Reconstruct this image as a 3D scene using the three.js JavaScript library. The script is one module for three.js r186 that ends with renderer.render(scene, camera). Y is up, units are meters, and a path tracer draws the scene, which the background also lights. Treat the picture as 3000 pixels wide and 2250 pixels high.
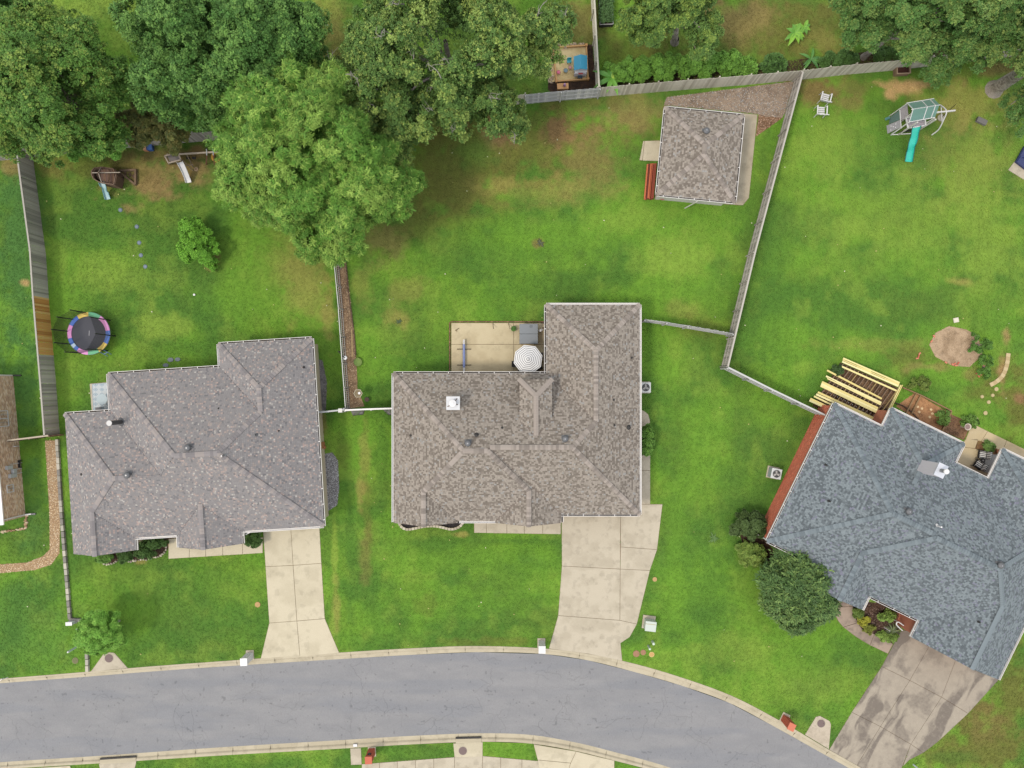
import * as THREE from 'three';
import { mergeGeometries } from 'three/addons/utils/BufferGeometryUtils.js';
import { RoundedBoxGeometry } from 'three/addons/geometries/RoundedBoxGeometry.js';

// ---------------------------------------------------------------- camera, sky, sun, exposure
const H = 56, S = 36.8;                      // height of the drone in metres; survey units per metre on the ground
const scene = new THREE.Scene();
const camera = new THREE.PerspectiveCamera(2 * Math.atan(1125 / S / H) * 180 / Math.PI, 4 / 3, 1, 2500);
camera.position.set(0, H, 0); camera.up.set(0, 0, -1); camera.lookAt(0, 0, 0);
const renderer = new THREE.WebGLRenderer({ antialias: true });
renderer.toneMapping = THREE.LinearToneMapping;
renderer.toneMappingExposure = 1.84;
renderer.shadowMap.enabled = true;
{ // an even, bright overcast sky
  const w = 64, h = 32, d = new Float32Array(w * h * 4);
  for (let j = 0; j < h; j++) {
    const e = Math.max(0, Math.sin(((j + 0.5) / h - 0.5) * Math.PI)), l = 0.98 * (1 + 1.6 * e) / 2.6;
    for (let i = 0; i < w; i++) d.set([l * 0.985, l, l * 1.03, 1], (j * w + i) * 4);
  }
  const t = new THREE.DataTexture(d, w, h, THREE.RGBAFormat, THREE.FloatType);
  t.mapping = THREE.EquirectangularReflectionMapping; t.magFilter = THREE.LinearFilter; t.needsUpdate = true;
  scene.background = t; scene.environment = t;
}
const sun = new THREE.DirectionalLight(0xfff1de, 1.2);
sun.position.set(-46, 84, 24); sun.castShadow = true; sun.shadow.radius = 20;
Object.assign(sun.shadow.camera, { left: -60, right: 60, top: 60, bottom: -60, near: 1, far: 250 });
sun.shadow.mapSize.set(4096, 4096);
scene.add(sun); scene.add(sun.target);

// ---------------------------------------------------------------- helpers
function rng(seed) { let a = seed >>> 0; return () => { a = (a + 0x6D2B79F5) | 0; let t = Math.imul(a ^ (a >>> 15), 1 | a); t = (t + Math.imul(t ^ (t >>> 7), 61 | t)) ^ t; return ((t ^ (t >>> 14)) >>> 0) / 4294967296; }; }
const hsh = (x, y) => { let h = Math.imul(x | 0, 374761393) + Math.imul(y | 0, 668265263); h = Math.imul(h ^ (h >>> 13), 1274126177); return ((h ^ (h >>> 16)) >>> 0) / 4294967296; };
function vn(x, y) { const ix = Math.floor(x), iy = Math.floor(y); let fx = x - ix, fy = y - iy; fx = fx * fx * (3 - 2 * fx); fy = fy * fy * (3 - 2 * fy); const a = hsh(ix, iy), b = hsh(ix + 1, iy), c = hsh(ix, iy + 1), d = hsh(ix + 1, iy + 1); return a + (b - a) * fx + (c - a) * fy + (a - b - c + d) * fx * fy; }
function fbm(x, y, o) { let s = 0, a = 0.5, n = 0; for (let i = 0; i < o; i++) { s += a * vn(x + i * 17.3, y - i * 9.1); n += a; x *= 2.03; y *= 2.03; a *= 0.5; } return s / n; }
const clamp = (x, a = 0, b = 1) => Math.min(b, Math.max(a, x)), sm = (a, b, x) => { x = clamp((x - a) / (b - a)); return x * x * (3 - 2 * x); }, lerp = (a, b, t) => a + (b - a) * t;
const s2l = (c) => { c /= 255; return c <= 0.04045 ? c / 12.92 : ((c + 0.055) / 1.055) ** 2.4; }, l2s = (c) => 255 * (c <= 0.0031308 ? c * 12.92 : 1.055 * Math.pow(c, 1 / 2.4) - 0.055);
const K = 1.62;                              // how bright a level white sheet comes out; base colour = seen colour / K
const A = (r, g, b) => [s2l(r) / K, s2l(g) / K, s2l(b) / K];
const mix3 = (a, b, t) => [lerp(a[0], b[0], t), lerp(a[1], b[1], t), lerp(a[2], b[2], t)];
const V = (x, y, z) => new THREE.Vector3(x, y, z);
const P = (u, v, h = 0) => V((u - 1500) / S * (H - h) / H, h, (v - 1125) / S * (H - h) / H);   // survey point seen at height h
const inPoly = (p, x, y) => { let r = false; for (let i = 0, j = p.length - 1; i < p.length; j = i++) { const [a, b] = p[i], [c, d] = p[j]; if ((b > y) !== (d > y) && x < (c - a) * (y - b) / (d - b) + a) r = !r; } return r; };
const names = {};
const numbered = (n) => { const k = names[n] = (names[n] ?? -1) + 1; return k ? `${n}_${String(k).padStart(3, '0')}` : n; };
function thing(name, label, category, pos = V(0, 0, 0), group) { const o = new THREE.Group(); o.name = numbered(name); o.position.copy(pos); o.userData = { label, category }; if (group) o.userData.group = group; scene.add(o); return o; }
function structure(name, label, pos = V(0, 0, 0)) { const o = new THREE.Group(); o.name = numbered(name); o.position.copy(pos); o.userData = { label, kind: 'structure', category: name.replace(/_/g, ' ') }; scene.add(o); return o; }
const wp = new THREE.Vector3();
const originOf = (o) => { const p = V(0, 0, 0); for (let q = o; q && q !== scene; q = q.parent) p.add(q.position); return p; };   // groups are only moved, never turned
function add(parent, name, geo, mat, label, kind) { // geometry in world axes
  const o = originOf(parent); geo.translate(-o.x, -o.y, -o.z);
  const m = new THREE.Mesh(geo, mat); m.name = name; m.castShadow = m.receiveShadow = true;
  if (label) m.userData.label = label; if (kind) m.userData.kind = kind;
  parent.add(m); return m;
}
function put(parent, name, geo, mat, pos, quat, scale) { // shared geometry, placed in world
  const m = new THREE.Mesh(geo, mat); m.name = name; m.castShadow = m.receiveShadow = true;
  m.position.copy(pos).sub(originOf(parent)); if (quat) m.quaternion.copy(quat); if (scale) m.scale.copy(scale);
  parent.add(m); return m;
}
const basis = (x, y, z) => new THREE.Quaternion().setFromRotationMatrix(new THREE.Matrix4().makeBasis(x, y, z));
function beam(a, b, w, h, up = V(0, 1, 0)) { // box from a to b, w across, h along up
  const d = b.clone().sub(a), l = d.length(); d.normalize();
  if (Math.abs(d.dot(up)) > 0.99) up = V(1, 0, 0);
  const s = d.clone().cross(up).normalize(), t = s.clone().cross(d).normalize();
  const g = new THREE.BoxGeometry(l, h, w); g.applyQuaternion(basis(d, t, s)); g.translate((a.x + b.x) / 2, (a.y + b.y) / 2, (a.z + b.z) / 2); return g;
}
function rod(a, b, r, r2 = r, n = 8) { const d = b.clone().sub(a), l = d.length(); const g = new THREE.CylinderGeometry(r2, r, l, n); g.applyQuaternion(new THREE.Quaternion().setFromUnitVectors(V(0, 1, 0), d.normalize())); g.translate((a.x + b.x) / 2, (a.y + b.y) / 2, (a.z + b.z) / 2); return g; }
const tube = (pts, r, seg = 24, n = 7) => new THREE.TubeGeometry(new THREE.CatmullRomCurve3(pts), seg, r, n, false);
function box(c, sx, sy, sz, ang = 0, r = 0) { const g = r ? new RoundedBoxGeometry(sx, sy, sz, 2, r) : new THREE.BoxGeometry(sx, sy, sz); g.rotateY(ang); g.translate(c.x, c.y, c.z); return g; } // c = centre
function cyl(c, r, h, n = 24, r2 = r) { const g = new THREE.CylinderGeometry(r2, r, h, n); g.translate(c.x, c.y + h / 2, c.z); return g; } // c = base
function join(list) { const l = list.map((g) => { const q = g.index ? g.toNonIndexed() : g; for (const k of Object.keys(q.attributes)) if (!['position', 'normal', 'uv'].includes(k)) q.deleteAttribute(k); return q; }); return mergeGeometries(l); }
function slabW(pts, y0, y1, bevel = 0) { // polygon of world [x, z] raised from y0 to y1
  const sh = new THREE.Shape(pts.map(([x, z]) => new THREE.Vector2(x, -z)));
  const g = new THREE.ExtrudeGeometry(sh, { depth: y1 - y0 - bevel, bevelEnabled: bevel > 0, bevelSize: bevel, bevelOffset: -bevel, bevelThickness: bevel, bevelSegments: 1, steps: 1 });
  g.rotateX(-Math.PI / 2); g.translate(0, y0, 0); return g;
}
const toW = (poly, h = 0) => poly.map(([u, v]) => { const p = P(u, v, h); return [p.x, p.z]; });
const slab = (poly, y0, y1, bevel = 0, shrink = 0) => { let w = toW(poly); if (shrink) w = inset(w, shrink); return slabW(w, y0, y1, bevel); };
function inset(pts, d) { // moves every edge inwards by d
  let a = 0; for (let i = 0; i < pts.length; i++) { const [x, y] = pts[i], [p, q] = pts[(i + 1) % pts.length]; a += x * q - p * y; }
  const sgn = a > 0 ? 1 : -1, n = pts.length, L = pts.map(([x, y], i) => { const [p, q] = pts[(i + 1) % n], l = Math.hypot(p - x, q - y) || 1, nx = -(q - y) / l * sgn, ny = (p - x) / l * sgn; return [x + nx * d, y + ny * d, (p - x) / l, (q - y) / l]; });
  return L.map((e, i) => { const f = L[(i + n - 1) % n], c = f[2] * e[3] - f[3] * e[2]; if (Math.abs(c) < 0.02) return [e[0], e[1]]; const t = ((e[0] - f[0]) * e[3] - (e[1] - f[1]) * e[2]) / c; return [f[0] + f[2] * t, f[1] + f[3] * t]; });
}
function wind(g) { // turns each triangle to the side its normals point to
  const p = g.attributes.position.array, n = g.attributes.normal.array, c = g.attributes.color?.array;
  for (let i = 0; i < p.length; i += 9) { const ax = p[i + 3] - p[i], ay = p[i + 4] - p[i + 1], az = p[i + 5] - p[i + 2], bx = p[i + 6] - p[i], by = p[i + 7] - p[i + 1], bz = p[i + 8] - p[i + 2]; if ((ay * bz - az * by) * n[i] + (az * bx - ax * bz) * n[i + 1] + (ax * by - ay * bx) * n[i + 2] < 0) for (const q of c ? [p, n, c] : [p, n]) for (let k = 0; k < 3; k++) { const t = q[i + 3 + k]; q[i + 3 + k] = q[i + 6 + k]; q[i + 6 + k] = t; } }
  return g;
}
const sheetUV = (g, x0, z0, w, d) => { const p = g.attributes.position, uv = new Float32Array(p.count * 2); for (let i = 0; i < p.count; i++) { uv[i * 2] = (p.getX(i) - x0) / w; uv[i * 2 + 1] = (p.getZ(i) - z0) / d; } g.setAttribute('uv', new THREE.BufferAttribute(uv, 2)); return g; };
function dataTex(w, h, fn, srgb = true) { const d = new Uint8Array(w * h * 4); for (let j = 0; j < h; j++) for (let i = 0; i < w; i++) { const c = fn(i, j), o = (j * w + i) * 4; for (let k = 0; k < 3; k++) d[o + k] = clamp(srgb ? l2s(Math.max(0, c[k])) : c[k] * 255, 0, 255); d[o + 3] = 255; } const t = new THREE.DataTexture(d, w, h, THREE.RGBAFormat); t.colorSpace = srgb ? THREE.SRGBColorSpace : THREE.NoColorSpace; t.wrapS = t.wrapT = THREE.RepeatWrapping; t.magFilter = THREE.LinearFilter; t.minFilter = THREE.LinearFilter; t.needsUpdate = true; return t; }
// tiling noise: x, y in 0..n
function tvn(x, y, n) { const ix = Math.floor(x), iy = Math.floor(y); let fx = x - ix, fy = y - iy; fx = fx * fx * (3 - 2 * fx); fy = fy * fy * (3 - 2 * fy); const m = (q) => ((q % n) + n) % n, a = hsh(m(ix), m(iy)), b = hsh(m(ix + 1), m(iy)), c = hsh(m(ix), m(iy + 1)), d = hsh(m(ix + 1), m(iy + 1)); return a + (b - a) * fx + (c - a) * fy + (a - b - c + d) * fx * fy; }
function tfbm(x, y, n, o) { let s = 0, a = 0.5, t = 0; for (let i = 0; i < o; i++) { s += a * tvn(x * n, y * n, n); t += a; n *= 2; a *= 0.55; } return s / t; }
const mat = (c, rough = 0.85, metal = 0, extra = {}) => { const m = new THREE.MeshStandardMaterial({ roughness: rough, metalness: metal, ...extra }); m.color.setRGB(...c); return m; };
const seen = (r, g, b, rough, metal, extra) => mat(A(r, g, b), rough, metal, extra);

// ---------------------------------------------------------------- surface textures
function speckle(base, alt, n, size, amount, stain) { // tiling mottled surface
  return dataTex(size, size, (i, j) => { const x = i / size, y = j / size, f = tfbm(x, y, n, 5), g = hsh(i, j) - 0.5, s = sm(0.55, 0.75, tfbm(x + 0.37, y + 0.61, n * 2, 4)) * stain; const c = mix3(base, alt, sm(0.3, 0.7, f)); const k = (1 + g * amount) * (1 - s); return [c[0] * k, c[1] * k, c[2] * k]; });
}
const perM = (t, m) => { const c = t.clone(); c.repeat.set(1 / m, 1 / m); c.needsUpdate = true; return c; };
const texConcrete = speckle(A(214, 204, 179), A(202, 192, 167), 6, 512, 0.2, 0.12);
const texConcreteGrey = speckle(A(203, 193, 173), A(190, 180, 160), 7, 512, 0.24, 0.13);
const texSoil = speckle(A(150, 116, 88), A(112, 84, 62), 8, 512, 0.5, 0.3);
const texGravel = speckle(A(140, 138, 138), A(105, 103, 104), 24, 512, 0.7, 0.3);
const texWood = speckle(A(158, 152, 146), A(128, 122, 116), 6, 256, 0.3, 0.2);
const bumpFine = dataTex(256, 256, (i, j) => { const v = 0.6 * hsh(i, j) + 0.4 * tfbm(i / 256, j / 256, 16, 3); return [v, v, v]; }, false);
const M = {
  concrete: mat([1, 1, 1], 0.9, 0, { map: perM(texConcrete, 6), bumpMap: perM(bumpFine, 1.5), bumpScale: 0.004 }),
  concreteGrey: mat([1, 1, 1], 0.9, 0, { map: perM(texConcreteGrey, 5), bumpMap: perM(bumpFine, 1.5), bumpScale: 0.004 }),
  kerb: mat([0.86, 0.85, 0.84], 0.9, 0, { map: perM(texConcrete, 4) }),
  soil: mat([1, 1, 1], 1, 0, { map: perM(texSoil, 4) }), gravel: mat([1, 1, 1], 1, 0, { map: perM(texGravel, 3) }),
  white: seen(238, 238, 240, 0.5), trim: seen(243, 240, 238, 0.45), dark: seen(50, 48, 48, 0.7), black: seen(30, 30, 33, 0.6), grey: seen(150, 150, 152, 0.7),
  steel: seen(170, 172, 176, 0.45, 0.6), iron: seen(128, 110, 108, 0.75, 0.2), vent: seen(112, 114, 118, 0.6, 0.2), brickRed: seen(200, 100, 72, 0.9), brickMortar: seen(196, 128, 102, 0.95), brickBrown: seen(182, 156, 132, 0.9), mortarBrown: seen(214, 198, 178, 0.95),
  siding: seen(212, 200, 172, 0.7), sidingWhite: seen(225, 223, 218, 0.7), yellowWood: seen(243, 231, 160, 0.75), yellowWood2: seen(235, 218, 140, 0.75), brownWood: seen(112, 88, 72, 0.85), darkWood: seen(84, 66, 52, 0.9), teal: seen(50, 205, 185, 0.4), tealDark: seen(20, 110, 110, 0.5), plum: seen(180, 172, 182, 0.7),
};

// ---------------------------------------------------------------- ground layout, in survey units
const kerbN = [[[-420, 2036], [0, 2003], [226, 1986], [452, 1968], [726, 1949], [1000, 1932], [1200, 1920], [1398, 1912], [1601, 1918], [1723, 1936], [1859, 1970], [2000, 2011], [2136, 2060], [2271, 2131], [2416, 2212], [2488, 2252], [2900, 2500]], [[-420, 2020], [0, 1988], [226, 1970], [452, 1951], [726, 1931], [1000, 1911], [1200, 1899], [1384, 1892], [1590, 1899], [1723, 1915], [1867, 1946], [2008, 1988], [2146, 2039], [2283, 2110], [2429, 2196], [2500, 2236], [2912, 2482]]];
const kerbS = [[[-420, 2268], [0, 2235], [294, 2216], [633, 2192], [1000, 2170], [1200, 2158], [1411, 2150], [1556, 2155], [1687, 2177], [1800, 2205], [1967, 2252], [2300, 2380]], [[-420, 2288], [0, 2254], [294, 2236], [633, 2214], [1000, 2193], [1200, 2181], [1411, 2173], [1552, 2178], [1682, 2199], [1792, 2226], [1957, 2272], [2290, 2400]]];
const drive1 = [[[770, 1545], [852, 1545], [859, 1656], [778, 1660]], [[852, 1545], [936, 1540], [942, 1650], [859, 1656]], [[778, 1660], [859, 1656], [870, 1819], [789, 1825]], [[859, 1656], [942, 1650], [952, 1812], [870, 1819]], [[789, 1825], [870, 1819], [879, 1924], [764, 1929]], [[870, 1819], [952, 1812], [994, 1912], [879, 1924]]];
const walk1 = [[494, 555], [555, 603], [603, 653], [653, 711], [711, 770]].map(([a, b]) => { const y = (x) => 1637 - (x - 497) * 0.062; return [[a, 1578], [b, 1574], [b, y(b)], [a, y(a)]]; });
const drive2 = [[[1645, 1490], [1818, 1490], [1817, 1667], [1646, 1658]], [[1818, 1490], [1876, 1490], [1876, 1477], [1941, 1477], [1925, 1610], [1818, 1602]], [[1818, 1602], [1925, 1610], [1904, 1671], [1817, 1667]], [[1646, 1658], [1817, 1667], [1816, 1817], [1635, 1803]], [[1817, 1667], [1904, 1671], [1866, 1828], [1816, 1817]], [[1635, 1803], [1816, 1817], [1866, 1828], [1845, 1866], [1818, 1884], [1823, 1936], [1723, 1915], [1608, 1900]]];
const walk2 = [[1389, 1425], [1425, 1485], [1485, 1536], [1536, 1590], [1590, 1643]].map(([a, b]) => [[a, 1515], [b, 1515], [b, 1561 + (b - 1390) * 0.016], [a, 1561 + (a - 1390) * 0.016]]);
const sidewalk2 = [[[1873, 1199], [1888, 1204], [1899, 1214], [1904, 1230], [1905, 1300], [1873, 1300]], [[1873, 1300], [1905, 1300], [1905, 1378], [1873, 1378]], [[1873, 1378], [1905, 1378], [1905, 1477], [1873, 1477]]];
const drive3 = [[[2640, 1845], [2740, 1860], [2665, 1993], [2583, 1952]], [[2740, 1860], [2812, 1900], [2758, 2042], [2665, 1993]], [[2812, 1900], [2960, 1930], [2922, 1995], [2836, 2090], [2758, 2042]], [[2583, 1952], [2665, 1993], [2579, 2128], [2495, 2086]], [[2665, 1993], [2758, 2042], [2668, 2180], [2579, 2128]], [[2758, 2042], [2836, 2090], [2746, 2174], [2705, 2205], [2668, 2180]], [[2495, 2086], [2579, 2128], [2510, 2242], [2429, 2196]], [[2579, 2128], [2668, 2180], [2620, 2305], [2510, 2242]], [[2668, 2180], [2705, 2205], [2664, 2226], [2644, 2246]]];
const walk3 = [[[2444, 1755], [2500, 1755], [2499, 1776], [2444, 1778]], [[2444, 1778], [2499, 1776], [2500, 1796], [2512, 1824], [2470, 1837], [2455, 1819], [2444, 1796]], [[2470, 1837], [2512, 1824], [2528, 1846], [2562, 1857], [2548, 1890], [2508, 1866]], [[2548, 1890], [2562, 1857], [2593, 1873], [2616, 1886], [2601, 1915]]];
const patio2 = [[[1322, 946], [1505, 946], [1505, 1009], [1322, 1009]], [[1505, 946], [1605, 946], [1605, 1009], [1505, 1009]], [[1322, 1009], [1505, 1009], [1505, 1100], [1322, 1100]], [[1505, 1009], [1605, 1009], [1605, 1100], [1505, 1100]]];
const patio3 = [[[2847, 1240], [2893, 1263], [2874, 1293], [2829, 1286]], [[2893, 1263], [2948, 1290], [2936, 1323], [2874, 1293]], [[2948, 1290], [3010, 1320], [3004, 1357], [2936, 1323]], [[2829, 1286], [2866, 1286], [2856, 1314], [2812, 1309]], [[2812, 1309], [2856, 1314], [2926, 1336], [2960, 1350], [2915, 1430], [2785, 1385]]];
const shedPad = [[1945, 310], [2219, 336], [2194, 580], [2176, 602], [1918, 585]], shedPad2 = [[1884, 413], [1935, 411], [1932, 473], [1873, 470]];
const patio1 = [[263, 1124], [345, 1117], [345, 1205], [269, 1207]];
const inlets = [[[266, 1968], [303, 1917], [320, 1911], [335, 1912], [375, 1957], [330, 1961]], [[2358, 2152], [2390, 2100], [2402, 2097], [2430, 2112], [2434, 2122], [2428, 2194]], [[290, 2237], [400, 2229], [390, 2275], [300, 2280]], [[1328, 2178], [1414, 2174], [1414, 2216], [1332, 2218]]];
const mulchMid = [[985, 765], [1014, 765], [1036, 960], [1042, 1010], [1048, 1140], [1068, 1190], [1020, 1198]], mulchShed = [[1953, 285], [2325, 238], [2300, 330], [2292, 345], [2240, 342], [2218, 334], [1945, 308]];
const mulchRed = [[2292, 345], [2222, 336], [2214, 400], [2255, 372]], pebblePath = [[132, 1290], [170, 1290], [177, 1500], [175, 1620], [150, 1654], [100, 1670], [0, 1679], [-60, 1679], [-60, 1655], [0, 1653], [80, 1648], [125, 1630], [146, 1610], [145, 1500]];
const bedH2 = [[1169, 1520], [1169, 1531], [1178, 1543], [1193, 1549], [1216, 1546], [1239, 1541], [1267, 1539], [1292, 1542], [1317, 1547], [1332, 1547], [1350, 1538], [1358, 1529], [1358, 1520]];
const bedH1 = [[288, 1600], [296, 1648], [320, 1652], [360, 1640], [420, 1640], [470, 1628], [492, 1610], [492, 1560], [380, 1560]], bedH3 = [[2500, 1776], [2500, 1796], [2512, 1824], [2528, 1846], [2562, 1857], [2593, 1873], [2616, 1886], [2634, 1858], [2640, 1780], [2560, 1735]], bedH3w = [[2165, 1555], [2230, 1560], [2270, 1620], [2250, 1660], [2190, 1640]];
const gravelH1 = [[[950, 1330], [975, 1325], [990, 1350], [994, 1430], [988, 1480], [960, 1498], [955, 1480]], [[928, 1050], [945, 1056], [958, 1120], [955, 1200], [935, 1205]]];
const soilH3 = [[2625, 1190], [2680, 1150], [2790, 1215], [2760, 1265], [2700, 1240]], dirtRing = [[2722, 1010], [2740, 975], [2780, 955], [2830, 965], [2865, 985], [2878, 1040], [2840, 1075], [2790, 1072], [2740, 1045]], planterH3 = [[2782, 1212], [2846, 1240], [2824, 1290], [2755, 1262]];
const bedTop = [[1760, 275], [1755, 245], [2000, 210], [2330, 175], [2600, 145], [2900, 130], [2958, 165], [2606, 206], [2330, 232], [2000, 262]], sandpit = [[1622, 138], [1700, 130], [1716, 140], [1722, 235], [1612, 240], [1606, 200]], darkTop = [[1606, 240], [1722, 232], [1716, 130], [1735, 130], [1748, 262], [1620, 275], [1605, 262]];
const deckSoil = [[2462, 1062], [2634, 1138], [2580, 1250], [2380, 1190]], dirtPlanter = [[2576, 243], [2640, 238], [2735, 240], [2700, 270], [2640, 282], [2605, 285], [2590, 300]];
const southWalks = [[[1026, 2192], [1058, 2191], [1060, 2240], [1028, 2241]], ...[[-10, 1060], [1060, 1112], [1112, 1164], [1164, 1217], [1217, 1271], [1271, 1332], [1332, 1414], [1414, 1467], [1467, 1529], [1529, 1582]].slice(1).map(([a, b]) => { const y = (x) => x < 1400 ? 2238 - (x - 1060) * 0.075 : 2213 + (x - 1400) * 0.09; return [[a, y(a)], [b, y(b)], [b, y(b) + 48], [a, y(a) + 48]]; })];
const southDrive = [[[1563, 2180], [1688, 2201], [1672, 2235], [1575, 2226]], [[1688, 2201], [1800, 2228], [1800, 2300], [1650, 2300], [1672, 2235]], [[1575, 2226], [1672, 2235], [1650, 2300], [1590, 2300]]], southDrive0 = [[-60, 2260], [205, 2243], [235, 2300], [-60, 2300]];
const roofPx = { h1: [[190, 1213], [323, 1204], [318, 1096], [643, 1074], [642, 1008], [913, 991], [948, 1540], [712, 1559], [708, 1593], [524, 1606], [398, 1609], [215, 1622]], h2: [[1153, 1094], [1600, 1094], [1600, 893], [1873, 893], [1874, 1507], [1645, 1507], [1645, 1530], [1153, 1530]], h3: [[2447, 1184], [2588, 1247], [2610, 1197], [2823, 1299], [2802, 1353], [2897, 1410], [2940, 1317], [3150, 1420], [2922, 1995], [2669, 1864], [2547, 1744], [2443, 1749], [2244, 1586]] };
const bare = [...drive1, ...walk1, ...drive2, ...walk2, ...sidewalk2, ...drive3, ...walk3, ...patio2, ...patio3, shedPad, shedPad2, patio1, ...inlets, mulchMid, mulchShed, mulchRed, pebblePath, bedH2, bedH1, bedH3, bedH3w, ...gravelH1, soilH3, dirtRing, planterH3, sandpit, darkTop, deckSoil, ...southWalks, ...southDrive, southDrive0, roofPx.h1, roofPx.h2, roofPx.h3];
const bareBox = bare.map((p) => [Math.min(...p.map((q) => q[0])), Math.max(...p.map((q) => q[0])), Math.min(...p.map((q) => q[1])), Math.max(...p.map((q) => q[1])), p]);
const isBare = (u, v) => { for (const b of bareBox) if (u > b[0] && u < b[1] && v > b[2] && v < b[3] && inPoly(b[4], u, v)) return true; return false; };

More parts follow.
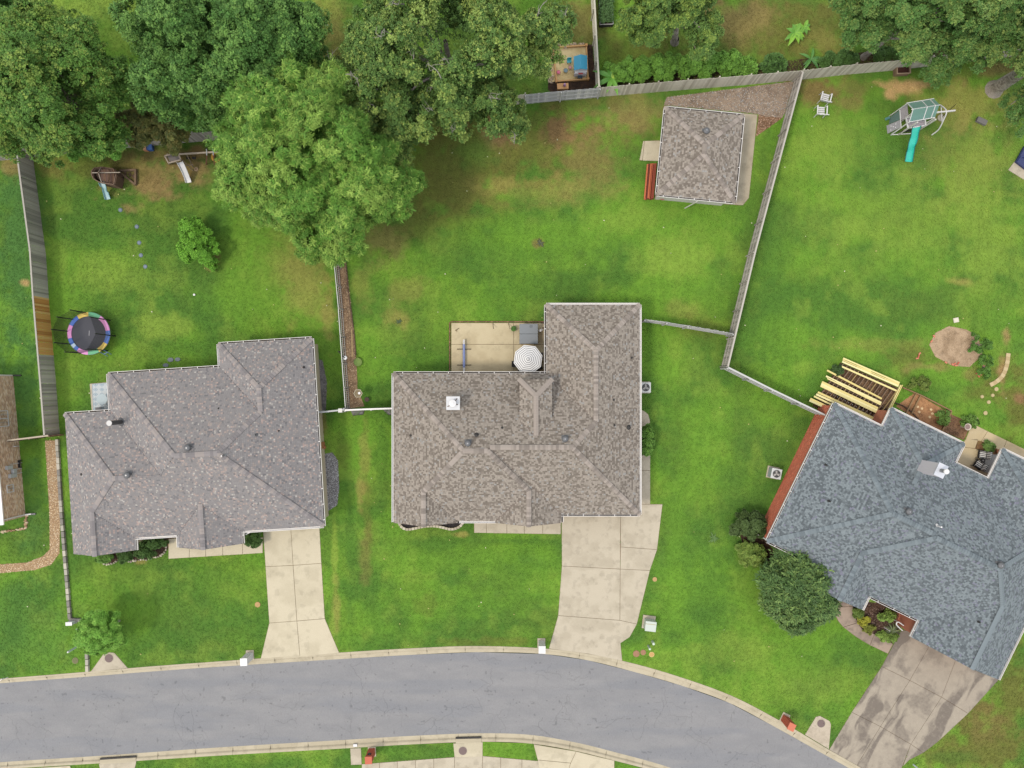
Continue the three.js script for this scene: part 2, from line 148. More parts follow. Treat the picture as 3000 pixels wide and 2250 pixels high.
// turf: kinds of grass, worn and dry places, all with ragged outlines
const G = { bright: A(108, 155, 42), deep: A(77, 122, 37), lime: A(136, 166, 60), straw: A(158, 152, 78), olive: A(112, 116, 48), tan: A(168, 140, 92), soil: A(146, 114, 76), cool: A(74, 122, 52), sand: A(206, 172, 118) };
const zones = [ // u, v, ru, rv, kind, strength
  [60, 700, 60, 420, 'cool', 0.8], [60, 1150, 70, 160, 'cool', 0.7], [90, 1480, 60, 140, 'cool', 0.6], [60, 1850, 200, 160, 'cool', 0.35], [75, 830, 16, 12, 'sand', 0.8], [40, 480, 60, 24, 'tan', 0.7],
  [430, 520, 120, 70, 'tan', 0.85], [380, 500, 60, 40, 'sand', 0.5], [570, 500, 120, 50, 'tan', 0.75], [520, 455, 200, 26, 'soil', 0.65], [160, 490, 60, 30, 'straw', 0.7], [300, 490, 200, 50, 'olive', 0.7], [620, 770, 20, 30, 'tan', 0.7],
  [900, 830, 70, 120, 'straw', 0.55], [850, 770, 90, 90, 'straw', 0.35], [460, 950, 90, 40, 'lime', 0.8], [340, 800, 160, 60, 'lime', 0.5], [700, 860, 120, 60, 'bright', 0.7], [600, 900, 50, 60, 'deep', 0.4], [965, 910, 18, 100, 'straw', 0.7], [200, 1075, 40, 30, 'lime', 0.3],
  [1300, 500, 220, 150, 'olive', 0.75], [1550, 420, 330, 110, 'olive', 0.85], [1460, 385, 50, 60, 'tan', 0.9], [1660, 375, 80, 42, 'soil', 0.85], [1730, 470, 90, 90, 'tan', 0.3], [1860, 330, 130, 60, 'tan', 0.55], [1480, 490, 60, 50, 'olive', 0.8], [1540, 560, 190, 45, 'straw', 0.4], [1320, 560, 140, 60, 'olive', 0.7], [1450, 540, 60, 30, 'straw', 0.6], [1130, 700, 70, 60, 'tan', 0.55], [1220, 650, 110, 60, 'olive', 0.6], [1395, 445, 60, 50, 'deep', 0.6], [1720, 560, 120, 40, 'straw', 0.3],
  [1900, 470, 70, 60, 'deep', 0.5], [1640, 690, 320, 60, 'bright', 0.8], [1990, 740, 120, 60, 'lime', 0.65], [1850, 640, 160, 40, 'lime', 0.5], [1400, 760, 200, 50, 'deep', 0.45], [1620, 840, 260, 45, 'deep', 0.5], [1700, 770, 90, 30, 'bright', 0.6], [1180, 850, 60, 40, 'straw', 0.45], [1165, 935, 36, 36, 'straw', 0.7], [1060, 830, 40, 60, 'straw', 0.4], [1580, 712, 18, 16, 'soil', 0.6], [2000, 905, 50, 30, 'straw', 0.35],
  [1320, 280, 120, 60, 'soil', 0.6], [980, 200, 60, 130, 'olive', 0.9], [960, 60, 60, 90, 'straw', 0.6], [1690, 60, 60, 80, 'tan', 0.6], [1650, 100, 70, 100, 'olive', 0.8], [1200, 350, 120, 40, 'soil', 0.7], [200, 30, 120, 60, 'lime', 0.8], [390, 60, 90, 90, 'lime', 0.9], [10, 440, 60, 40, 'straw', 0.8], [1700, 300, 140, 26, 'olive', 0.5],
  [2250, 90, 360, 110, 'olive', 0.95], [2150, 60, 120, 70, 'tan', 0.45], [2420, 130, 120, 40, 'straw', 0.4], [1850, 140, 120, 60, 'olive', 0.6], [2800, 130, 200, 40, 'olive', 0.8],
  [2390, 270, 70, 40, 'soil', 0.75], [2490, 260, 80, 30, 'soil', 0.4], [2480, 300, 40, 30, 'soil', 0.55], [2650, 250, 85, 20, 'sand', 1.1], [2605, 275, 30, 22, 'sand', 0.9], [2850, 300, 160, 60, 'straw', 0.65], [2900, 200, 100, 40, 'soil', 0.6], [2780, 340, 60, 60, 'straw', 0.5], [2450, 430, 120, 90, 'lime', 0.6], [2850, 480, 150, 120, 'straw', 0.35], [2650, 640, 300, 120, 'lime', 0.45], [2230, 700, 70, 300, 'deep', 0.55], [2700, 780, 250, 60, 'bright', 0.5], [2560, 460, 60, 40, 'deep', 0.5], [2820, 825, 40, 14, 'straw', 0.8], [2900, 700, 120, 160, 'lime', 0.6], [2260, 960, 90, 120, 'deep', 0.6], [2340, 980, 120, 60, 'bright', 0.6], [2590, 1010, 200, 20, 'straw', 0.3], [2680, 1050, 90, 40, 'olive', 0.6], [2940, 1100, 40, 60, 'olive', 0.8], [2980, 1180, 60, 90, 'olive', 0.9], [2870, 1150, 50, 30, 'olive', 0.7], [2950, 985, 14, 30, 'tan', 0.8], [2935, 1090, 14, 55, 'tan', 0.95], [2985, 1170, 18, 18, 'soil', 0.9], [2720, 1075, 60, 14, 'tan', 0.4], [2840, 1100, 30, 20, 'soil', 0.5],
  [2050, 960, 70, 40, 'olive', 0.5], [2030, 1060, 60, 80, 'lime', 0.4], [2060, 1300, 60, 160, 'bright', 0.6], [2180, 1480, 80, 160, 'deep', 0.45], [1980, 1600, 40, 260, 'bright', 0.6], [2080, 1750, 60, 200, 'deep', 0.5], [2180, 1900, 90, 60, 'lime', 0.55], [2400, 2000, 140, 60, 'lime', 0.4], [2350, 1950, 120, 50, 'bright', 0.6], [2480, 1880, 80, 30, 'deep', 0.5],
  [2880, 2180, 160, 110, 'olive', 1.0], [2960, 2050, 70, 140, 'olive', 0.9], [2900, 2120, 60, 60, 'soil', 0.3], [2800, 2220, 60, 20, 'deep', 0.5],
  [980, 1640, 9, 120, 'lime', 1.0], [985, 1780, 12, 90, 'straw', 0.6], [972, 1850, 10, 60, 'lime', 0.8], [1068, 1330, 14, 110, 'straw', 0.5], [1075, 1500, 16, 120, 'olive', 0.4], [1000, 1330, 30, 60, 'olive', 0.4], [1070, 1640, 20, 90, 'soil', 0.35], [1055, 1440, 12, 50, 'straw', 0.7], [1030, 1620, 18, 200, 'deep', 0.6], [1120, 1400, 25, 150, 'deep', 0.5], [945, 1250, 16, 60, 'soil', 0.5],
  [1350, 1640, 200, 60, 'bright', 0.6], [1300, 1760, 200, 60, 'bright', 0.5], [1480, 1700, 140, 90, 'bright', 0.4], [1270, 1590, 60, 20, 'deep', 0.6], [1500, 1585, 120, 12, 'deep', 0.5], [1350, 1565, 25, 8, 'straw', 0.8], [1440, 1880, 120, 14, 'olive', 0.5], [1250, 1770, 40, 30, 'olive', 0.35],
  [400, 1750, 200, 80, 'bright', 0.25], [620, 1720, 120, 80, 'deep', 0.35], [330, 1680, 140, 30, 'lime', 0.3], [520, 1660, 60, 14, 'deep', 0.4], [600, 1850, 160, 40, 'deep', 0.4], [410, 1647, 14, 8, 'straw', 0.9],
  [900, 2205, 100, 14, 'lime', 0.5], [1150, 2205, 150, 14, 'bright', 0.3],
];
function turf(u, v) {
  const n1 = fbm(u / 150, v / 130, 3), n2 = fbm(u / 14 + 31, v / 14, 3), n3 = vn(u / 3.5, v / 3.5), wu = (fbm(u / 34 + 7, v / 34, 3) - 0.5), wv = (fbm(u / 34, v / 34 + 77, 3) - 0.5);
  let c = mix3(G.deep, G.bright, 0.12 + 0.88 * sm(0.32, 0.66, n1)); c = mix3(c, G.olive, 0.14 * sm(0.42, 0.7, fbm(u / 110 + 200, v / 90, 3)) + 0.08 * sm(0.45, 0.75, n2));
  c = mix3(c, G.lime, 0.45 * sm(0.5, 0.8, fbm(u / 60 + 90, v / 60, 3)));
  for (const [zu, zv, ru, rv, kind, st] of zones) {
    const du = (u - zu) / ru, dv = (v - zv) / rv; if (du > 1.7 || du < -1.7 || dv > 1.7 || dv < -1.7) continue;
    const d = Math.sqrt(du * du + dv * dv) + (wu + wv) * 1.1;
    const grain = 0.75 * n2 + 0.25 * n3, w = clamp(st * sm(1.4, 0.3, d + (grain - 0.5) * 0.55), 0, 0.95);
    if (w > 0) c = mix3(c, G[kind], w);
  }
  const k = 1.0 + 0.17 * (n2 - 0.5) + 0.13 * (n3 - 0.5) + 0.15 * (fbm(u / 26 + 5, v / 26, 2) - 0.5) + 0.025 * Math.sin((v > 1560 && u > 1000 ? v : u + v * 0.06) / 5.4); return [c[0] * k, c[1] * k, c[2] * k];
}

// ---------------------------------------------------------------- ground sheets
const U0 = -340, V0 = -340, UW = 3680, VW = 2900;
const texTurf = dataTex(2048, 1614, (i, j) => { const u = U0 + (i + 0.5) / 2048 * UW, v = V0 + (j + 0.5) / 1614 * VW; if (isBare(u, v)) { const k = 0.7 + 0.5 * vn(u / 3, v / 3); return [G.soil[0] * k * 0.8, G.soil[1] * k * 0.8, G.soil[2] * k * 0.8]; } return turf(u, v); });
const turfMat = mat([1, 1, 1], 1, 0, { map: texTurf });
const lawn = structure('lawn', 'green mown lawns around the houses with dry patches');
const x0 = (U0 - 1500) / S, z0 = (V0 - 1125) / S;
{
  const sheet = (poly, y) => { const g = new THREE.ShapeGeometry(new THREE.Shape(toW(poly).map(([x, z]) => new THREE.Vector2(x, -z)))); g.rotateX(-Math.PI / 2); g.translate(0, y, 0); return sheetUV(g, x0, z0, UW / S, VW / S); };
  add(lawn, 'turf', sheet([[-340, -340], ...kerbN[1].filter((p) => p[0] > -300 && p[0] < 2600).reduce((a, p) => (a.push(p), a), [[-340, 2014]]), [2900, 2475], [3340, 2560], [3340, -340]], 0), turfMat);
  add(lawn, 'turf', sheet([[-340, 2282], ...kerbS[1].filter((p) => p[0] > -300), [2290, 2560], [-340, 2560]], 0), turfMat);
}
{ const t = structure('terrain', 'wide grassy terrain that carries the street and lawns'); const g = new THREE.PlaneGeometry(1600, 1600); g.rotateX(-Math.PI / 2); g.translate(0, -0.4, 0); add(t, 'ground', g, mat(mix3(G.deep, G.bright, 0.5), 1)); }
// road
{
  const W = 2048, D = 640, ru0 = -420, rw = 3400, rv0 = 1880, rh = rw * D / W, crack = new Float32Array(W * D), r = rng(77);
  const stamp = (x, y, a) => { const i = Math.round(x), j = Math.round(y); if (i >= 0 && j >= 0 && i < W && j < D) crack[j * W + i] = Math.max(crack[j * W + i], a); };
  const walk = (x, y, ang, len, a, deep) => { const dir = ang; for (let k = 0; k < len; k++) { ang += (r() - 0.5) * 0.9 + (dir - ang) * 0.12; x += Math.cos(ang); y += Math.sin(ang); stamp(x, y, a * (0.5 + 0.5 * r())); if (deep && r() < 0.025) walk(x, y, ang + (r() < 0.5 ? 1 : -1) * (0.9 + r() * 0.6), 10 + r() * 32, a * 0.8, deep - 1); } };
  for (let k = 0; k < 150; k++) { const u = r() * rw; const v = lerp(1930, 2230, r()) - rv0 + Math.max(0, (u + ru0 - 1500) * 0.12); walk(u / rw * W, v / rh * D, r() < 0.55 ? (r() - 0.5) * 0.5 : (r() < 0.5 ? 1 : -1) * (1.2 + r() * 0.5), 20 + r() * 60, 0.25 + r() * 0.55, 2); }
  const tex = dataTex(W, D, (i, j) => { const u = ru0 + i / W * rw, v = rv0 + j / D * rh, n = fbm(u / 60, v / 22, 4), f = hsh(i, j), band = sm(0.45, 0.7, fbm(u / 260 + 3, v / 34, 3)); let c = mix3(A(138, 139, 143), A(154, 154, 156), n); c = mix3(c, A(130, 134, 143), band * 0.35); const spot = sm(0.8, 0.86, fbm(u / 9 + 50, v / 9, 2)) * 0.25; const k = (0.93 + 0.14 * f) * (1 - 0.42 * crack[j * W + i]) * (1 - spot); return [c[0] * k, c[1] * k, c[2] * k]; });
  const road = structure('road', 'curving grey asphalt street with fine cracks');
  const poly = [...kerbN[0], [2900, 2600], [-420, 2600]].map((p) => p);
  const edge = [...kerbN[0].filter((p) => p[0] < 2600), [2900, 2500], [2300, 2500], ...kerbS[0].slice().reverse()];
  const g = new THREE.ShapeGeometry(new THREE.Shape(toW(edge).map(([x, z]) => new THREE.Vector2(x, -z)))); g.rotateX(-Math.PI / 2); g.translate(0, -0.1, 0);
  sheetUV(g, (ru0 - 1500) / S, (rv0 - 1125) / S, rw / S, rh / S);
  add(road, 'asphalt', g, mat([1, 1, 1], 0.92, 0, { map: tex, bumpMap: perM(bumpFine, 0.02), bumpScale: 0.003 }));
}
// kerbs, in cast sections
function kerb(lines, label, step) {
  const o = structure('kerb', label), [a, b] = lines.map((l) => new THREE.CatmullRomCurve3(l.map(([u, v]) => P(u, v)))), n = Math.round(a.getLength() / step), prof = [[-0.02, -0.14], [0, -0.096], [0.5, -0.085], [0.62, 0.0], [0.7, 0.03], [0.98, 0.034], [1.03, -0.1]];
  const la = a.getSpacedPoints(n * 4), lb = lb_(b, la);
  for (let s = 0; s < n; s++) {
    const pos = [], idx = [], m = prof.length;
    for (let k = 0; k <= 4; k++) { let i = s * 4 + k, A0 = la[i].clone(), B0 = lb[i].clone(); if (k === 4) { A0.lerp(la[i - 1], 0.02); B0.lerp(lb[i - 1], 0.02); } for (const [f, y] of prof) { const q = A0.clone().lerp(B0, f); pos.push(q.x, y, q.z); } }
    for (let k = 0; k < 4; k++) for (let q = 0; q < m - 1; q++) { const i = k * m + q; idx.push(i, i + m, i + 1, i + 1, i + m, i + m + 1); }
    for (const e of [0, 4]) for (let q = 1; q < m - 1; q++) e ? idx.push(e * m, e * m + q, e * m + q + 1) : idx.push(0, q + 1, q);
    let g = new THREE.BufferGeometry(); g.setAttribute('position', new THREE.Float32BufferAttribute(pos, 3)); g.setIndex(idx);
    g = g.toNonIndexed(); g.computeVertexNormals(); sheetUV(g, 0, 0, 1, 1); add(o, 'kerb_section', g, M.kerb);
  }
}
function lb_(b, la) { const fine = b.getSpacedPoints(1600); let j = 0; return la.map((p) => { let best = 1e9, bj = j; for (let k = Math.max(0, j - 40); k < Math.min(fine.length, j + 200); k++) { const d = (fine[k].x - p.x) ** 2 + (fine[k].z - p.z) ** 2; if (d < best) { best = d; bj = k; } } j = bj; return fine[bj]; }); }
kerb(kerbN, 'pale concrete kerb and gutter along the house side of the street', 3.0);
kerb(kerbS, 'pale concrete kerb and gutter along the far side of the street', 3.0);
// drives, walks and pads: separate cast panels with open joints
function panels(name, label, list, m, y1 = 0.03, gap = 0.012) { const o = structure(name, label); list.forEach((p, i) => add(o, 'panel', slab(p, -0.08, y1 + (i % 3) * 0.003, 0.01, gap), Array.isArray(m) ? m[i % m.length] : m)); return o; }
panels('driveway', 'pale two-column concrete driveway of the grey speckled house', drive1, M.concrete);
panels('walkway', 'pale concrete front walk of the grey speckled house', walk1, M.concrete, 0.034);
panels('driveway', 'wide flared concrete driveway of the brown roofed house', drive2, M.concreteGrey);
panels('walkway', 'grey concrete front walk of the brown roofed house', walk2, M.concreteGrey, 0.034);
panels('walkway', 'narrow concrete side path with rounded end by the brown roofed house', sidewalk2, M.concreteGrey, 0.034);
{ // the stained driveway
  const R = [[2400, 1830], [2980, 2320]], ang = 60 * Math.PI / 180, ca = Math.cos(ang), sa = Math.sin(ang);
  const tex = dataTex(700, 592, (i, j) => { const u = R[0][0] + i / 700 * 580, v = R[0][1] + j / 592 * 490, a = (u - 2665) * -0.52 + (v - 1993) * 0.85, b = (u - 2665) * 0.85 + (v - 1993) * 0.52; const streak = sm(0.47, 0.66, fbm(b / 30 + fbm(a / 60, b / 30, 2) * 1.4, a / 120 + 5, 5)), blot = sm(0.5, 0.75, fbm(u / 40, v / 40 + 9, 4)); let c = mix3(A(180, 170, 154), A(166, 156, 142), fbm(u / 12, v / 12, 3)); c = mix3(c, A(112, 103, 96), clamp((streak * 0.8 + blot * 0.5) * (0.55 + 0.9 * fbm(u / 5, v / 5, 3)), 0, 0.8)); const k = 0.9 + 0.2 * hsh(i, j); return [c[0] * k, c[1] * k, c[2] * k]; });
  const m = mat([1, 1, 1], 0.9, 0, { map: tex }), o = structure('driveway', 'broad concrete driveway with dark streaky stains of the blue-grey roofed house');
  for (const p of drive3) { const g = slab(p, -0.08, 0.03, 0.01, 0.01); sheetUV(g, (R[0][0] - 1500) / S, (R[0][1] - 1125) / S, 580 / S, 490 / S); add(o, 'panel', g, m); }
  const mw = mat([1, 1, 1], 0.92, 0, { map: perM(speckle(A(176, 158, 142), A(150, 134, 122), 5, 256, 0.2, 0.25), 3) });
  panels('walkway', 'curved brownish concrete walk around the flower bed of the blue-grey roofed house', walk3, mw, 0.034);
}
panels('patio', 'tan concrete patio with hot tub behind the brown roofed house', patio2, mat([1, 1, 1], 0.92, 0, { map: perM(speckle(A(212, 198, 164), A(199, 184, 150), 5, 512, 0.14, 0.12), 6) }), 0.05);
panels('patio', 'tan slab patio with a planted gap behind the blue-grey roofed house', patio3, mat([1, 1, 1], 0.92, 0, { map: perM(speckle(A(216, 200, 166), A(206, 188, 150), 5, 256, 0.12, 0.1), 6) }), 0.04);
panels('patio', 'small concrete patio under the diamond rug beside the speckled house', [patio1], M.concreteGrey, 0.04);
panels('concrete_pad', 'stained concrete pad under the square outbuilding', [shedPad], mat([0.86, 0.84, 0.8], 0.92, 0, { map: perM(texConcreteGrey, 5) }), 0.05);
panels('concrete_pad', 'small pale concrete pad at the outbuilding doorway', [[[1884, 413], [1888, 413], [1882, 470], [1873, 470]], [[1888, 413], [1960, 411], [1955, 473], [1882, 471]]], M.concrete, 0.04);
panels('pavement', 'concrete pavement slabs along the bottom verge', southWalks, M.concreteGrey, 0.03);
panels('driveway', 'cracked pale driveway apron at the bottom verge', southDrive, M.concrete, 0.03);
panels('driveway', 'edge of a concrete driveway in the bottom corner', [southDrive0], M.concrete, 0.03);
// planting beds and loose surfaces
function bed(name, label, poly, m, y = 0.012) { const o = structure(name, label); const g = new THREE.ShapeGeometry(new THREE.Shape(toW(poly).map(([x, z]) => new THREE.Vector2(x, -z)))); g.rotateX(-Math.PI / 2); g.translate(0, y, 0); add(o, 'surface', g, m); return o; }
M.mulchDark = mat([0.28, 0.25, 0.24], 1, 0, { map: perM(texSoil, 3) }); M.mulchBlack = seen(52, 48, 50, 1); M.sand = mat([1, 1, 1], 1, 0, { map: perM(speckle(A(238, 216, 164), A(224, 198, 142), 6, 256, 0.2, 0.1), 3) });
const loose = [ // polygon, chips per square metre, colours, size
];
const beds = [
  ['mulch_bed', 'brown mulch strip beside the open rail fence', mulchMid, mat([1, 1, 1], 1, 0, { map: perM(speckle(A(186, 156, 122), A(156, 128, 100), 8, 256, 0.4, 0.2), 4) }), 170, [A(200, 168, 132), A(160, 128, 98), A(222, 192, 156)], 0.06], ['mulch_bed', 'brown leaf litter and gravel behind the outbuilding', mulchShed, mat([1, 1, 1], 1, 0, { map: perM(speckle(A(168, 150, 132), A(138, 122, 108), 8, 256, 0.4, 0.2), 4) }), 170, [A(180, 158, 138), A(152, 132, 114), A(200, 184, 166), A(176, 175, 175), A(158, 148, 134)], 0.06], ['mulch_bed', 'reddish mulch wedge beside the outbuilding pad', mulchRed, M.soil, 120, [A(170, 136, 110), A(196, 166, 142)], 0.06],
  ['pebble_path', 'tan pebble drainage path curving past the block edging', pebblePath, mat(A(170, 142, 108), 1), 260, [A(226, 198, 160), A(200, 168, 130), A(236, 216, 186), A(180, 148, 116)], 0.06], ['mulch_bed', 'black mulch bed with scalloped block edging', bedH2, M.mulchBlack, 160, [A(48, 44, 46), A(34, 32, 35), A(64, 58, 60)], 0.05],
  ['mulch_bed', 'dark mulch bed with round shrubs before the speckled house', bedH1, M.mulchDark, 160, [A(96, 76, 62), A(70, 54, 44), A(120, 98, 84)], 0.05], ['mulch_bed', 'brown flower bed at the brick porch', bedH3, M.mulchDark, 160, [A(120, 98, 86), A(84, 66, 56), A(150, 126, 112)], 0.05], ['mulch_bed', 'dark bed under shrubs at the brick wall corner', bedH3w, M.mulchDark, 120, [A(96, 80, 60), A(70, 54, 44)], 0.05],
  ['gravel_bed', 'kidney shaped grey gravel bed at the side of the speckled house', gravelH1[0], M.gravel, 300, [A(190, 190, 194), A(150, 150, 154), A(210, 210, 214)], 0.045], ['gravel_bed', 'narrow dark gravel strip near the back corner of the speckled house', gravelH1[1], M.gravel, 220, [A(140, 136, 136), A(110, 106, 108)], 0.045],
  ['bare_soil', 'orange-brown bare soil beside the unfinished deck', soilH3, mat([1, 1, 1], 1, 0, { map: perM(speckle(A(186, 140, 98), A(160, 116, 80), 6, 256, 0.3, 0.25), 4) }), 40, [A(200, 152, 106), A(170, 124, 86)], 0.06], ['bare_soil', 'round patch of bare brown earth in the lawn', dirtRing, mat([1, 1, 1], 1, 0, { map: perM(speckle(A(188, 163, 134), A(160, 136, 108), 8, 256, 0.4, 0.2), 4) }), 120, [A(196, 170, 142), A(180, 154, 126), A(210, 188, 162)], 0.035], ['mulch_bed', 'timber edged planting bed with bird bath', planterH3, M.soil, 90, [A(150, 116, 80), A(110, 82, 58)], 0.06],
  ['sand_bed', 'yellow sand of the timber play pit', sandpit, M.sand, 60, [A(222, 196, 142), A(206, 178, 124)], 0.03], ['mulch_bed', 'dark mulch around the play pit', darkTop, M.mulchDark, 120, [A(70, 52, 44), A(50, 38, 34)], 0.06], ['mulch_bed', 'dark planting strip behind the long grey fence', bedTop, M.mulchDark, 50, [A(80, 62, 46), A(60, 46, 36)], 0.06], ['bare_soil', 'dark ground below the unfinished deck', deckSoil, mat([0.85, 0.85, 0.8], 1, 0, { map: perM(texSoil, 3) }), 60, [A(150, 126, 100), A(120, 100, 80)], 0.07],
];
const chipGeo = new THREE.BoxGeometry(1, 0.35, 0.6); chipGeo.translate(0, 0.1, 0);
const stoneGeo = new THREE.IcosahedronGeometry(0.55, 0); stoneGeo.scale(1, 0.6, 0.85);
function instanced(parent, name, geo, m, list, kind = 'stuff') { // list: [pos, quat, scale, colour]
  const o = originOf(parent), im = new THREE.InstancedMesh(geo, m, list.length), mm = new THREE.Matrix4(), q = new THREE.Vector3(), s = new THREE.Vector3(), c = new THREE.Color();
  list.forEach(([p, r, k, col], i) => { mm.compose(q.copy(p).sub(o), r, typeof k === 'number' ? s.set(k, k, k) : k); im.setMatrixAt(i, mm); im.setColorAt(i, c.setRGB(...col)); });
  im.name = name; im.castShadow = im.receiveShadow = true; if (kind) im.userData.kind = kind; parent.add(im); return im;
}
const whiteRough = mat([1, 1, 1], 1), qe = (x, y, z) => new THREE.Quaternion().setFromEuler(new THREE.Euler(x, y, z));
{
  const r = rng(5);
  for (const [name, label, poly, m, per, cols, size] of beds) {
    const o = bed(name, label, poly, m, name === 'mulch_bed' && poly === darkTop ? 0.006 : 0.012), us = poly.map((p) => p[0]), vs = poly.map((p) => p[1]), a = [Math.min(...us), Math.max(...us), Math.min(...vs), Math.max(...vs)], n = Math.round((a[1] - a[0]) * (a[3] - a[2]) / S / S * per), list = [];
    for (let i = 0; i < n; i++) { const u = lerp(a[0], a[1], r()), v = lerp(a[2], a[3], r()); if (!inPoly(poly, u, v)) continue; const c = cols[Math.floor(r() * cols.length)], k = 0.75 + r() * 0.5; list.push([P(u, v).setY(0.018), qe((r() - 0.5) * 0.6, r() * 6.3, (r() - 0.5) * 0.6), size * (0.6 + r() * 0.9), [c[0] * k, c[1] * k, c[2] * k]]); }
    instanced(o, name.includes('mulch') ? 'mulch_chips' : 'stones', name.includes('mulch') ? chipGeo : stoneGeo, whiteRough, list);
  }
}
{ // grass blades over every turf area in view
  const r = rng(9), pos = [], nrm = [], list = [];
  for (let i = 0; i < 7; i++) { const a = i * 0.9 + r() * 0.6, l = 0.05 + r() * 0.05, w = 0.010 + r() * 0.006, h = 0.03 + r() * 0.035, dx = Math.cos(a), dz = Math.sin(a), bx = dx * 0.012, bz = dz * 0.012; pos.push(bx - dz * w, 0, bz + dx * w, bx + dz * w, 0, bz - dx * w, dx * l, h, dz * l); for (let k = 0; k < 3; k++) { const nx = -dx * h, nz = -dz * h, ny = l, q = Math.hypot(nx, ny, nz); nrm.push(nx / q, ny / q, nz / q); } }
  const g = new THREE.BufferGeometry(); g.setAttribute('position', new THREE.Float32BufferAttribute(pos, 3)); g.setAttribute('normal', new THREE.Float32BufferAttribute(nrm, 3));
  const edgeN = (u) => { const l = kerbN[1]; for (let i = 1; i < l.length; i++) if (u <= l[i][0]) return lerp(l[i - 1][1], l[i][1], (u - l[i - 1][0]) / (l[i][0] - l[i - 1][0])); return 2600; }, edgeS = (u) => { const l = kerbS[1]; for (let i = 1; i < l.length; i++) if (u <= l[i][0]) return lerp(l[i - 1][1], l[i][1], (u - l[i - 1][0]) / (l[i][0] - l[i - 1][0])); return 2600; };
  for (let i = 0; i < 420000; i++) { const u = -40 + r() * 3080, v = -40 + r() * 2330; if ((v > edgeN(u) - 2 && v < edgeS(u) + 2) || isBare(u, v)) continue; const c = turf(u, v), k = 1.08 + r() * 0.3; list.push([P(u, v), qe(0, r() * 6.3, 0), 0.6 + r() * 0.6, [c[0] * k, c[1] * k, c[2] * k]]); }
  instanced(lawn, 'grass', wind(g), mat([1, 1, 1], 0.9, 0, { side: THREE.DoubleSide }), list);
  // clover heads and fallen leaves
  const fl = []; for (let i = 0; i < 260; i++) { const u = r() * 3000, v = 250 + r() * 1700; if (isBare(u, v) || v > edgeN(u) - 8) continue; fl.push([P(u, v).setY(0.05), qe(r() - 0.5, r() * 6, r() - 0.5), 0.05 + r() * 0.08, r() < 0.5 ? A(226, 228, 190) : A(196, 196, 120)]); }
  instanced(lawn, 'clover_flowers', stoneGeo, whiteRough, fl);
}

function upward(pos) { const g = new THREE.BufferGeometry(); g.setAttribute('position', new THREE.Float32BufferAttribute(pos, 3)); g.computeVertexNormals(); const n = g.attributes.normal.array; for (let i = 0; i < n.length; i += 3) if (n[i + 1] < 0) { n[i] *= -1; n[i + 1] *= -1; n[i + 2] *= -1; } return wind(g); }

// ---------------------------------------------------------------- houses
const PITCH = 0.55, EAVE = 2.7;
const bump1 = (c, k) => [c[0] * k, c[1] * k, c[2] * k];
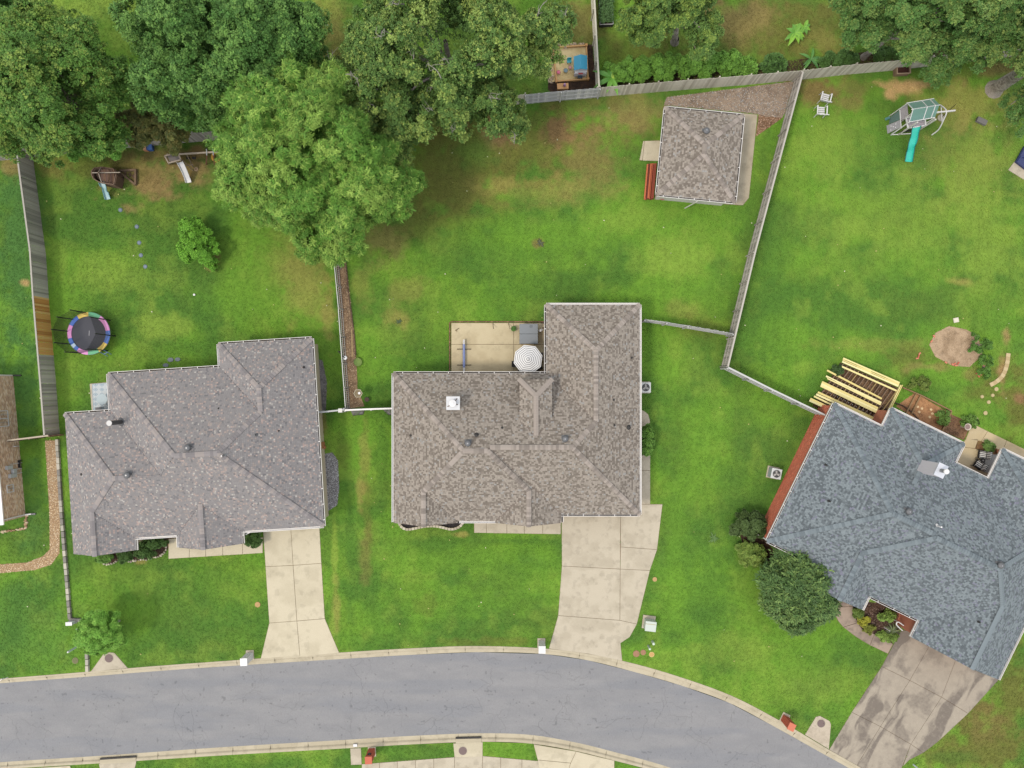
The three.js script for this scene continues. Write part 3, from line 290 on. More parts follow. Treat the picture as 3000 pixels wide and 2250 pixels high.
// Roofs are unions of sloping planes. A plane is [direction, offset]: 0 rises with x, 1 with -x, 2 with y, 3 with -y. A block is the lower envelope of its planes; the roof is the upper envelope of its blocks.
function roofer(o, { origin, deg, blocks, eave = EAVE, pitch = PITCH, course = 0.13, tab = [0.09, 0.21], color, seed, capMat, caps, capStep = 0.2, deckMat }) {
  const m = (H - eave) / H / S, ca = Math.cos(deg * Math.PI / 180), sa = Math.sin(deg * Math.PI / 180), r = rng(seed);
  const px = (x, y) => [origin[0] + x * ca - y * sa, origin[1] + x * sa + y * ca];
  const W = (x, y, h = 0) => { const [u, v] = px(x, y), p = P(u, v, eave); p.y = eave + h; return p; };
  const val = ([d, off], x, y) => d === 0 ? x - off : d === 1 ? off - x : d === 2 ? y - off : off - y;
  const key = ([d, off], b) => d * 10000 + off + (b.add || 0) * 0.001;
  function field(x, y) {
    let best = -1e9, bp = null, bb = null;
    for (const b of blocks) {
      if ((b.x0 !== undefined && x < b.x0) || (b.x1 !== undefined && x > b.x1) || (b.y0 !== undefined && y < b.y0) || (b.y1 !== undefined && y > b.y1)) continue;
      let lo = 1e9, lp = null; for (const p of b.p) { const q = val(p, x, y); if (q < lo) { lo = q; lp = p; } }
      if (lo < -1e-6) continue; lo += b.add || 0; if (lo > best) { best = lo; bp = lp; bb = b; }
    }
    return bp ? { h: best * m * pitch, k: key(bp, bb) } : null;
  }
  const cut = { x: new Set(), y: new Set() }; for (const b of blocks) { for (const [d, off] of b.p) (d < 2 ? cut.x : cut.y).add(off); for (const q of ['x0', 'x1']) if (b[q] !== undefined) cut.x.add(b[q]); for (const q of ['y0', 'y1']) if (b[q] !== undefined) cut.y.add(b[q]); }
  const lines = (set) => { const l = [...set].sort((a, b) => a - b), out = []; for (let i = 0; i < l.length - 1; i++) { const n = Math.max(1, Math.ceil((l[i + 1] - l[i]) / 7)); for (let k = 0; k < n; k++) out.push(lerp(l[i], l[i + 1], k / n)); } out.push(l[l.length - 1]); return out; };
  const xs = lines(cut.x), ys = lines(cut.y), pos = [];
  for (let i = 0; i < xs.length - 1; i++) for (let j = 0; j < ys.length - 1; j++) {
    const cx = (xs[i] + xs[i + 1]) / 2, cy = (ys[j] + ys[j + 1]) / 2; if (!field(cx, cy)) continue;
    const q = [[xs[i], ys[j]], [xs[i], ys[j + 1]], [xs[i + 1], ys[j + 1]], [xs[i + 1], ys[j]]].map(([x, y]) => { const f = field(lerp(x, cx, 0.03), lerp(y, cy, 0.03)); return f ? W(x, y, f.h - 0.012) : null; }); if (q.includes(null)) continue;
    for (const k of [0, 1, 2, 0, 2, 3]) pos.push(q[k].x, q[k].y, q[k].z);
  }
  const g = upward(pos);
  const deck = add(o, 'roof', g, deckMat);
  // shingles, course by course
  const sp = [], sn = [], sc = [], xr = [xs[0], xs[xs.length - 1]], yr = [ys[0], ys[ys.length - 1]], done = new Set(), dc = course / Math.sqrt(1 + pitch * pitch) / m;
  for (const b of blocks) for (const pl of b.p) {
    const K0 = key(pl, b); if (done.has(K0)) continue; done.add(K0);
    const [d, off] = pl, along = d < 2 ? yr : xr, T = (c, t) => d === 0 ? [off + c, t] : d === 1 ? [off - c, t] : d === 2 ? [t, off + c] : [t, off - c], base = (b.add || 0) * m * pitch;
    const own = (c, t) => { const [x, y] = T(c, t), f = field(x, y); return f && f.k === K0; };
    for (let row = 0; row * dc < 260; row++) {
      const c0 = row * dc, cm = c0 + dc * 0.5;
      for (let t = along[0] - r() * 8; t < along[1];) {
        const w = lerp(tab[0], tab[1], r()) / m, t0 = t, t1 = t + w; t = t1;
        if (!own(cm, (t0 + t1) / 2)) continue;
        let a = t0 + 0.15, e = t1 - 0.15; const mid = (t0 + t1) / 2;
        if (!own(cm, a)) { let lo = a, hi = mid; for (let k = 0; k < 6; k++) { const q = (lo + hi) / 2; own(cm, q) ? hi = q : lo = q; } a = hi; }
        if (!own(cm, e)) { let lo = mid, hi = e; for (let k = 0; k < 6; k++) { const q = (lo + hi) / 2; own(cm, q) ? lo = q : hi = q; } e = lo; }
        const hgt = (c) => base + c * m * pitch, q = (c, tt, l) => { const [x, y] = T(c, tt); return W(x, y, hgt(c) + l); }, th = 0.012 + r() * 0.008;
        const A0 = q(c0, a, th), B0 = q(c0, e, th), C0 = q(c0 + dc * 1.06, e, 0.004), D0 = q(c0 + dc * 1.06, a, 0.004), A1 = q(c0, a, -0.01), B1 = q(c0, e, -0.01), col = color(r, c0, mid, d, row);
        const quad = (p0, p1, p2, p3) => { const n = p1.clone().sub(p0).cross(p3.clone().sub(p0)).normalize(); if (n.y < 0) n.negate(); for (const v of [p0, p1, p2, p0, p2, p3]) { sp.push(v.x, v.y, v.z); sn.push(n.x, n.y, n.z); sc.push(...col); } };
        quad(A0, B0, C0, D0); quad(A1, B1, B0, A0);
      }
    }
  }
  const og = originOf(deck), sg = new THREE.BufferGeometry(); sg.setAttribute('position', new THREE.Float32BufferAttribute(sp, 3)); sg.setAttribute('normal', new THREE.Float32BufferAttribute(sn, 3)); sg.setAttribute('color', new THREE.Float32BufferAttribute(sc, 3));
  add(deck, 'shingles', wind(sg), new THREE.MeshStandardMaterial({ vertexColors: true, roughness: 0.93 }), null, 'stuff');
  // hip and ridge caps
  const cw = 0.18, cg = new THREE.BufferGeometry(), cv = [[-0.13, 0.045, 0], [0.13, 0.01, 0], [0.13, -0.045, cw], [-0.13, -0.012, cw], [0.13, -0.045, -cw], [-0.13, -0.012, -cw], [-0.13, -0.05, cw], [-0.13, -0.05, -cw], [-0.13, 0.0, 0]], ci = [[0, 3, 2], [0, 2, 1], [0, 1, 4], [0, 4, 5], [0, 8, 6], [0, 6, 3], [0, 5, 7], [0, 7, 8]], cp = []; for (const f of ci) for (const k of f) cp.push(...cv[k]);
  cg.setAttribute('position', new THREE.Float32BufferAttribute(cp, 3)); cg.computeVertexNormals(); { const n = cg.attributes.normal.array, q = cg.attributes.position.array; for (let i = 0; i < n.length; i += 9) { const flip = i < 36 ? n[i + 1] < 0 : n[i] > 0; if (flip) for (let k = 0; k < 9; k++) n[i + k] *= -1; } wind(cg); }
  let n = 0; const rest = [];
  for (const [x0, y0, x1, y1, ext] of caps) {
    const fh = (x, y) => { let b = null; for (const [dx, dy] of [[0, 0], [0.5, 0], [-0.5, 0], [0, 0.5], [0, -0.5]]) { const f = field(x + dx, y + dy); if (f && (!b || f.h > b.h)) b = f; } return b ? b.h : 0; };
    const a = W(x0, y0, fh(x0, y0)), b = W(x1, y1, fh(x1, y1)), d = b.clone().sub(a), l = d.length(), k = Math.max(2, Math.round(l / capStep)); d.normalize();
    const side = d.clone().cross(V(0, 1, 0)).normalize(), up = side.clone().cross(d).normalize(), q = basis(d, up, side);
    for (let i = 0; i < k; i++) { const p = a.clone().lerp(b, (i + 0.5) / k).addScaledVector(up, 0.04); const mm = capMat[Math.floor(r() * capMat.length)]; if (n++ < 300) put(deck, 'ridge_cap', cg, mm, p, q); else { const gg = cg.clone(); gg.applyQuaternion(q); gg.translate(p.x, p.y, p.z); rest.push(gg); } }
  }
  if (rest.length) add(deck, 'ridge_caps', mergeGeometries(rest), capMat[0], null, 'stuff');
  return { W, px, field, m, deck, at: (u, v, dh = 0) => { // survey point on the roof surface
    let h = eave + 1; for (let i = 0; i < 8; i++) { const p = P(u, v, h), q = [p.x * S * H / (H - eave) + 1500, p.z * S * H / (H - eave) + 1125], dx = q[0] - origin[0], dy = q[1] - origin[1], f = field(dx * ca + dy * sa, -dx * sa + dy * ca); if (f) h = eave + f.h; } return P(u, v, h).setY(h + dh); } };
}
// walls with thickness, from the eave outline
function walls(o, R, outline, m, over = 0.3, top = EAVE + 0.08) { const pts = inset(outline.map(([x, y]) => { const p = R.W(x, y); return [p.x, p.z]; }), over); add(o, 'wall', slabW(pts, -0.05, top), m); return pts; }
const troughShade = seen(64, 56, 48, 1);  // dark tone painting the shaded inside of the white gutters
function gutter(o, R, x0, y0, x1, y1, ox, oy, hang = true) { // trough hung outside an eave; (ox, oy) points away from the roof
  const k = 1 / R.m, off = (x, y, q, h) => { const p = R.W(x + ox * q * k, y + oy * q * k, h); return p; };
  const parts = [[0.065, -0.12, 0.13, 0.012], [0.006, -0.06, 0.012, 0.12], [0.13, -0.05, 0.03, 0.13]].map(([q, h, w, t]) => beam(off(x0, y0, q, h), off(x1, y1, q, h), w, t));
  const g = add(o, 'gutter', join(parts), M.trim), l = R.W(x0, y0).distanceTo(R.W(x1, y1)), n = Math.floor(l / 1.1);
  if (hang) add(g, 'trough_shade_strip', beam(off(x0, y0, 0.064, -0.105), off(x1, y1, 0.064, -0.105), 0.1, 0.02), troughShade);  // dark strip along the trough bottom stands in for shade there
  if (hang && n) add(g, 'gutter_hangers', join(Array.from({ length: n }, (_, i) => { const f = (i + 0.6) / n, x = lerp(x0, x1, f), y = lerp(y0, y1, f); return beam(off(x, y, 0, 0.012), off(x, y, 0.14, 0.012), 0.045, 0.012); })), M.trim, null, 'stuff');
}
function gable(o, R, x0, x1, y, inw, m) { const p = R.m, yy = y - inw / p, a = R.W(x0 + 0.3 / p, yy, 0.05), b = R.W(x1 - 0.3 / p, yy, 0.05), c = R.W((x0 + x1) / 2, yy, (x1 - x0) / 2 * p * PITCH - 0.2), n = b.clone().sub(a).cross(V(0, 1, 0)).normalize().multiplyScalar(0.08); const f = (A0, B0, C0) => [A0.x, A0.y, A0.z, B0.x, B0.y, B0.z, C0.x, C0.y, C0.z]; const a2 = a.clone().sub(n), b2 = b.clone().sub(n), c2 = c.clone().sub(n), g = new THREE.BufferGeometry(); g.setAttribute('position', new THREE.Float32BufferAttribute([...f(a, b, c), ...f(b2, a2, c2), ...f(a, a2, b2), ...f(a, b2, b), ...f(b, b2, c2), ...f(b, c2, c), ...f(c, c2, a2), ...f(c, a2, a)], 3)); g.computeVertexNormals(); add(o, 'gable_wall', g, m); }
function turbine(o, R, u, v, r = 0.19) { const p = R.at(u, v), g = add(o, 'roof_vent', join([cyl(p.clone().setY(p.y - 0.08), r * 0.8, 0.28, 20), box(p, 0.5, 0.02, 0.5)]), M.vent); const q = p.clone().setY(p.y + 0.18), pts = [[0.001, 0.2], [r * 0.7, 0.19], [r * 1.15, 0.12], [r * 1.25, 0.05], [r * 1.1, 0]].map(([a, b]) => new THREE.Vector2(a, b)); const l = new THREE.LatheGeometry(pts, 24); l.translate(q.x, q.y, q.z); add(g, 'hood', l, M.vent); const k = cyl(q.clone().setY(q.y + 0.19), 0.05, 0.015, 12); add(g, 'hood_button', k, M.steel); }
function pipe(o, R, u, v, h = 0.3, r = 0.05, m = M.dark) { const p = R.at(u, v), a = p.clone().setY(p.y - 0.05); const g = add(o, 'vent_pipe', join([cyl(a, r, h + 0.05, 12), cyl(a, r * 2.4, 0.1, 12, r * 1.2)]), m); return g; }
function brickFace(parent, a, b, h, m, name = 'bricks', seed = 3, cols) { // single wythe proud of the wall from a to b
  const r = rng(seed), d = b.clone().sub(a), l = d.length(); d.normalize(); const n = d.clone().cross(V(0, 1, 0)), list = [], pos = [], nr = [], col = [];
  for (let row = 0; row * 0.076 < h - 0.05; row++) for (let t = (row % 2) * -0.105; t < l; t += 0.21) { const t0 = Math.max(0, t), t1 = Math.min(l, t + 0.2); if (t1 - t0 < 0.03) continue; const y0 = row * 0.076, y1 = y0 + 0.064, e = 0.012 + r() * 0.004, c = bump1(cols[Math.floor(r() * cols.length)], 0.85 + r() * 0.3); const q = (t_, y, e_) => a.clone().addScaledVector(d, t_).addScaledVector(n, e_).setY(y); const quad = (A0, B0, C0, D0, nn) => { for (const v of [A0, B0, C0, A0, C0, D0]) { pos.push(v.x, v.y, v.z); nr.push(nn.x, nn.y, nn.z); col.push(...c); } }; quad(q(t0, y0, e), q(t1, y0, e), q(t1, y1, e), q(t0, y1, e), n); quad(q(t0, y1, e), q(t1, y1, e), q(t1, y1, -0.01), q(t0, y1, -0.01), V(0, 1, 0)); quad(q(t0, y0, -0.01), q(t0, y0, e), q(t0, y1, e), q(t0, y1, -0.01), d.clone().negate()); quad(q(t1, y0, e), q(t1, y0, -0.01), q(t1, y1, -0.01), q(t1, y1, e), d); }
  const g = new THREE.BufferGeometry(); g.setAttribute('position', new THREE.Float32BufferAttribute(pos, 3)); g.setAttribute('normal', new THREE.Float32BufferAttribute(nr, 3)); g.setAttribute('color', new THREE.Float32BufferAttribute(col, 3));
  add(parent, name, wind(g), new THREE.MeshStandardMaterial({ vertexColors: true, roughness: 0.92 }), null, 'stuff');
}
function garageDoor(o, R, x0, x1, y, m) { for (let i = 0; i < 4; i++) { const a = R.W(x0, y), b = R.W(x1, y); a.y = b.y = 0.3 + i * 0.54; add(o, 'garage_door_panel', beam(a, b, 0.05, 0.52), m); } }

// speckled grey house
{
  const c0 = A(146, 143, 144), pal = [[A(178, 160, 154), 0.07], [A(182, 178, 174), 0.05], [A(126, 124, 127), 0.10], [A(164, 154, 150), 0.09]];
  const col = (r) => { let q = r(); for (const [c, p] of pal) { if (q < p) return bump1(c, 0.9 + r() * 0.2); q -= p; } return bump1(c0, 0.92 + r() * 0.16); };
  const o = thing('house', 'house with a mauve-grey roof flecked with pink and white shingles', 'house', P(560, 1300).setY(0));
  const Sx = 375, WE = [[0, 0]], blocks = [
    { p: [[0, 0], [2, 0], [3, Sx], [1, 736]] }, { p: [[0, 134], [2, -109], [3, Sx], [1, 736]] }, { p: [[0, 462], [2, -176], [1, 736], [3, Sx]] },
    { p: [[0, 0], [1, 183], [2, 0]], y1: 411 }, { p: [[0, 309], [1, 496], [2, -109]], y1: 412 }];
  const capMat = [seen(152, 147, 148, 0.93), seen(164, 156, 153, 0.93), seen(136, 132, 134, 0.93)];
  const R = roofer(o, { origin: [190, 1213], deg: -3.6, blocks, color: col, seed: 11, tab: [0.1, 0.17], capMat, deckMat: seen(120, 115, 116, 0.95), caps: [[0, 0, 187, 187], [187, 187, 240, 188], [91.5, 283, 187, 188], [91.5, 411, 91.5, 283], [134, -109, 376, 133], [376, 133, 494, 133], [736, 375, 494, 133], [462, -176, 599, -39], [736, -176, 599, -39], [599, -39, 599, 28], [599, 28, 494, 133], [402.5, 281, 402.5, 412]], capStep: 0.22 });
  const out = [[0, 0], [134, 0], [134, -109], [462, -109], [462, -176], [736, -176], [736, 375], [496, 375], [496, 408], [309, 408], [309, 375], [183, 375], [183, 407], [0, 407]];
  walls(o, R, out, M.siding);
  gable(o, R, 0, 183, 411, 0.4, M.siding); gable(o, R, 309, 496, 412, 0.4, M.siding);
  gutter(o, R, 0, 0, 134, 0, 0, -1); gutter(o, R, 134, 0, 134, -109, -1, 0, false); gutter(o, R, 134, -109, 462, -109, 0, -1); gutter(o, R, 462, -109, 462, -176, -1, 0, false); gutter(o, R, 462, -176, 736, -176, 0, -1); gutter(o, R, 736, -176, 736, 375, 1, 0); gutter(o, R, 736, 375, 496, 375, 0, 1, false); gutter(o, R, 309, 375, 140, 375, 0, 1, false); gutter(o, R, 183, 375, 183, 411, 1, 0); gutter(o, R, 309, 375, 309, 411, -1, 0, false); gutter(o, R, 496, 350, 496, 411, 1, 0);
  garageDoor(o, R, 520, 710, 362, M.white);
  { const a = R.W(183, 380), b = R.W(225, 380); a.y = 2.4; b.y = 0.2; add(o, 'downspout', join([beam(a, a.clone().lerp(R.W(250, 352), 0.9).setY(2.2), 0.07, 0.07)]), M.trim); const c = R.W(502, 388), d = R.W(530, 375); c.y = 2.4; d.y = 2.3; add(o, 'downspout', beam(c, d, 0.07, 0.07), M.trim); }
  turbine(o, R, 553, 1311); turbine(o, R, 377, 1391); pipe(o, R, 657, 1334, 0.5, 0.06, M.steel); pipe(o, R, 749, 1274, 0.3, 0.07, M.vent); pipe(o, R, 640, 1197, 0.1, 0.04); pipe(o, R, 239, 1390, 0.1, 0.06); pipe(o, R, 816, 1262, 0.1, 0.04); pipe(o, R, 889, 1076, 0.15, 0.05);
  { const p = R.at(358, 1236), s = add(o, 'flue', cyl(p.clone().setY(p.y - 0.1), 0.17, 1.75, 20), seen(96, 96, 98, 0.5, 0.4)); add(s, 'flue_cap', cyl(p.clone().setY(p.y + 1.65), 0.2, 0.07, 20), M.steel); add(s, 'flashing', cyl(p.clone().setY(p.y - 0.1), 0.4, 0.28, 20, 0.2), M.vent); }
  { const p = P(944, 1268); add(o, 'meter_box', box(V(p.x - 0.05, 1.3, p.z), 0.2, 0.5, 0.35), M.steel); add(o, 'meter_dial', cyl(V(p.x + 0.02, 1.5, p.z), 0.09, 0.12, 16), M.white); const q = P(950, 1310); add(o, 'hose_reel', join([cyl(V(q.x, 0.0, q.z), 0.16, 0.3, 16), box(V(q.x, 0.4, q.z - 0.2), 0.1, 0.8, 0.5)]), seen(176, 120, 80, 0.8)); }
}
// brown blended house
const palBrown = (r, c, t, d, row) => { const q = r(); let k = q < 0.28 ? A(125, 116, 107) : q < 0.42 ? A(138, 129, 120) : q < 0.57 ? A(150, 142, 132) : A(165, 156, 146); if (r() < 0.05) k = A(162, 160, 157); return bump1(k, 0.93 + r() * 0.14); };
const capBrown = [seen(166, 156, 148, 0.93), seen(140, 131, 124, 0.93), seen(174, 164, 156, 0.93), seen(152, 143, 135, 0.93)];
{
  const o = thing('house', 'large L-shaped house with a brown and tan blended shingle roof', 'house', P(1500, 1300).setY(0));
  const blocks = [{ p: [[0, 1153], [1, 1645], [2, 1094], [3, 1527]] }, { p: [[0, 1153], [1, 1874], [2, 1094], [3, 1507]] }, { p: [[0, 1600], [1, 1874], [2, 893], [3, 1507]] }, { p: [[0, 1153], [1, 1341], [2, 1094]], y1: 1532 }, { p: [[0, 1451], [1, 1645], [2, 1094]], y1: 1532 },
    { p: [[0, 1521], [1, 1613], [2, 1112]], x0: 1521, x1: 1613, y0: 1112, y1: 1305, add: 132 }];
  const R = roofer(o, { origin: [0, 0], deg: 0, blocks, color: palBrown, seed: 21, capMat: capBrown, deckMat: seen(128, 116, 108, 0.95), caps: [[1153, 1094, 1366, 1310], [1366, 1310, 1432, 1310], [1247, 1433, 1366, 1310], [1247, 1532, 1247, 1433], [1432, 1310, 1548, 1430], [1548, 1532, 1548, 1430], [1440, 1300.5, 1667, 1300.5], [1874, 1507, 1667, 1300.5], [1737, 1231, 1667, 1301], [1737, 1030, 1737, 1231], [1600, 893, 1737, 1030], [1874, 893, 1737, 1030], [1521, 1112, 1567, 1158], [1613, 1112, 1567, 1158], [1567, 1158, 1567, 1268]], capStep: 0.19 });
  walls(o, R, [[1153, 1094], [1600, 1094], [1600, 893], [1874, 893], [1874, 1507], [1645, 1507], [1645, 1527], [1153, 1527]], M.brickBrown);
  gable(o, R, 1153, 1341, 1532, 0.4, M.siding); gable(o, R, 1451, 1645, 1532, 0.4, M.siding);
  { const a = R.W(1523, 1114), b = R.W(1611, 1270), h = 132 * R.m * PITCH; add(o, 'dormer_wall', box(V((a.x + b.x) / 2, EAVE + h / 2 + 0.05, (a.z + b.z) / 2), b.x - a.x, h - 0.12, b.z - a.z), seen(120, 104, 94, 0.9)); }
  for (const q of [[1153, 1094, 1600, 1094, 0, -1], [1600, 1094, 1600, 893, -1, 0], [1600, 893, 1874, 893, 0, -1, false], [1874, 893, 1874, 1507, 1, 0, false], [1874, 1507, 1645, 1507, 0, 1], [1153, 1530, 1153, 1094, -1, 0, false], [1345, 1527, 1455, 1527, 0, 1, false], [1645, 1510, 1645, 1530, 1, 0]]) gutter(o, R, ...q);
  garageDoor(o, R, 1668, 1850, 1494, M.white);
  turbine(o, R, 1371, 1298); turbine(o, R, 1655, 1285); pipe(o, R, 1396, 1276, 0.35, 0.09); pipe(o, R, 1204, 1276, 0.2); pipe(o, R, 1850, 1048, 0.2); pipe(o, R, 1797, 1171, 0.2); pipe(o, R, 1799, 1246, 0.2); pipe(o, R, 1839, 1252, 0.3, 0.1); pipe(o, R, 1471, 1254, 0.15, 0.05);
  { const p = R.at(1331, 1180), c = add(o, 'chimney', box(V(p.x, p.y + 0.35, p.z), 0.86, 1.5, 0.86), M.sidingWhite); const f = add(c, 'chimney_cap', box(V(p.x, p.y + 1.12, p.z), 0.98, 0.06, 0.98), seen(216, 218, 222, 0.4, 0.3)); const q = V(p.x, p.y + 1.15, p.z); add(c, 'flue', cyl(q, 0.15, 0.35, 20), M.steel); add(c, 'rain_cap', cyl(q.clone().setY(q.y + 0.38), 0.26, 0.1, 24, 0.03), M.white); add(c, 'strap', join([beam(q.clone().add(V(-0.4, 0, 0.25)), q.clone().add(V(-0.1, 0.3, 0.1)), 0.05, 0.03), beam(q.clone().add(V(0.3, 0, -0.35)), q.clone().add(V(0.12, 0.3, -0.1)), 0.05, 0.03), beam(q.clone().add(V(0.35, 0, 0.1)), q.clone().add(V(0.12, 0.3, 0.05)), 0.05, 0.03)]), M.brownWood); }
}
// blue-grey house
{
  const o = thing('house', 'angled red brick house with a blue-grey blended shingle roof', 'house', P(2640, 1560).setY(0));
  const pal = (r, c, t, d, row) => { const q = r(); const k = q < 0.26 ? A(97, 106, 112) : q < 0.42 ? A(108, 117, 123) : q < 0.58 ? A(120, 130, 136) : A(134, 145, 151); return bump1(r() < 0.05 ? A(128, 130, 148) : k, 0.93 + r() * 0.14); };
  const blocks = [{ p: [[0, -3], [2, 0], [1, 783], [3, 448]] }, { p: [[0, 127], [2, 0], [1, 783], [3, 462]] }, { p: [[0, 127], [1, 335], [2, 0]], y1: 507 }, { p: [[0, 154], [1, 390], [2, -60], [3, 448]] }, { p: [[0, 500], [1, 783], [2, -96]], y1: 516 }];
  const R = roofer(o, { origin: [2447, 1184], deg: 26, blocks, color: pal, seed: 31, capMat: [seen(132, 144, 151, 0.93), seen(112, 123, 130, 0.93), seen(124, 136, 143, 0.93)], deckMat: seen(96, 106, 114, 0.95), caps: [[-3, 0, 222, 224], [-3, 448, 222, 224], [222, 224, 352, 224], [231, 358, 358, 231], [231, 507, 231, 358], [358, 231, 552, 231], [154, -60, 272, 58], [390, -60, 272, 58], [272, 58, 272, 116], [641, 141, 641, 45], [500, -96, 641, 45], [783, -96, 641, 45], [552, 231, 641, 142], [552, 231, 641, 320], [641, 320, 641, 516]], capStep: 0.2 });
  const out = [[-3, 0], [154, 0], [154, -60], [390, -60], [390, 2], [575, 2], [575, -96], [783, -96], [783, 512], [500, 512], [500, 459], [335, 459], [335, 504], [127, 504], [127, 448], [-3, 448]];
  const pts = walls(o, R, out, M.brickMortar, 0.12);
  const wa = pts[0], wb = pts[pts.length - 1];
  brickFace(o, V(wb[0], 0, wb[1]), V(wa[0], 0, wa[1]), 2.75, null, 'bricks', 8, [A(240, 132, 96), A(226, 114, 82), A(208, 100, 74), A(246, 146, 110)]);
  gable(o, R, 127, 335, 507, 0.4, M.siding); gable(o, R, 500, 783, 516, 0.4, M.siding);
  for (const q of [[-3, 0, 154, 0, 0, -1, false], [154, 0, 154, -60, -1, 0, false], [154, -60, 390, -60, 0, -1, false], [390, -60, 390, 2, 1, 0, false], [390, 2, 500, 2, 0, -1, false], [500, 2, 500, -96, -1, 0, false], [500, -96, 783, -96, 0, -1, false], [-3, 448, -3, 0, -1, 0], [-3, 448, 127, 448, 0, 1], [335, 462, 541, 462, 0, 1], [335, 459, 335, 507, 1, 0, false], [500, 462, 500, 516, -1, 0], [783, -96, 783, 516, 1, 0, false]]) gutter(o, R, ...q);
  garageDoor(o, R, 540, 750, 498, M.white);
  turbine(o, R, 2658, 1497); turbine(o, R, 2926, 1654); pipe(o, R, 2745, 1540, 0.55, 0.06, M.white); pipe(o, R, 2420, 1362, 0.25); pipe(o, R, 2429, 1468, 0.25); pipe(o, R, 2867, 1822, 0.2);
  { // box chimney with a tall flue
    const p = R.at(2705, 1368), e1 = V(Math.cos(0.45), 0, Math.sin(0.45)), ang = -0.45, top = p.y + 2.1, c = add(o, 'chimney', box(V(p.x, (p.y - 0.4 + top) / 2, p.z), 0.62, top - p.y + 0.4, 0.86, ang), seen(226, 222, 228, 0.6)); add(c, 'chimney_cap', box(V(p.x, top + 0.03, p.z), 0.72, 0.06, 0.96, ang), seen(222, 226, 236, 0.4, 0.2)); const q = V(p.x, top + 0.05, p.z); add(c, 'flue', join([0, 1, 2, 3].map((i) => cyl(q.clone().setY(q.y + i * 0.13), 0.14, 0.1, 20, 0.12))), M.steel); add(c, 'rain_cap', cyl(q.clone().setY(q.y + 0.6), 0.2, 0.07, 24, 0.17), M.white);
  }
  { const p = P(2376, 1240); add(o, 'meter_box', box(V(p.x + 0.15, 1.4, p.z), 0.3, 0.6, 0.25, -0.45), seen(200, 204, 208, 0.5, 0.3)); add(o, 'conduit', join([beam(V(p.x - 0.1, 1.0, p.z + 0.3), V(p.x + 0.4, 1.0, p.z + 0.45), 0.04, 0.04), beam(V(p.x + 0.1, 0.1, p.z + 0.35), V(p.x + 0.1, 1.4, p.z + 0.2), 0.04, 0.04)]), M.steel); }
  { const a = R.W(-3, 448), b = R.W(-30, 448); a.y = 2.3; b.y = 2.2; add(o, 'downspout', beam(R.W(-3, 446).setY(0.2), R.W(4, 446).setY(2.55), 0.08, 0.08), M.trim); }
}
// outbuilding with hipped roof
{
  const o = thing('outbuilding', 'square outbuilding with hipped brown shingle roof and white gutters', 'outbuilding', P(2060, 450).setY(0));
  const e = 2.5, blocks = [{ p: [[0, 0], [1, 228], [2, 0], [3, 255]] }];
  const R = roofer(o, { origin: [1950, 316], deg: 5.6, eave: e, pitch: 0.42, blocks, color: palBrown, seed: 41, capMat: capBrown, capStep: 0.17, deckMat: seen(128, 116, 108, 0.95), caps: [[0, 0, 114, 114], [228, 0, 114, 114], [0, 255, 114, 141], [228, 255, 114, 141], [114, 114, 114, 141]] });
  walls(o, R, [[0, 0], [228, 0], [228, 255], [0, 255]], M.sidingWhite, 0.32, e + 0.03);
  for (const q of [[0, 0, 228, 0, 0, -1], [228, 0, 228, 255, 1, 0], [228, 255, 0, 255, 0, 1], [0, 255, 0, 0, -1, 0]]) gutter(o, R, ...q);
  turbine(o, R, 2067, 386, 0.2);
  { const a = R.W(120, 262).setY(2.3), b = R.W(105, 262).setY(0.1); add(o, 'downspout', beam(a, b, 0.06, 0.06), M.trim); const c = R.W(20, 250).setY(0.9), d = R.W(34, 250).setY(0.9); add(o, 'wall_sign', beam(c, d, 0.03, 0.12), seen(196, 110, 100, 0.7)); }
}
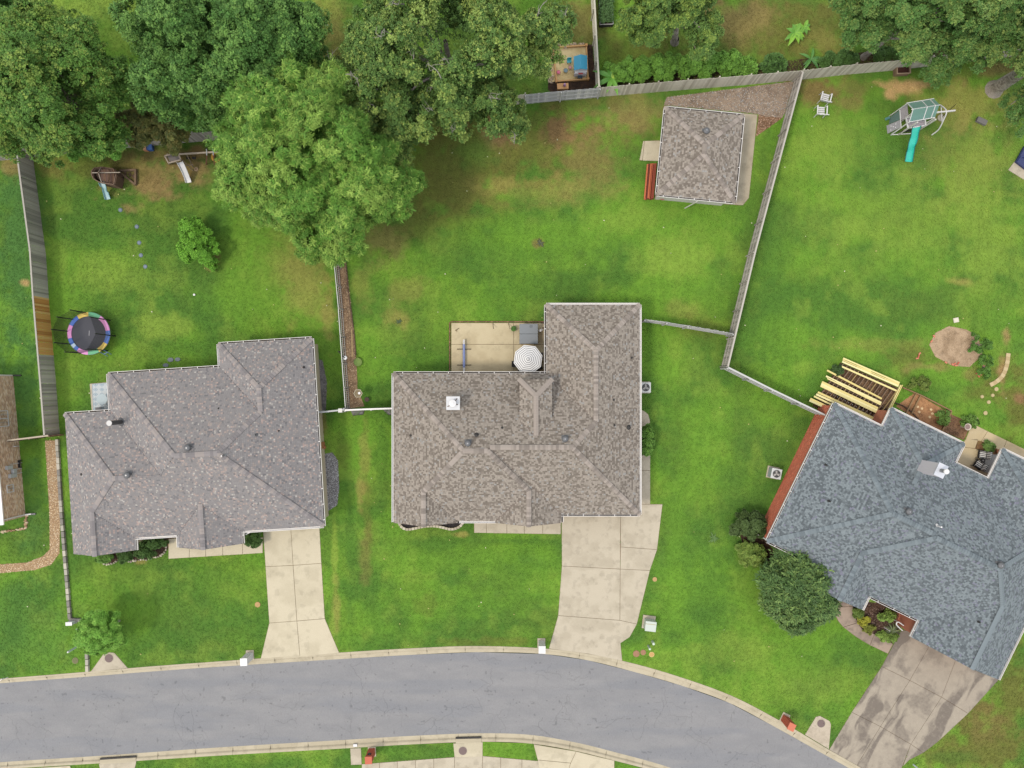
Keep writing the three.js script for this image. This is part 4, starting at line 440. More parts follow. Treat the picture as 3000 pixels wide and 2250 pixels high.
// brown brick house at the edge
{
  const o = thing('house', 'brown brick house side with windows and meters at the picture edge', 'house', P(-150, 1300).setY(0));
  const a = P(75, 1512), b = P(38, 1100), c = P(-420, 1140), d = P(-390, 1550);
  add(o, 'wall', slabW([[a.x, a.z], [b.x, b.z], [c.x, c.z], [d.x, d.z]], -0.05, 2.7), M.mortarBrown);
  brickFace(o, a.clone().setY(0), b.clone().setY(0), 2.7, null, 'bricks', 4, [A(236, 206, 174), A(218, 184, 150), A(206, 172, 146), A(244, 222, 196)]);
  const dir = b.clone().sub(a).normalize(), nn = dir.clone().cross(V(0, 1, 0)), at = (t, y, e = 0.03) => a.clone().lerp(b, t).addScaledVector(nn, e).setY(y);
  for (const [t, w, y0, y1, grid] of [[0.7, 1.2, 1.0, 2.2, true], [0.215, 0.55, 1.1, 1.8, false]]) { const l = w / a.distanceTo(b) / 2, win = add(o, 'window', join([beam(at(t - l, y0), at(t + l, y0), 0.06, 0.07), beam(at(t - l, y1), at(t + l, y1), 0.06, 0.07), beam(at(t - l, y0), at(t - l, y1), 0.06, 0.06), beam(at(t + l, y0), at(t + l, y1), 0.06, 0.06), ...(grid ? [beam(at(t, y0), at(t, y1), 0.06, 0.06)] : [])]), M.white); for (const s of grid ? [-1, 1] : [0]) add(win, 'pane', beam(at(t + s * l / 2, (y0 + y1) / 2 - (y1 - y0) / 2 + 0.03, 0.02), at(t + s * l / 2, y1 - 0.03, 0.02), grid ? w / 2 - 0.08 : w - 0.08, 0.015, dir.clone()), seen(190, 206, 214, 0.15)); }
  for (const [t, y, w, h] of [[0.36, 1.5, 0.28, 0.6], [0.33, 1.0, 0.34, 0.4], [0.30, 1.2, 0.3, 0.7]]) add(o, 'meter_box', box(at(t, y, 0.12), 0.2, h, w, 0), seen(206, 210, 214, 0.5, 0.2));
  add(o, 'conduit', join([rod(at(0.31, 0.1, 0.1), at(0.31, 1.0, 0.1), 0.025), rod(at(0.34, 0.1, 0.1), at(0.34, 0.9, 0.1), 0.025), rod(at(0.38, 0.0, 0.1), at(0.38, 1.3, 0.1), 0.025)]), M.white);
  add(o, 'downspout', join([beam(at(0.015, 2.65, 0.06), at(0.012, 0.15, 0.06), 0.09, 0.09), beam(at(0.012, 0.15, 0.06), at(0.012, 0.08, 0.5), 0.1, 0.1)]), M.trim); add(o, 'downspout', join([beam(at(1.0, 2.65, 0.06), at(1.0, 0.2, 0.06), 0.09, 0.09)]), M.trim); add(o, 'splash_pipe', beam(at(0.012, 0.08, 0.45), at(0.01, 0.06, 0.85), 0.14, 0.1), M.vent); add(o, 'splash_pipe', beam(at(1.0, 0.1, 0.1), at(0.995, 0.06, 0.7), 0.12, 0.09), M.dark);
  { const e = 2.75, q = (u, v) => P(u, v, e); const A0 = q(-30, 1085), B0 = q(8, 1538), C0 = q(-420, 1560), D0 = q(-440, 1110), ri = q(-260, 1300), rj = q(-250, 1350); ri.y = rj.y = e + 2.4; const f = (...p) => p.flatMap((v) => [v.x, v.y, v.z]); add(o, 'roof', upward(f(A0, ri, B0, ri, rj, B0, B0, rj, C0, C0, rj, ri, C0, ri, D0, D0, ri, A0)), mat([1, 1, 1], 0.95, 0, { color: 0x8a8688 })); add(o, 'gutter', beam(A0.clone().setY(e - 0.05), B0.clone().setY(e - 0.05), 0.12, 0.1), M.trim); }
  add(o, 'vent', box(at(0.5, 0.5, 0.05), 0.3, 0.4, 0.06, 0), M.white);
  { const p = P(62, 1358); const k = thing('hose_cart', 'black wheeled hose cart by the brown brick wall', 'hose cart', p); add(k, 'frame', join([box(V(p.x, 0.35, p.z), 0.35, 0.06, 0.6), box(V(p.x - 0.15, 0.6, p.z - 0.28), 0.05, 0.6, 0.05), box(V(p.x - 0.15, 0.6, p.z + 0.28), 0.05, 0.6, 0.05), box(V(p.x - 0.15, 0.9, p.z), 0.05, 0.05, 0.6)]), M.black); for (const s of [-1, 1]) { const w = cyl(V(0, -0.03, 0), 0.17, 0.06, 16); w.rotateX(Math.PI / 2); w.translate(p.x, 0.17, p.z + s * 0.27); add(k, 'wheel', w, M.dark); } }
}

// ---------------------------------------------------------------- fences
const greys = [[196, 191, 183], [184, 179, 171], [170, 166, 158], [206, 201, 192], [160, 156, 150], [190, 186, 180]].map((c) => seen(...c, 0.9)), tans = [[240, 182, 106], [226, 162, 88], [250, 204, 132], [208, 146, 78]].map((c) => seen(...c, 0.85)), cools = [[208, 209, 208], [192, 194, 195], [222, 222, 220], [178, 180, 182]].map((c) => seen(...c, 0.9)), greens = [[210, 206, 190], [220, 216, 200], [196, 191, 175], [228, 224, 208]].map((c) => seen(...c, 0.9));
const picketGeos = {};
function fence({ label, line, h = 1.83, side = 1, mats = greys, newer, railSide = -1, w = 0.14, gap = 0.006, capRail = false, name = 'fence', seed = 1, posts = 2.4, wob = 0.02, topRail }) {
  const r = rng(seed * 97), pts = line.map(([u, v]) => P(u, v)), o = thing(name, label, 'fence', pts[0]);
  const key = `${h}_${w}`, geo = picketGeos[key] ??= (() => { const g = new THREE.BoxGeometry(w - gap, h, 0.02); g.translate(0, h / 2, 0); return g; })();
  for (let s = 0; s < pts.length - 1; s++) {
    const a = pts[s], b = pts[s + 1], d = b.clone().sub(a), l = d.length(); d.normalize(); const nrm = V(-d.z, 0, d.x).multiplyScalar(railSide), n = Math.max(1, Math.round(l / w)), ang = Math.atan2(-d.z, d.x);
    for (let i = 0; i < n; i++) { const p = a.clone().lerp(b, (i + 0.5) / n).addScaledVector(nrm, 0.02 + (r() - 0.5) * 0.012), isNew = newer && newer(p); const ms = isNew ? tans : mats; put(o, 'picket', geo, ms[Math.floor(r() * ms.length)], p, qe((r() - 0.5) * wob, ang, 0), V(1, 1 - r() * 0.015, 1)); }
    const np = Math.max(1, Math.round(l / posts)); for (let i = 0; i <= np; i++) { if (i === np && s < pts.length - 2) continue; const p = a.clone().lerp(b, i / np).addScaledVector(nrm, 0.11); add(o, 'post', box(V(p.x, h / 2 - 0.01, p.z), 0.09, h - 0.02, 0.09, ang), mats[i % mats.length]); }
    for (const y of [0.3, h * 0.52, h - 0.22]) { const e = nrm.clone().multiplyScalar(0.05); add(o, 'rail', beam(a.clone().add(e).setY(y), b.clone().add(e).setY(y), 0.04, 0.09), mats[1]); }
    if (capRail) add(o, 'top_rail', beam(a.clone().addScaledVector(nrm, 0.03).setY(h + 0.02), b.clone().addScaledVector(nrm, 0.03).setY(h + 0.02), 0.12, 0.035), topRail || mats[0]);
  }
  return o;
}
fence({ label: 'weathered grey board fence with a repaired orange section beside the trampoline', line: [[97, 463], [135, 745], [144, 880], [155, 1010], [166, 1140], [176, 1272]], mats: greys, railSide: 1, newer: (p) => p.z > P(0, 874).z && p.z < P(0, 1040).z, seed: 1, capRail: true, topRail: greys[1] });
fence({ label: 'grey board fence behind the two play sets, partly under trees', line: [[-60, 478], [97, 461], [361, 435], [669, 408]], mats: greys, railSide: -1, seed: 2 });
fence({ label: 'grey board fence under the dark clumped tree', line: [[669, 408], [930, 372], [1195, 345], [1390, 322], [1538, 304]], mats: greens, railSide: -1, seed: 3 });
fence({ label: 'pale grey fence showing its rails between the clumped tree and the banana plant', line: [[1538, 304], [1640, 294], [1750, 285]], mats: cools, railSide: 1, seed: 14 });
fence({ label: 'long pale grey board fence behind the outbuilding and lawns', line: [[1750, 285], [2000, 264], [2180, 250], [2330, 236], [2480, 219], [2606, 208], [2881, 176], [3040, 158]], mats: greens, railSide: -1, seed: 4, w: 0.145 });
fence({ label: 'weathered fence dividing the play pit from the banana plant yard', line: [[1730, -40], [1736, 60], [1748, 282]], mats: greens, railSide: 1, seed: 5, capRail: true });
fence({ label: 'tall grey fence between the outbuilding lawn and the play set lawn', line: [[2326, 240], [2262, 480], [2190, 752], [2113, 1076]], mats: greys, railSide: 1, seed: 6, capRail: true });
fence({ label: 'grey fence from the corner post to the red brick wall', line: [[2113, 1077], [2240, 1141], [2398, 1217]], mats: cools, railSide: 1, seed: 7, capRail: true });
fence({ label: 'thin bowed grey fence from the brown roof corner to the tall fence', line: [[1877, 941], [1940, 949], [2000, 959], [2128, 981]], mats: cools, railSide: 1, seed: 8 });
fence({ label: 'short pale fence between the speckled house and the rail fence', line: [[950, 1207], [1024, 1199]], mats: cools, railSide: -1, seed: 9, capRail: true, topRail: cools[1] });
fence({ label: 'short white capped fence between the rail fence and the brown roofed house', line: [[1026, 1198], [1100, 1195], [1168, 1193]], mats: cools, railSide: 1, seed: 10, capRail: true, topRail: M.trim });
fence({ label: 'brown fence from the brick house wall to the block edging', line: [[70, 1284], [130, 1277], [186, 1270]], mats: [M.brownWood, seen(134, 108, 88, 0.9)], railSide: 1, seed: 11, capRail: true, topRail: seen(190, 176, 156, 0.9) });
{ // open rail fence with dark wire
  const line = [[990, 772], [1002, 900], [1013, 1060], [1023, 1196]].map(([u, v]) => P(u, v)), o = thing('rail_fence', 'open three-rail fence with dark pickets beside the mulch strip', 'fence', line[0]), dk = [seen(92, 76, 66, 0.9), seen(78, 64, 56, 0.9), seen(106, 88, 76, 0.9)], g = new THREE.BoxGeometry(0.09, 1.35, 0.02), r = rng(4); g.translate(0, 0.72, 0);
  for (let s = 0; s < 3; s++) { const a = line[s], b = line[s + 1], d = b.clone().sub(a), l = d.length(); d.normalize(); const ang = Math.atan2(-d.z, d.x), n = Math.round(l / 0.15); for (let i = 0; i < n; i++) put(o, 'picket', g, dk[Math.floor(r() * 3)], a.clone().lerp(b, (i + 0.5) / n), qe(0, ang, 0)); for (const y of [0.12, 0.8, 1.4]) { const e = V(0.04, 0, 0); add(o, 'rail', beam(a.clone().add(e).setY(y), b.clone().add(e).setY(y), 0.05, 0.09), y > 1 ? cools[2] : greys[0]); } for (let i = 0; i < 2; i++) { const p = a.clone().lerp(b, i / 2 + 0.05); add(o, 'post', box(V(p.x + 0.08, 0.75, p.z), 0.1, 1.5, 0.1), greys[1]); } }
  const e = P(1019, 1199); add(o, 'gate_post', join([box(V(e.x - 0.15, 0.95, e.z + 0.03), 0.3, 1.9, 0.3)]), M.sidingWhite);
}

// ---------------------------------------------------------------- foliage
function leafSpray(seed, n, L, w, spread, elev, along = 0) { // a twig's worth of folded leaves
  const r = rng(seed), pos = [], nr = [];
  for (let i = 0; i < n; i++) {
    const a = r() * 6.283, e = lerp(elev[0], elev[1], r()), dir = V(Math.cos(a) * Math.cos(e), Math.sin(e), Math.sin(a) * Math.cos(e)), side = V(-Math.sin(a), (r() - 0.5) * 0.5, Math.cos(a)).normalize(), up = side.clone().cross(dir).normalize(); if (up.y < 0) up.negate();
    const b = V((r() - 0.5) * spread, (r() - 0.5) * spread * 0.6, (r() - 0.5) * spread); if (along) b.x += (i / n - 0.5) * along; const l = L * (0.7 + r() * 0.6), ww = w * (0.7 + r() * 0.6), tip = b.clone().addScaledVector(dir, l), mid = b.clone().addScaledVector(dir, l * 0.5).addScaledVector(up, -l * 0.06), p1 = mid.clone().addScaledVector(side, ww).addScaledVector(up, ww * 0.35), p2 = mid.clone().addScaledVector(side, -ww).addScaledVector(up, ww * 0.35);
    for (const t of [[b, p1, tip], [b, tip, p2]]) { const n0 = t[1].clone().sub(t[0]).cross(t[2].clone().sub(t[0])).normalize(); if (n0.y < 0) n0.negate(); for (const q of t) { pos.push(q.x, q.y, q.z); nr.push(n0.x, n0.y, n0.z); } }
  }
  const g = new THREE.BufferGeometry(); g.setAttribute('position', new THREE.Float32BufferAttribute(pos, 3)); g.setAttribute('normal', new THREE.Float32BufferAttribute(nr, 3)); return wind(g);
}
const leafMat = new THREE.MeshPhysicalMaterial({ color: 0xffffff, roughness: 0.75, transmission: 0.12, thickness: 0, side: THREE.DoubleSide });
const SP = { broad: leafSpray(1, 13, 0.14, 0.043, 0.24, [-0.3, 0.9]), narrow: leafSpray(2, 16, 0.2, 0.024, 0.24, [-0.6, 0.8]), fine: leafSpray(3, 10, 0.12, 0.035, 0.16, [-0.2, 1.0]), frond: leafSpray(4, 16, 0.12, 0.022, 0.05, [-0.3, 0.7], 0.42), big: leafSpray(5, 6, 0.3, 0.09, 0.25, [-0.2, 0.8]) };
const barkMat = mat([1, 1, 1], 0.95, 0, { map: speckle(A(190, 182, 172), A(142, 132, 124), 12, 256, 0.4, 0.3) });
function limb(pts, r0, r1, n = 8) { const c = new THREE.CatmullRomCurve3(pts), seg = Math.max(6, pts.length * 4), fr = c.computeFrenetFrames(seg), pos = [], idx = [], uv = []; for (let i = 0; i <= seg; i++) { const p = c.getPoint(i / seg), rr = lerp(r0, r1, i / seg); for (let k = 0; k <= n; k++) { const a = k / n * 6.2832, q = p.clone().addScaledVector(fr.normals[i], Math.cos(a) * rr).addScaledVector(fr.binormals[i], Math.sin(a) * rr); pos.push(q.x, q.y, q.z); uv.push(k / n * 2, i / seg * 6); } } for (let i = 0; i < seg; i++) for (let k = 0; k < n; k++) { const a = i * (n + 1) + k; idx.push(a, a + 1, a + n + 1, a + 1, a + n + 2, a + n + 1); } const g = new THREE.BufferGeometry(); g.setAttribute('position', new THREE.Float32BufferAttribute(pos, 3)); g.setAttribute('uv', new THREE.Float32BufferAttribute(uv, 2)); g.setIndex(idx); g.computeVertexNormals(); return g; }
function plant({ name = 'tree', label, category = 'tree', group, u, v, h, ru, rv, ry, lobes = 50, lr = 1.1, count = 12000, spray = 'broad', cols, base, trunk = 0.28, seed = 1, scale = 1, extra = [], low = -0.35, twigs = 0, inner = 0.72, partName = 'crown', lightShare = 0.35, spread = 1, clump = 0.78, hollow = 0.12 }) {
  const r = rng(seed * 131 + 7), c = P(u, v, h), k = (H - h) / H / S, rx = ru * k, rz = rv * k, b0 = base ? P(...base) : V(c.x, 0, c.z), o = thing(name, label, category, b0, group), L = [];
  const dome = (cx, cy, cz, ax, ay, az, n, lrad) => { const lead = 3 + Math.floor(r() * 4), ph = r() * 6.28; for (let i = 0; i < n; i++) { if (n > 15 && lrad > 0.85 && r() < hollow) continue; const y = lerp(1, low, (i + 0.5) / n), a = i * 2.39996 + r() * 0.9, q = Math.sqrt(Math.max(0, 1 - y * y)), f = inner + 0.06 + (r() - 0.5) * 0.26 + 0.14 * Math.sin(a * lead + ph) * q; L.push({ p: V(cx + Math.cos(a) * q * ax * f, cy + y * ay * f + (r() - 0.5) * ay * 0.3, cz + Math.sin(a) * q * az * f), r: lrad * clump * (0.6 + r() * 0.75), t: r(), s: r() }); } };
  dome(c.x, h, c.z, rx, ry, rz, lobes, lr);
  for (const [eu, ev, eh, eru, erv, ery, n, lrr] of extra) { const q = P(eu, ev, eh), kk = (H - eh) / H / S; dome(q.x, eh, q.z, eru * kk, ery, erv * kk, n, lrr ?? lr); }
  // trunk and limbs
  if (trunk) {
    const parts = [limb([b0.clone().setY(-0.1), b0.clone().lerp(V(c.x, 0, c.z), 0.3).setY(h * 0.35), V(lerp(b0.x, c.x, 0.75), h * 0.7, lerp(b0.z, c.z, 0.75)), V(c.x, ry < 1.5 ? h * 0.8 : h + ry * 0.3, c.z)], trunk, trunk * 0.35, 10)];
    parts.push(limb([b0.clone().setY(-0.1), b0.clone().setY(Math.min(0.15, ry * 0.1)), b0.clone().setY(Math.min(0.6, ry * 0.3))], trunk * 1.5, trunk * 0.95, 10));
    for (let i = 0; i < Math.min(26, L.length); i++) { let q = L[Math.floor(i * L.length / Math.min(26, L.length))].p; const s = V(lerp(b0.x, c.x, 0.6), lerp(h * 0.4, h * 0.85, r()), lerp(b0.z, c.z, 0.6)), bow = Math.min(1, ry / 3), m = s.clone().lerp(q, 0.5).add(V((r() - 0.5) * 0.8 * bow, (ry < 1.5 ? -0.05 : 0.3 + r() * 0.5) * bow, (r() - 0.5) * 0.8 * bow)); if (ry < 1.5) q = q.clone().lerp(V(c.x, h * 0.5, c.z), 0.35); parts.push(limb([s, m, q], trunk * 0.32, Math.min(0.03, trunk * 0.15), 5)); }
    add(o, 'trunk', mergeGeometries(parts), barkMat);
    if (twigs) { const tw = []; for (let i = 0; i < twigs; i++) { const q = L[Math.floor(r() * L.length)], s = q.p.clone(), e = s.clone().add(V((r() - 0.5) * 3, q.r * 0.9 + r() * 0.5, (r() - 0.5) * 3)), m = s.clone().lerp(e, 0.5).add(V((r() - 0.5) * 0.5, 0.3, (r() - 0.5) * 0.5)); tw.push(limb([s, m, e], 0.04, 0.012, 4)); for (let j = 0; j < 3; j++) tw.push(limb([m.clone().lerp(e, j / 3), m.clone().lerp(e, j / 3).add(V((r() - 0.5) * 0.6, 0.12, (r() - 0.5) * 0.6)), m.clone().lerp(e, j / 3).add(V((r() - 0.5) * 1.1, 0.2, (r() - 0.5) * 1.1))], 0.02, 0.008, 4)); } add(o, 'bare_twigs', mergeGeometries(tw), seen(168, 162, 156, 0.9)); }
  }
  const tot = L.reduce((a, l) => a + l.r * l.r, 0), list = [], up = V(0, 1, 0), q1 = new THREE.Quaternion(), q2 = new THREE.Quaternion();
  for (const l of L) {
    const n = Math.round(count * l.r * l.r / tot), tone = mix3(cols[0], cols[1], 0.3 + 0.4 * l.t), share = cols[2] ? lightShare * (0.35 + 1.3 * l.s) : 0;
    const m = Math.max(5, Math.round(l.r * l.r * (spray === 'frond' ? 60 : 15) * (l.r < 0.5 ? 3.4 : 1))), sub = Array.from({ length: m }, () => { const y = lerp(-0.5, 1, Math.pow(r(), 0.75)), a = r() * 6.283, q = Math.sqrt(1 - Math.min(1, y * y)), d = V(Math.cos(a) * q, y, Math.sin(a) * q), f = l.r * spread * (0.72 + 0.36 * r()); return { d, p: l.p.clone().add(V(d.x * f, d.y * f * 0.95, d.z * f)), r: Math.min(0.42, l.r * 0.42) * (0.6 + r() * 0.7), s: r() }; });
    for (let i = 0; i < n; i++) {
      const sb = sub[i % m], d = sb.d, y2 = lerp(-0.6, 1, r()), a2 = r() * 6.283, q2_ = Math.sqrt(1 - Math.min(1, y2 * y2)), g2 = sb.r * (0.35 + 0.75 * Math.sqrt(r())), p = sb.p.clone().add(V(Math.cos(a2) * q2_ * g2, y2 * g2 * 0.8, Math.sin(a2) * q2_ * g2)); if (p.y < 0.03) p.y = 0.03 + r() * 0.1;
      q1.setFromUnitVectors(up, V(d.x * 0.9 + Math.cos(a2) * 0.4, 0.6 + d.y * 0.6, d.z * 0.9 + Math.sin(a2) * 0.4).normalize()); q2.setFromAxisAngle(up, r() * 6.283);
      const kk = 0.84 + r() * 0.32, lc = r() < share * (0.4 + 1.2 * sb.s) ? mix3(tone, cols[2], 0.4 + r() * 0.6) : mix3(tone, r() < 0.5 ? cols[0] : cols[1], 0.5); list.push([p, q1.clone().multiply(q2), scale * (0.7 + r() * 0.5), [lc[0] * kk, lc[1] * kk, lc[2] * kk]]);
    }
  }
  for (let i = 0; i < count * 0.1; i++) { const l = L[Math.floor(r() * L.length)], p = l.p.clone().lerp(V(c.x, h * 0.8, c.z), 0.12 + r() * 0.3).add(V((r() - 0.5) * l.r * 2, (r() - 0.5) * l.r, (r() - 0.5) * l.r * 2)); if (p.y < 0.05) p.y = 0.05; list.push([p, qe(r() - 0.5, r() * 6.3, r() - 0.5), scale * (0.8 + r() * 0.5), bump1(mix3(cols[0], cols[1], r()), 0.85 + r() * 0.3)]); }
  instanced(o, partName, SP[spray], leafMat, list);
  return o;
}
const F = { deep: A(84, 134, 44), mid: A(108, 158, 52), light: A(150, 184, 80), cool: A(84, 138, 54), coolL: A(134, 182, 82), yel: A(160, 188, 80), olive: A(134, 140, 64), lime: A(110, 170, 50), bright: A(140, 176, 72) };
plant({ label: 'broad dark green tree in the upper corner behind the board fence', u: 160, v: 260, h: 8, ru: 225, rv: 190, ry: 4.2, lobes: 66, lr: 1.35, count: 36000, cols: [F.deep, F.mid, F.yel], lightShare: 0.34, hollow: 0.26, clump: 0.85, seed: 1, trunk: 0.34, extra: [[140, 140, 8.5, 100, 95, 2.6, 16], [110, 400, 5, 130, 50, 2, 12, 1.1]] });
plant({ label: 'dark tree at the very corner of the picture', u: 0, v: 60, h: 7.5, ru: 75, rv: 90, ry: 3, lobes: 18, lr: 1.2, count: 6000, cols: [F.deep, F.cool], seed: 2 });
plant({ label: 'wide blue-green tree between the corner tree and the bright tree', u: 650, v: 150, h: 8.5, ru: 262, rv: 180, ry: 4.4, lobes: 74, lr: 1.35, count: 42000, cols: [F.cool, F.deep, F.coolL], lightShare: 0.45, hollow: 0.26, clump: 0.85, seed: 3, trunk: 0.36, extra: [[575, 265, 6.5, 160, 75, 2.4, 20], [830, 110, 8, 100, 110, 2.6, 14]] });
plant({ name: 'small_tree', label: 'small olive-brown tree overhanging the fence by the swing set', u: 455, v: 365, h: 3.6, ru: 85, rv: 75, ry: 1.7, lobes: 22, lr: 0.7, count: 6500, spray: 'fine', scale: 1.3, cols: [F.olive, A(96, 112, 54), A(150, 140, 70)], seed: 4, trunk: 0.12 });
plant({ name: 'shrub', category: 'shrub', label: 'bright green bush spilling over the fence under the corner tree', u: 275, v: 418, h: 2.2, ru: 95, rv: 42, ry: 1.3, lobes: 20, lr: 0.6, count: 6000, cols: [A(98, 160, 52), A(120, 180, 58)], seed: 5, trunk: 0.08 });
plant({ label: 'large bright yellow-green tree in the middle of the back yards', u: 880, v: 430, h: 8, ru: 225, rv: 225, ry: 4.8, lobes: 80, lr: 1.2, count: 46000, spray: 'narrow', cols: [A(96, 152, 44), A(118, 174, 54), A(174, 210, 92)], lightShare: 0.45, inner: 0.68, hollow: 0.2, clump: 0.84, seed: 6, trunk: 0.4, extra: [[1060, 530, 7, 160, 140, 3.2, 34], [960, 650, 5.5, 120, 110, 2.6, 22], [770, 530, 6, 110, 110, 2.6, 14]] });
plant({ label: 'big ragged tree with pale leaf clumps and bare twigs behind the fence', u: 1310, v: 150, h: 8.5, ru: 320, rv: 215, ry: 4.6, lobes: 72, lr: 1.05, count: 34000, spray: 'broad', cols: [A(88, 130, 54), A(112, 152, 62), A(172, 196, 94)], lightShare: 0.4, clump: 0.9, inner: 0.8, seed: 7, trunk: 0.42, twigs: 34, base: [1345, 335], extra: [[1230, 340, 6, 150, 70, 2, 16, 0.9], [1420, 330, 5.6, 130, 70, 2, 14, 0.9], [1120, 260, 7, 110, 120, 2.4, 12, 0.95], [1140, 410, 5, 70, 60, 1.6, 6, 0.9]] });
plant({ label: 'tree with a visible trunk beside the raised planter yard', u: 1985, v: -40, h: 7, ru: 150, rv: 95, ry: 2.6, lobes: 26, lr: 1.0, count: 15000, cols: [A(92, 134, 58), A(118, 158, 64), F.yel], seed: 8, base: [1976, 124], trunk: 0.26, extra: [[1890, 75, 5.5, 62, 50, 1.8, 12, 0.85], [2062, 110, 4.5, 30, 80, 1.6, 8, 0.7], [2020, 20, 6, 60, 50, 1.6, 8, 0.8]] });
plant({ label: 'spreading green tree in the upper right over the fence', u: 2720, v: 20, h: 7.5, ru: 270, rv: 130, ry: 3.2, lobes: 56, lr: 1.15, count: 28000, cols: [F.cool, A(104, 144, 66), A(146, 174, 84)], seed: 9, base: [2530, 168], trunk: 0.22, twigs: 4, extra: [[2560, 30, 6, 100, 70, 2, 14, 0.9], [2760, 140, 5, 90, 60, 2, 12, 0.9], [2860, 130, 5, 60, 60, 2, 10, 0.9]] });
plant({ label: 'thick grey trunked tree leaning out at the right edge', u: 3140, v: 120, h: 9, ru: 170, rv: 170, ry: 4, lobes: 40, lr: 1.2, count: 12000, cols: [F.cool, A(110, 146, 70), A(150, 174, 84)], seed: 10, base: [2912, 262], trunk: 0.55, extra: [[2985, 330, 5, 55, 60, 1.4, 7, 0.6], [2990, 130, 7, 60, 70, 2, 10, 0.9]] });
plant({ name: 'small_tree', label: 'small round green tree on the front lawn by the street', u: 300, v: 1848, h: 2.3, ru: 60, rv: 60, ry: 1.3, lobes: 30, lr: 0.7, count: 9000, spray: 'narrow', scale: 0.75, cols: [A(116, 180, 58), A(138, 200, 68), A(168, 220, 92)], seed: 11, trunk: 0.08 });
plant({ name: 'shrub', category: 'shrub', label: 'leafy green bush alone on the back lawn with stepping discs', u: 578, v: 713, h: 1.2, ru: 58, rv: 58, ry: 1.1, lobes: 20, lr: 0.5, count: 4200, cols: [A(120, 188, 54), A(144, 208, 62)], spray: 'broad', scale: 0.9, seed: 12, trunk: 0.06, extra: [[625, 775, 0.4, 14, 14, 0.35, 4, 0.3]] });
plant({ name: 'shrub', category: 'shrub', label: 'big dark feathery shrub at the corner of the blue-grey roof', u: 2332, v: 1722, h: 1.9, ru: 108, rv: 104, ry: 1.9, lobes: 64, lr: 0.5, count: 4600, spray: 'frond', scale: 2.3, cols: [A(74, 110, 50), A(96, 134, 64), A(132, 164, 84)], lightShare: 0.4, seed: 13, trunk: 0.1, spread: 1.5, clump: 0.9 });
plant({ name: 'shrub', category: 'shrub', label: 'round clipped dark shrub beside the brick wall corner', u: 2190, v: 1533, h: 0.9, ru: 50, rv: 42, ry: 0.9, lobes: 22, lr: 0.45, count: 5000, spray: 'fine', cols: [A(74, 100, 42), A(88, 116, 48)], seed: 14, trunk: 0.05 });
plant({ name: 'shrub', category: 'shrub', label: 'yellow-green low bush between the clipped shrub and the feathery shrub', u: 2200, v: 1620, h: 0.5, ru: 40, rv: 36, ry: 0.6, lobes: 14, lr: 0.35, count: 2400, spray: 'fine', cols: [A(112, 150, 52), A(146, 168, 70)], seed: 15, trunk: 0.04, extra: [[2178, 1610, 0.4, 20, 20, 0.4, 5, 0.3]] });
const roundShrubs = [[745, 1577, 24, 22, 0.7, 'round clipped shrub between the front walk and the garage door'], [424, 1612, 25, 24, 0.75, 'largest round shrub in the dark bed before the speckled house'], [456, 1586, 26, 22, 0.75, 'round shrub close under the porch gutter of the speckled house'], [368, 1628, 17, 14, 0.5, 'small clipped shrub in the middle of the dark bed'], [308, 1634, 20, 12, 0.45, 'low light green shrub at the outer end of the dark bed']];
roundShrubs.forEach(([u, v, ru, rv, ry, label], i) => plant({ name: 'shrub', category: 'shrub', group: 'clipped shrubs before the speckled house', label, u, v, h: ry * 0.9, ru, rv, ry, lobes: 16, lr: 0.26, count: 2600, spray: 'fine', scale: 0.75, cols: i === 4 ? [A(110, 160, 60), A(126, 176, 70)] : [A(66, 104, 36), A(84, 124, 44)], seed: 20 + i, trunk: 0.04 }));
plant({ name: 'shrub', category: 'shrub', label: 'oblong green shrub on the side path of the brown roofed house', u: 1889, v: 1290, h: 0.8, ru: 22, rv: 42, ry: 0.8, lobes: 22, lr: 0.3, count: 3400, spray: 'fine', cols: [A(94, 142, 44), A(112, 162, 52)], seed: 30, trunk: 0.04 });
const hedges = [[1830, 215, 60, 30], [1905, 200, 60, 30], [1985, 198, 60, 32], [2060, 192, 55, 30], [2130, 190, 45, 26]]; hedges.forEach(([u, v, ru, rv], i) => plant({ name: 'hedge', category: 'hedge', group: 'leafy hedge clumps behind the long fence', label: ['leafy hedge clump next to the banana plant by the fence', 'leafy hedge clump second from the banana plant', 'middle leafy hedge clump behind the long fence', 'leafy hedge clump behind the outbuilding corner', 'end leafy hedge clump farthest from the banana plant'][i], u, v, h: 0.9, ru, rv, ry: 0.8, lobes: 18, lr: 0.42, count: 3600, cols: [A(104, 158, 52), A(130, 184, 62)], seed: 40 + i, trunk: 0.04, scale: 0.8 }));
[[2185, 198, 34, 20, 'broad leafed light green clump behind the fence'], [2268, 192, 26, 18, 'arching fern-like clump behind the fence'], [2440, 178, 40, 14, 'low dark weed clump near the thin trunk'], [2480, 172, 26, 12, 'low leafy weeds at the foot of the thin trunk'], [2610, 156, 45, 14, 'dark weeds behind the planter box fence']].forEach(([u, v, ru, rv, label], i) => plant({ name: 'ground_plant', category: 'plant', label, u, v, h: 0.5, ru, rv, ry: 0.5, lobes: 10, lr: 0.32, count: 1500, spray: i < 2 ? 'big' : 'broad', scale: 0.9, cols: i === 0 ? [A(120, 176, 62), A(140, 190, 76)] : [A(78, 122, 50), A(96, 140, 60)], seed: 50 + i, trunk: 0.03 }));
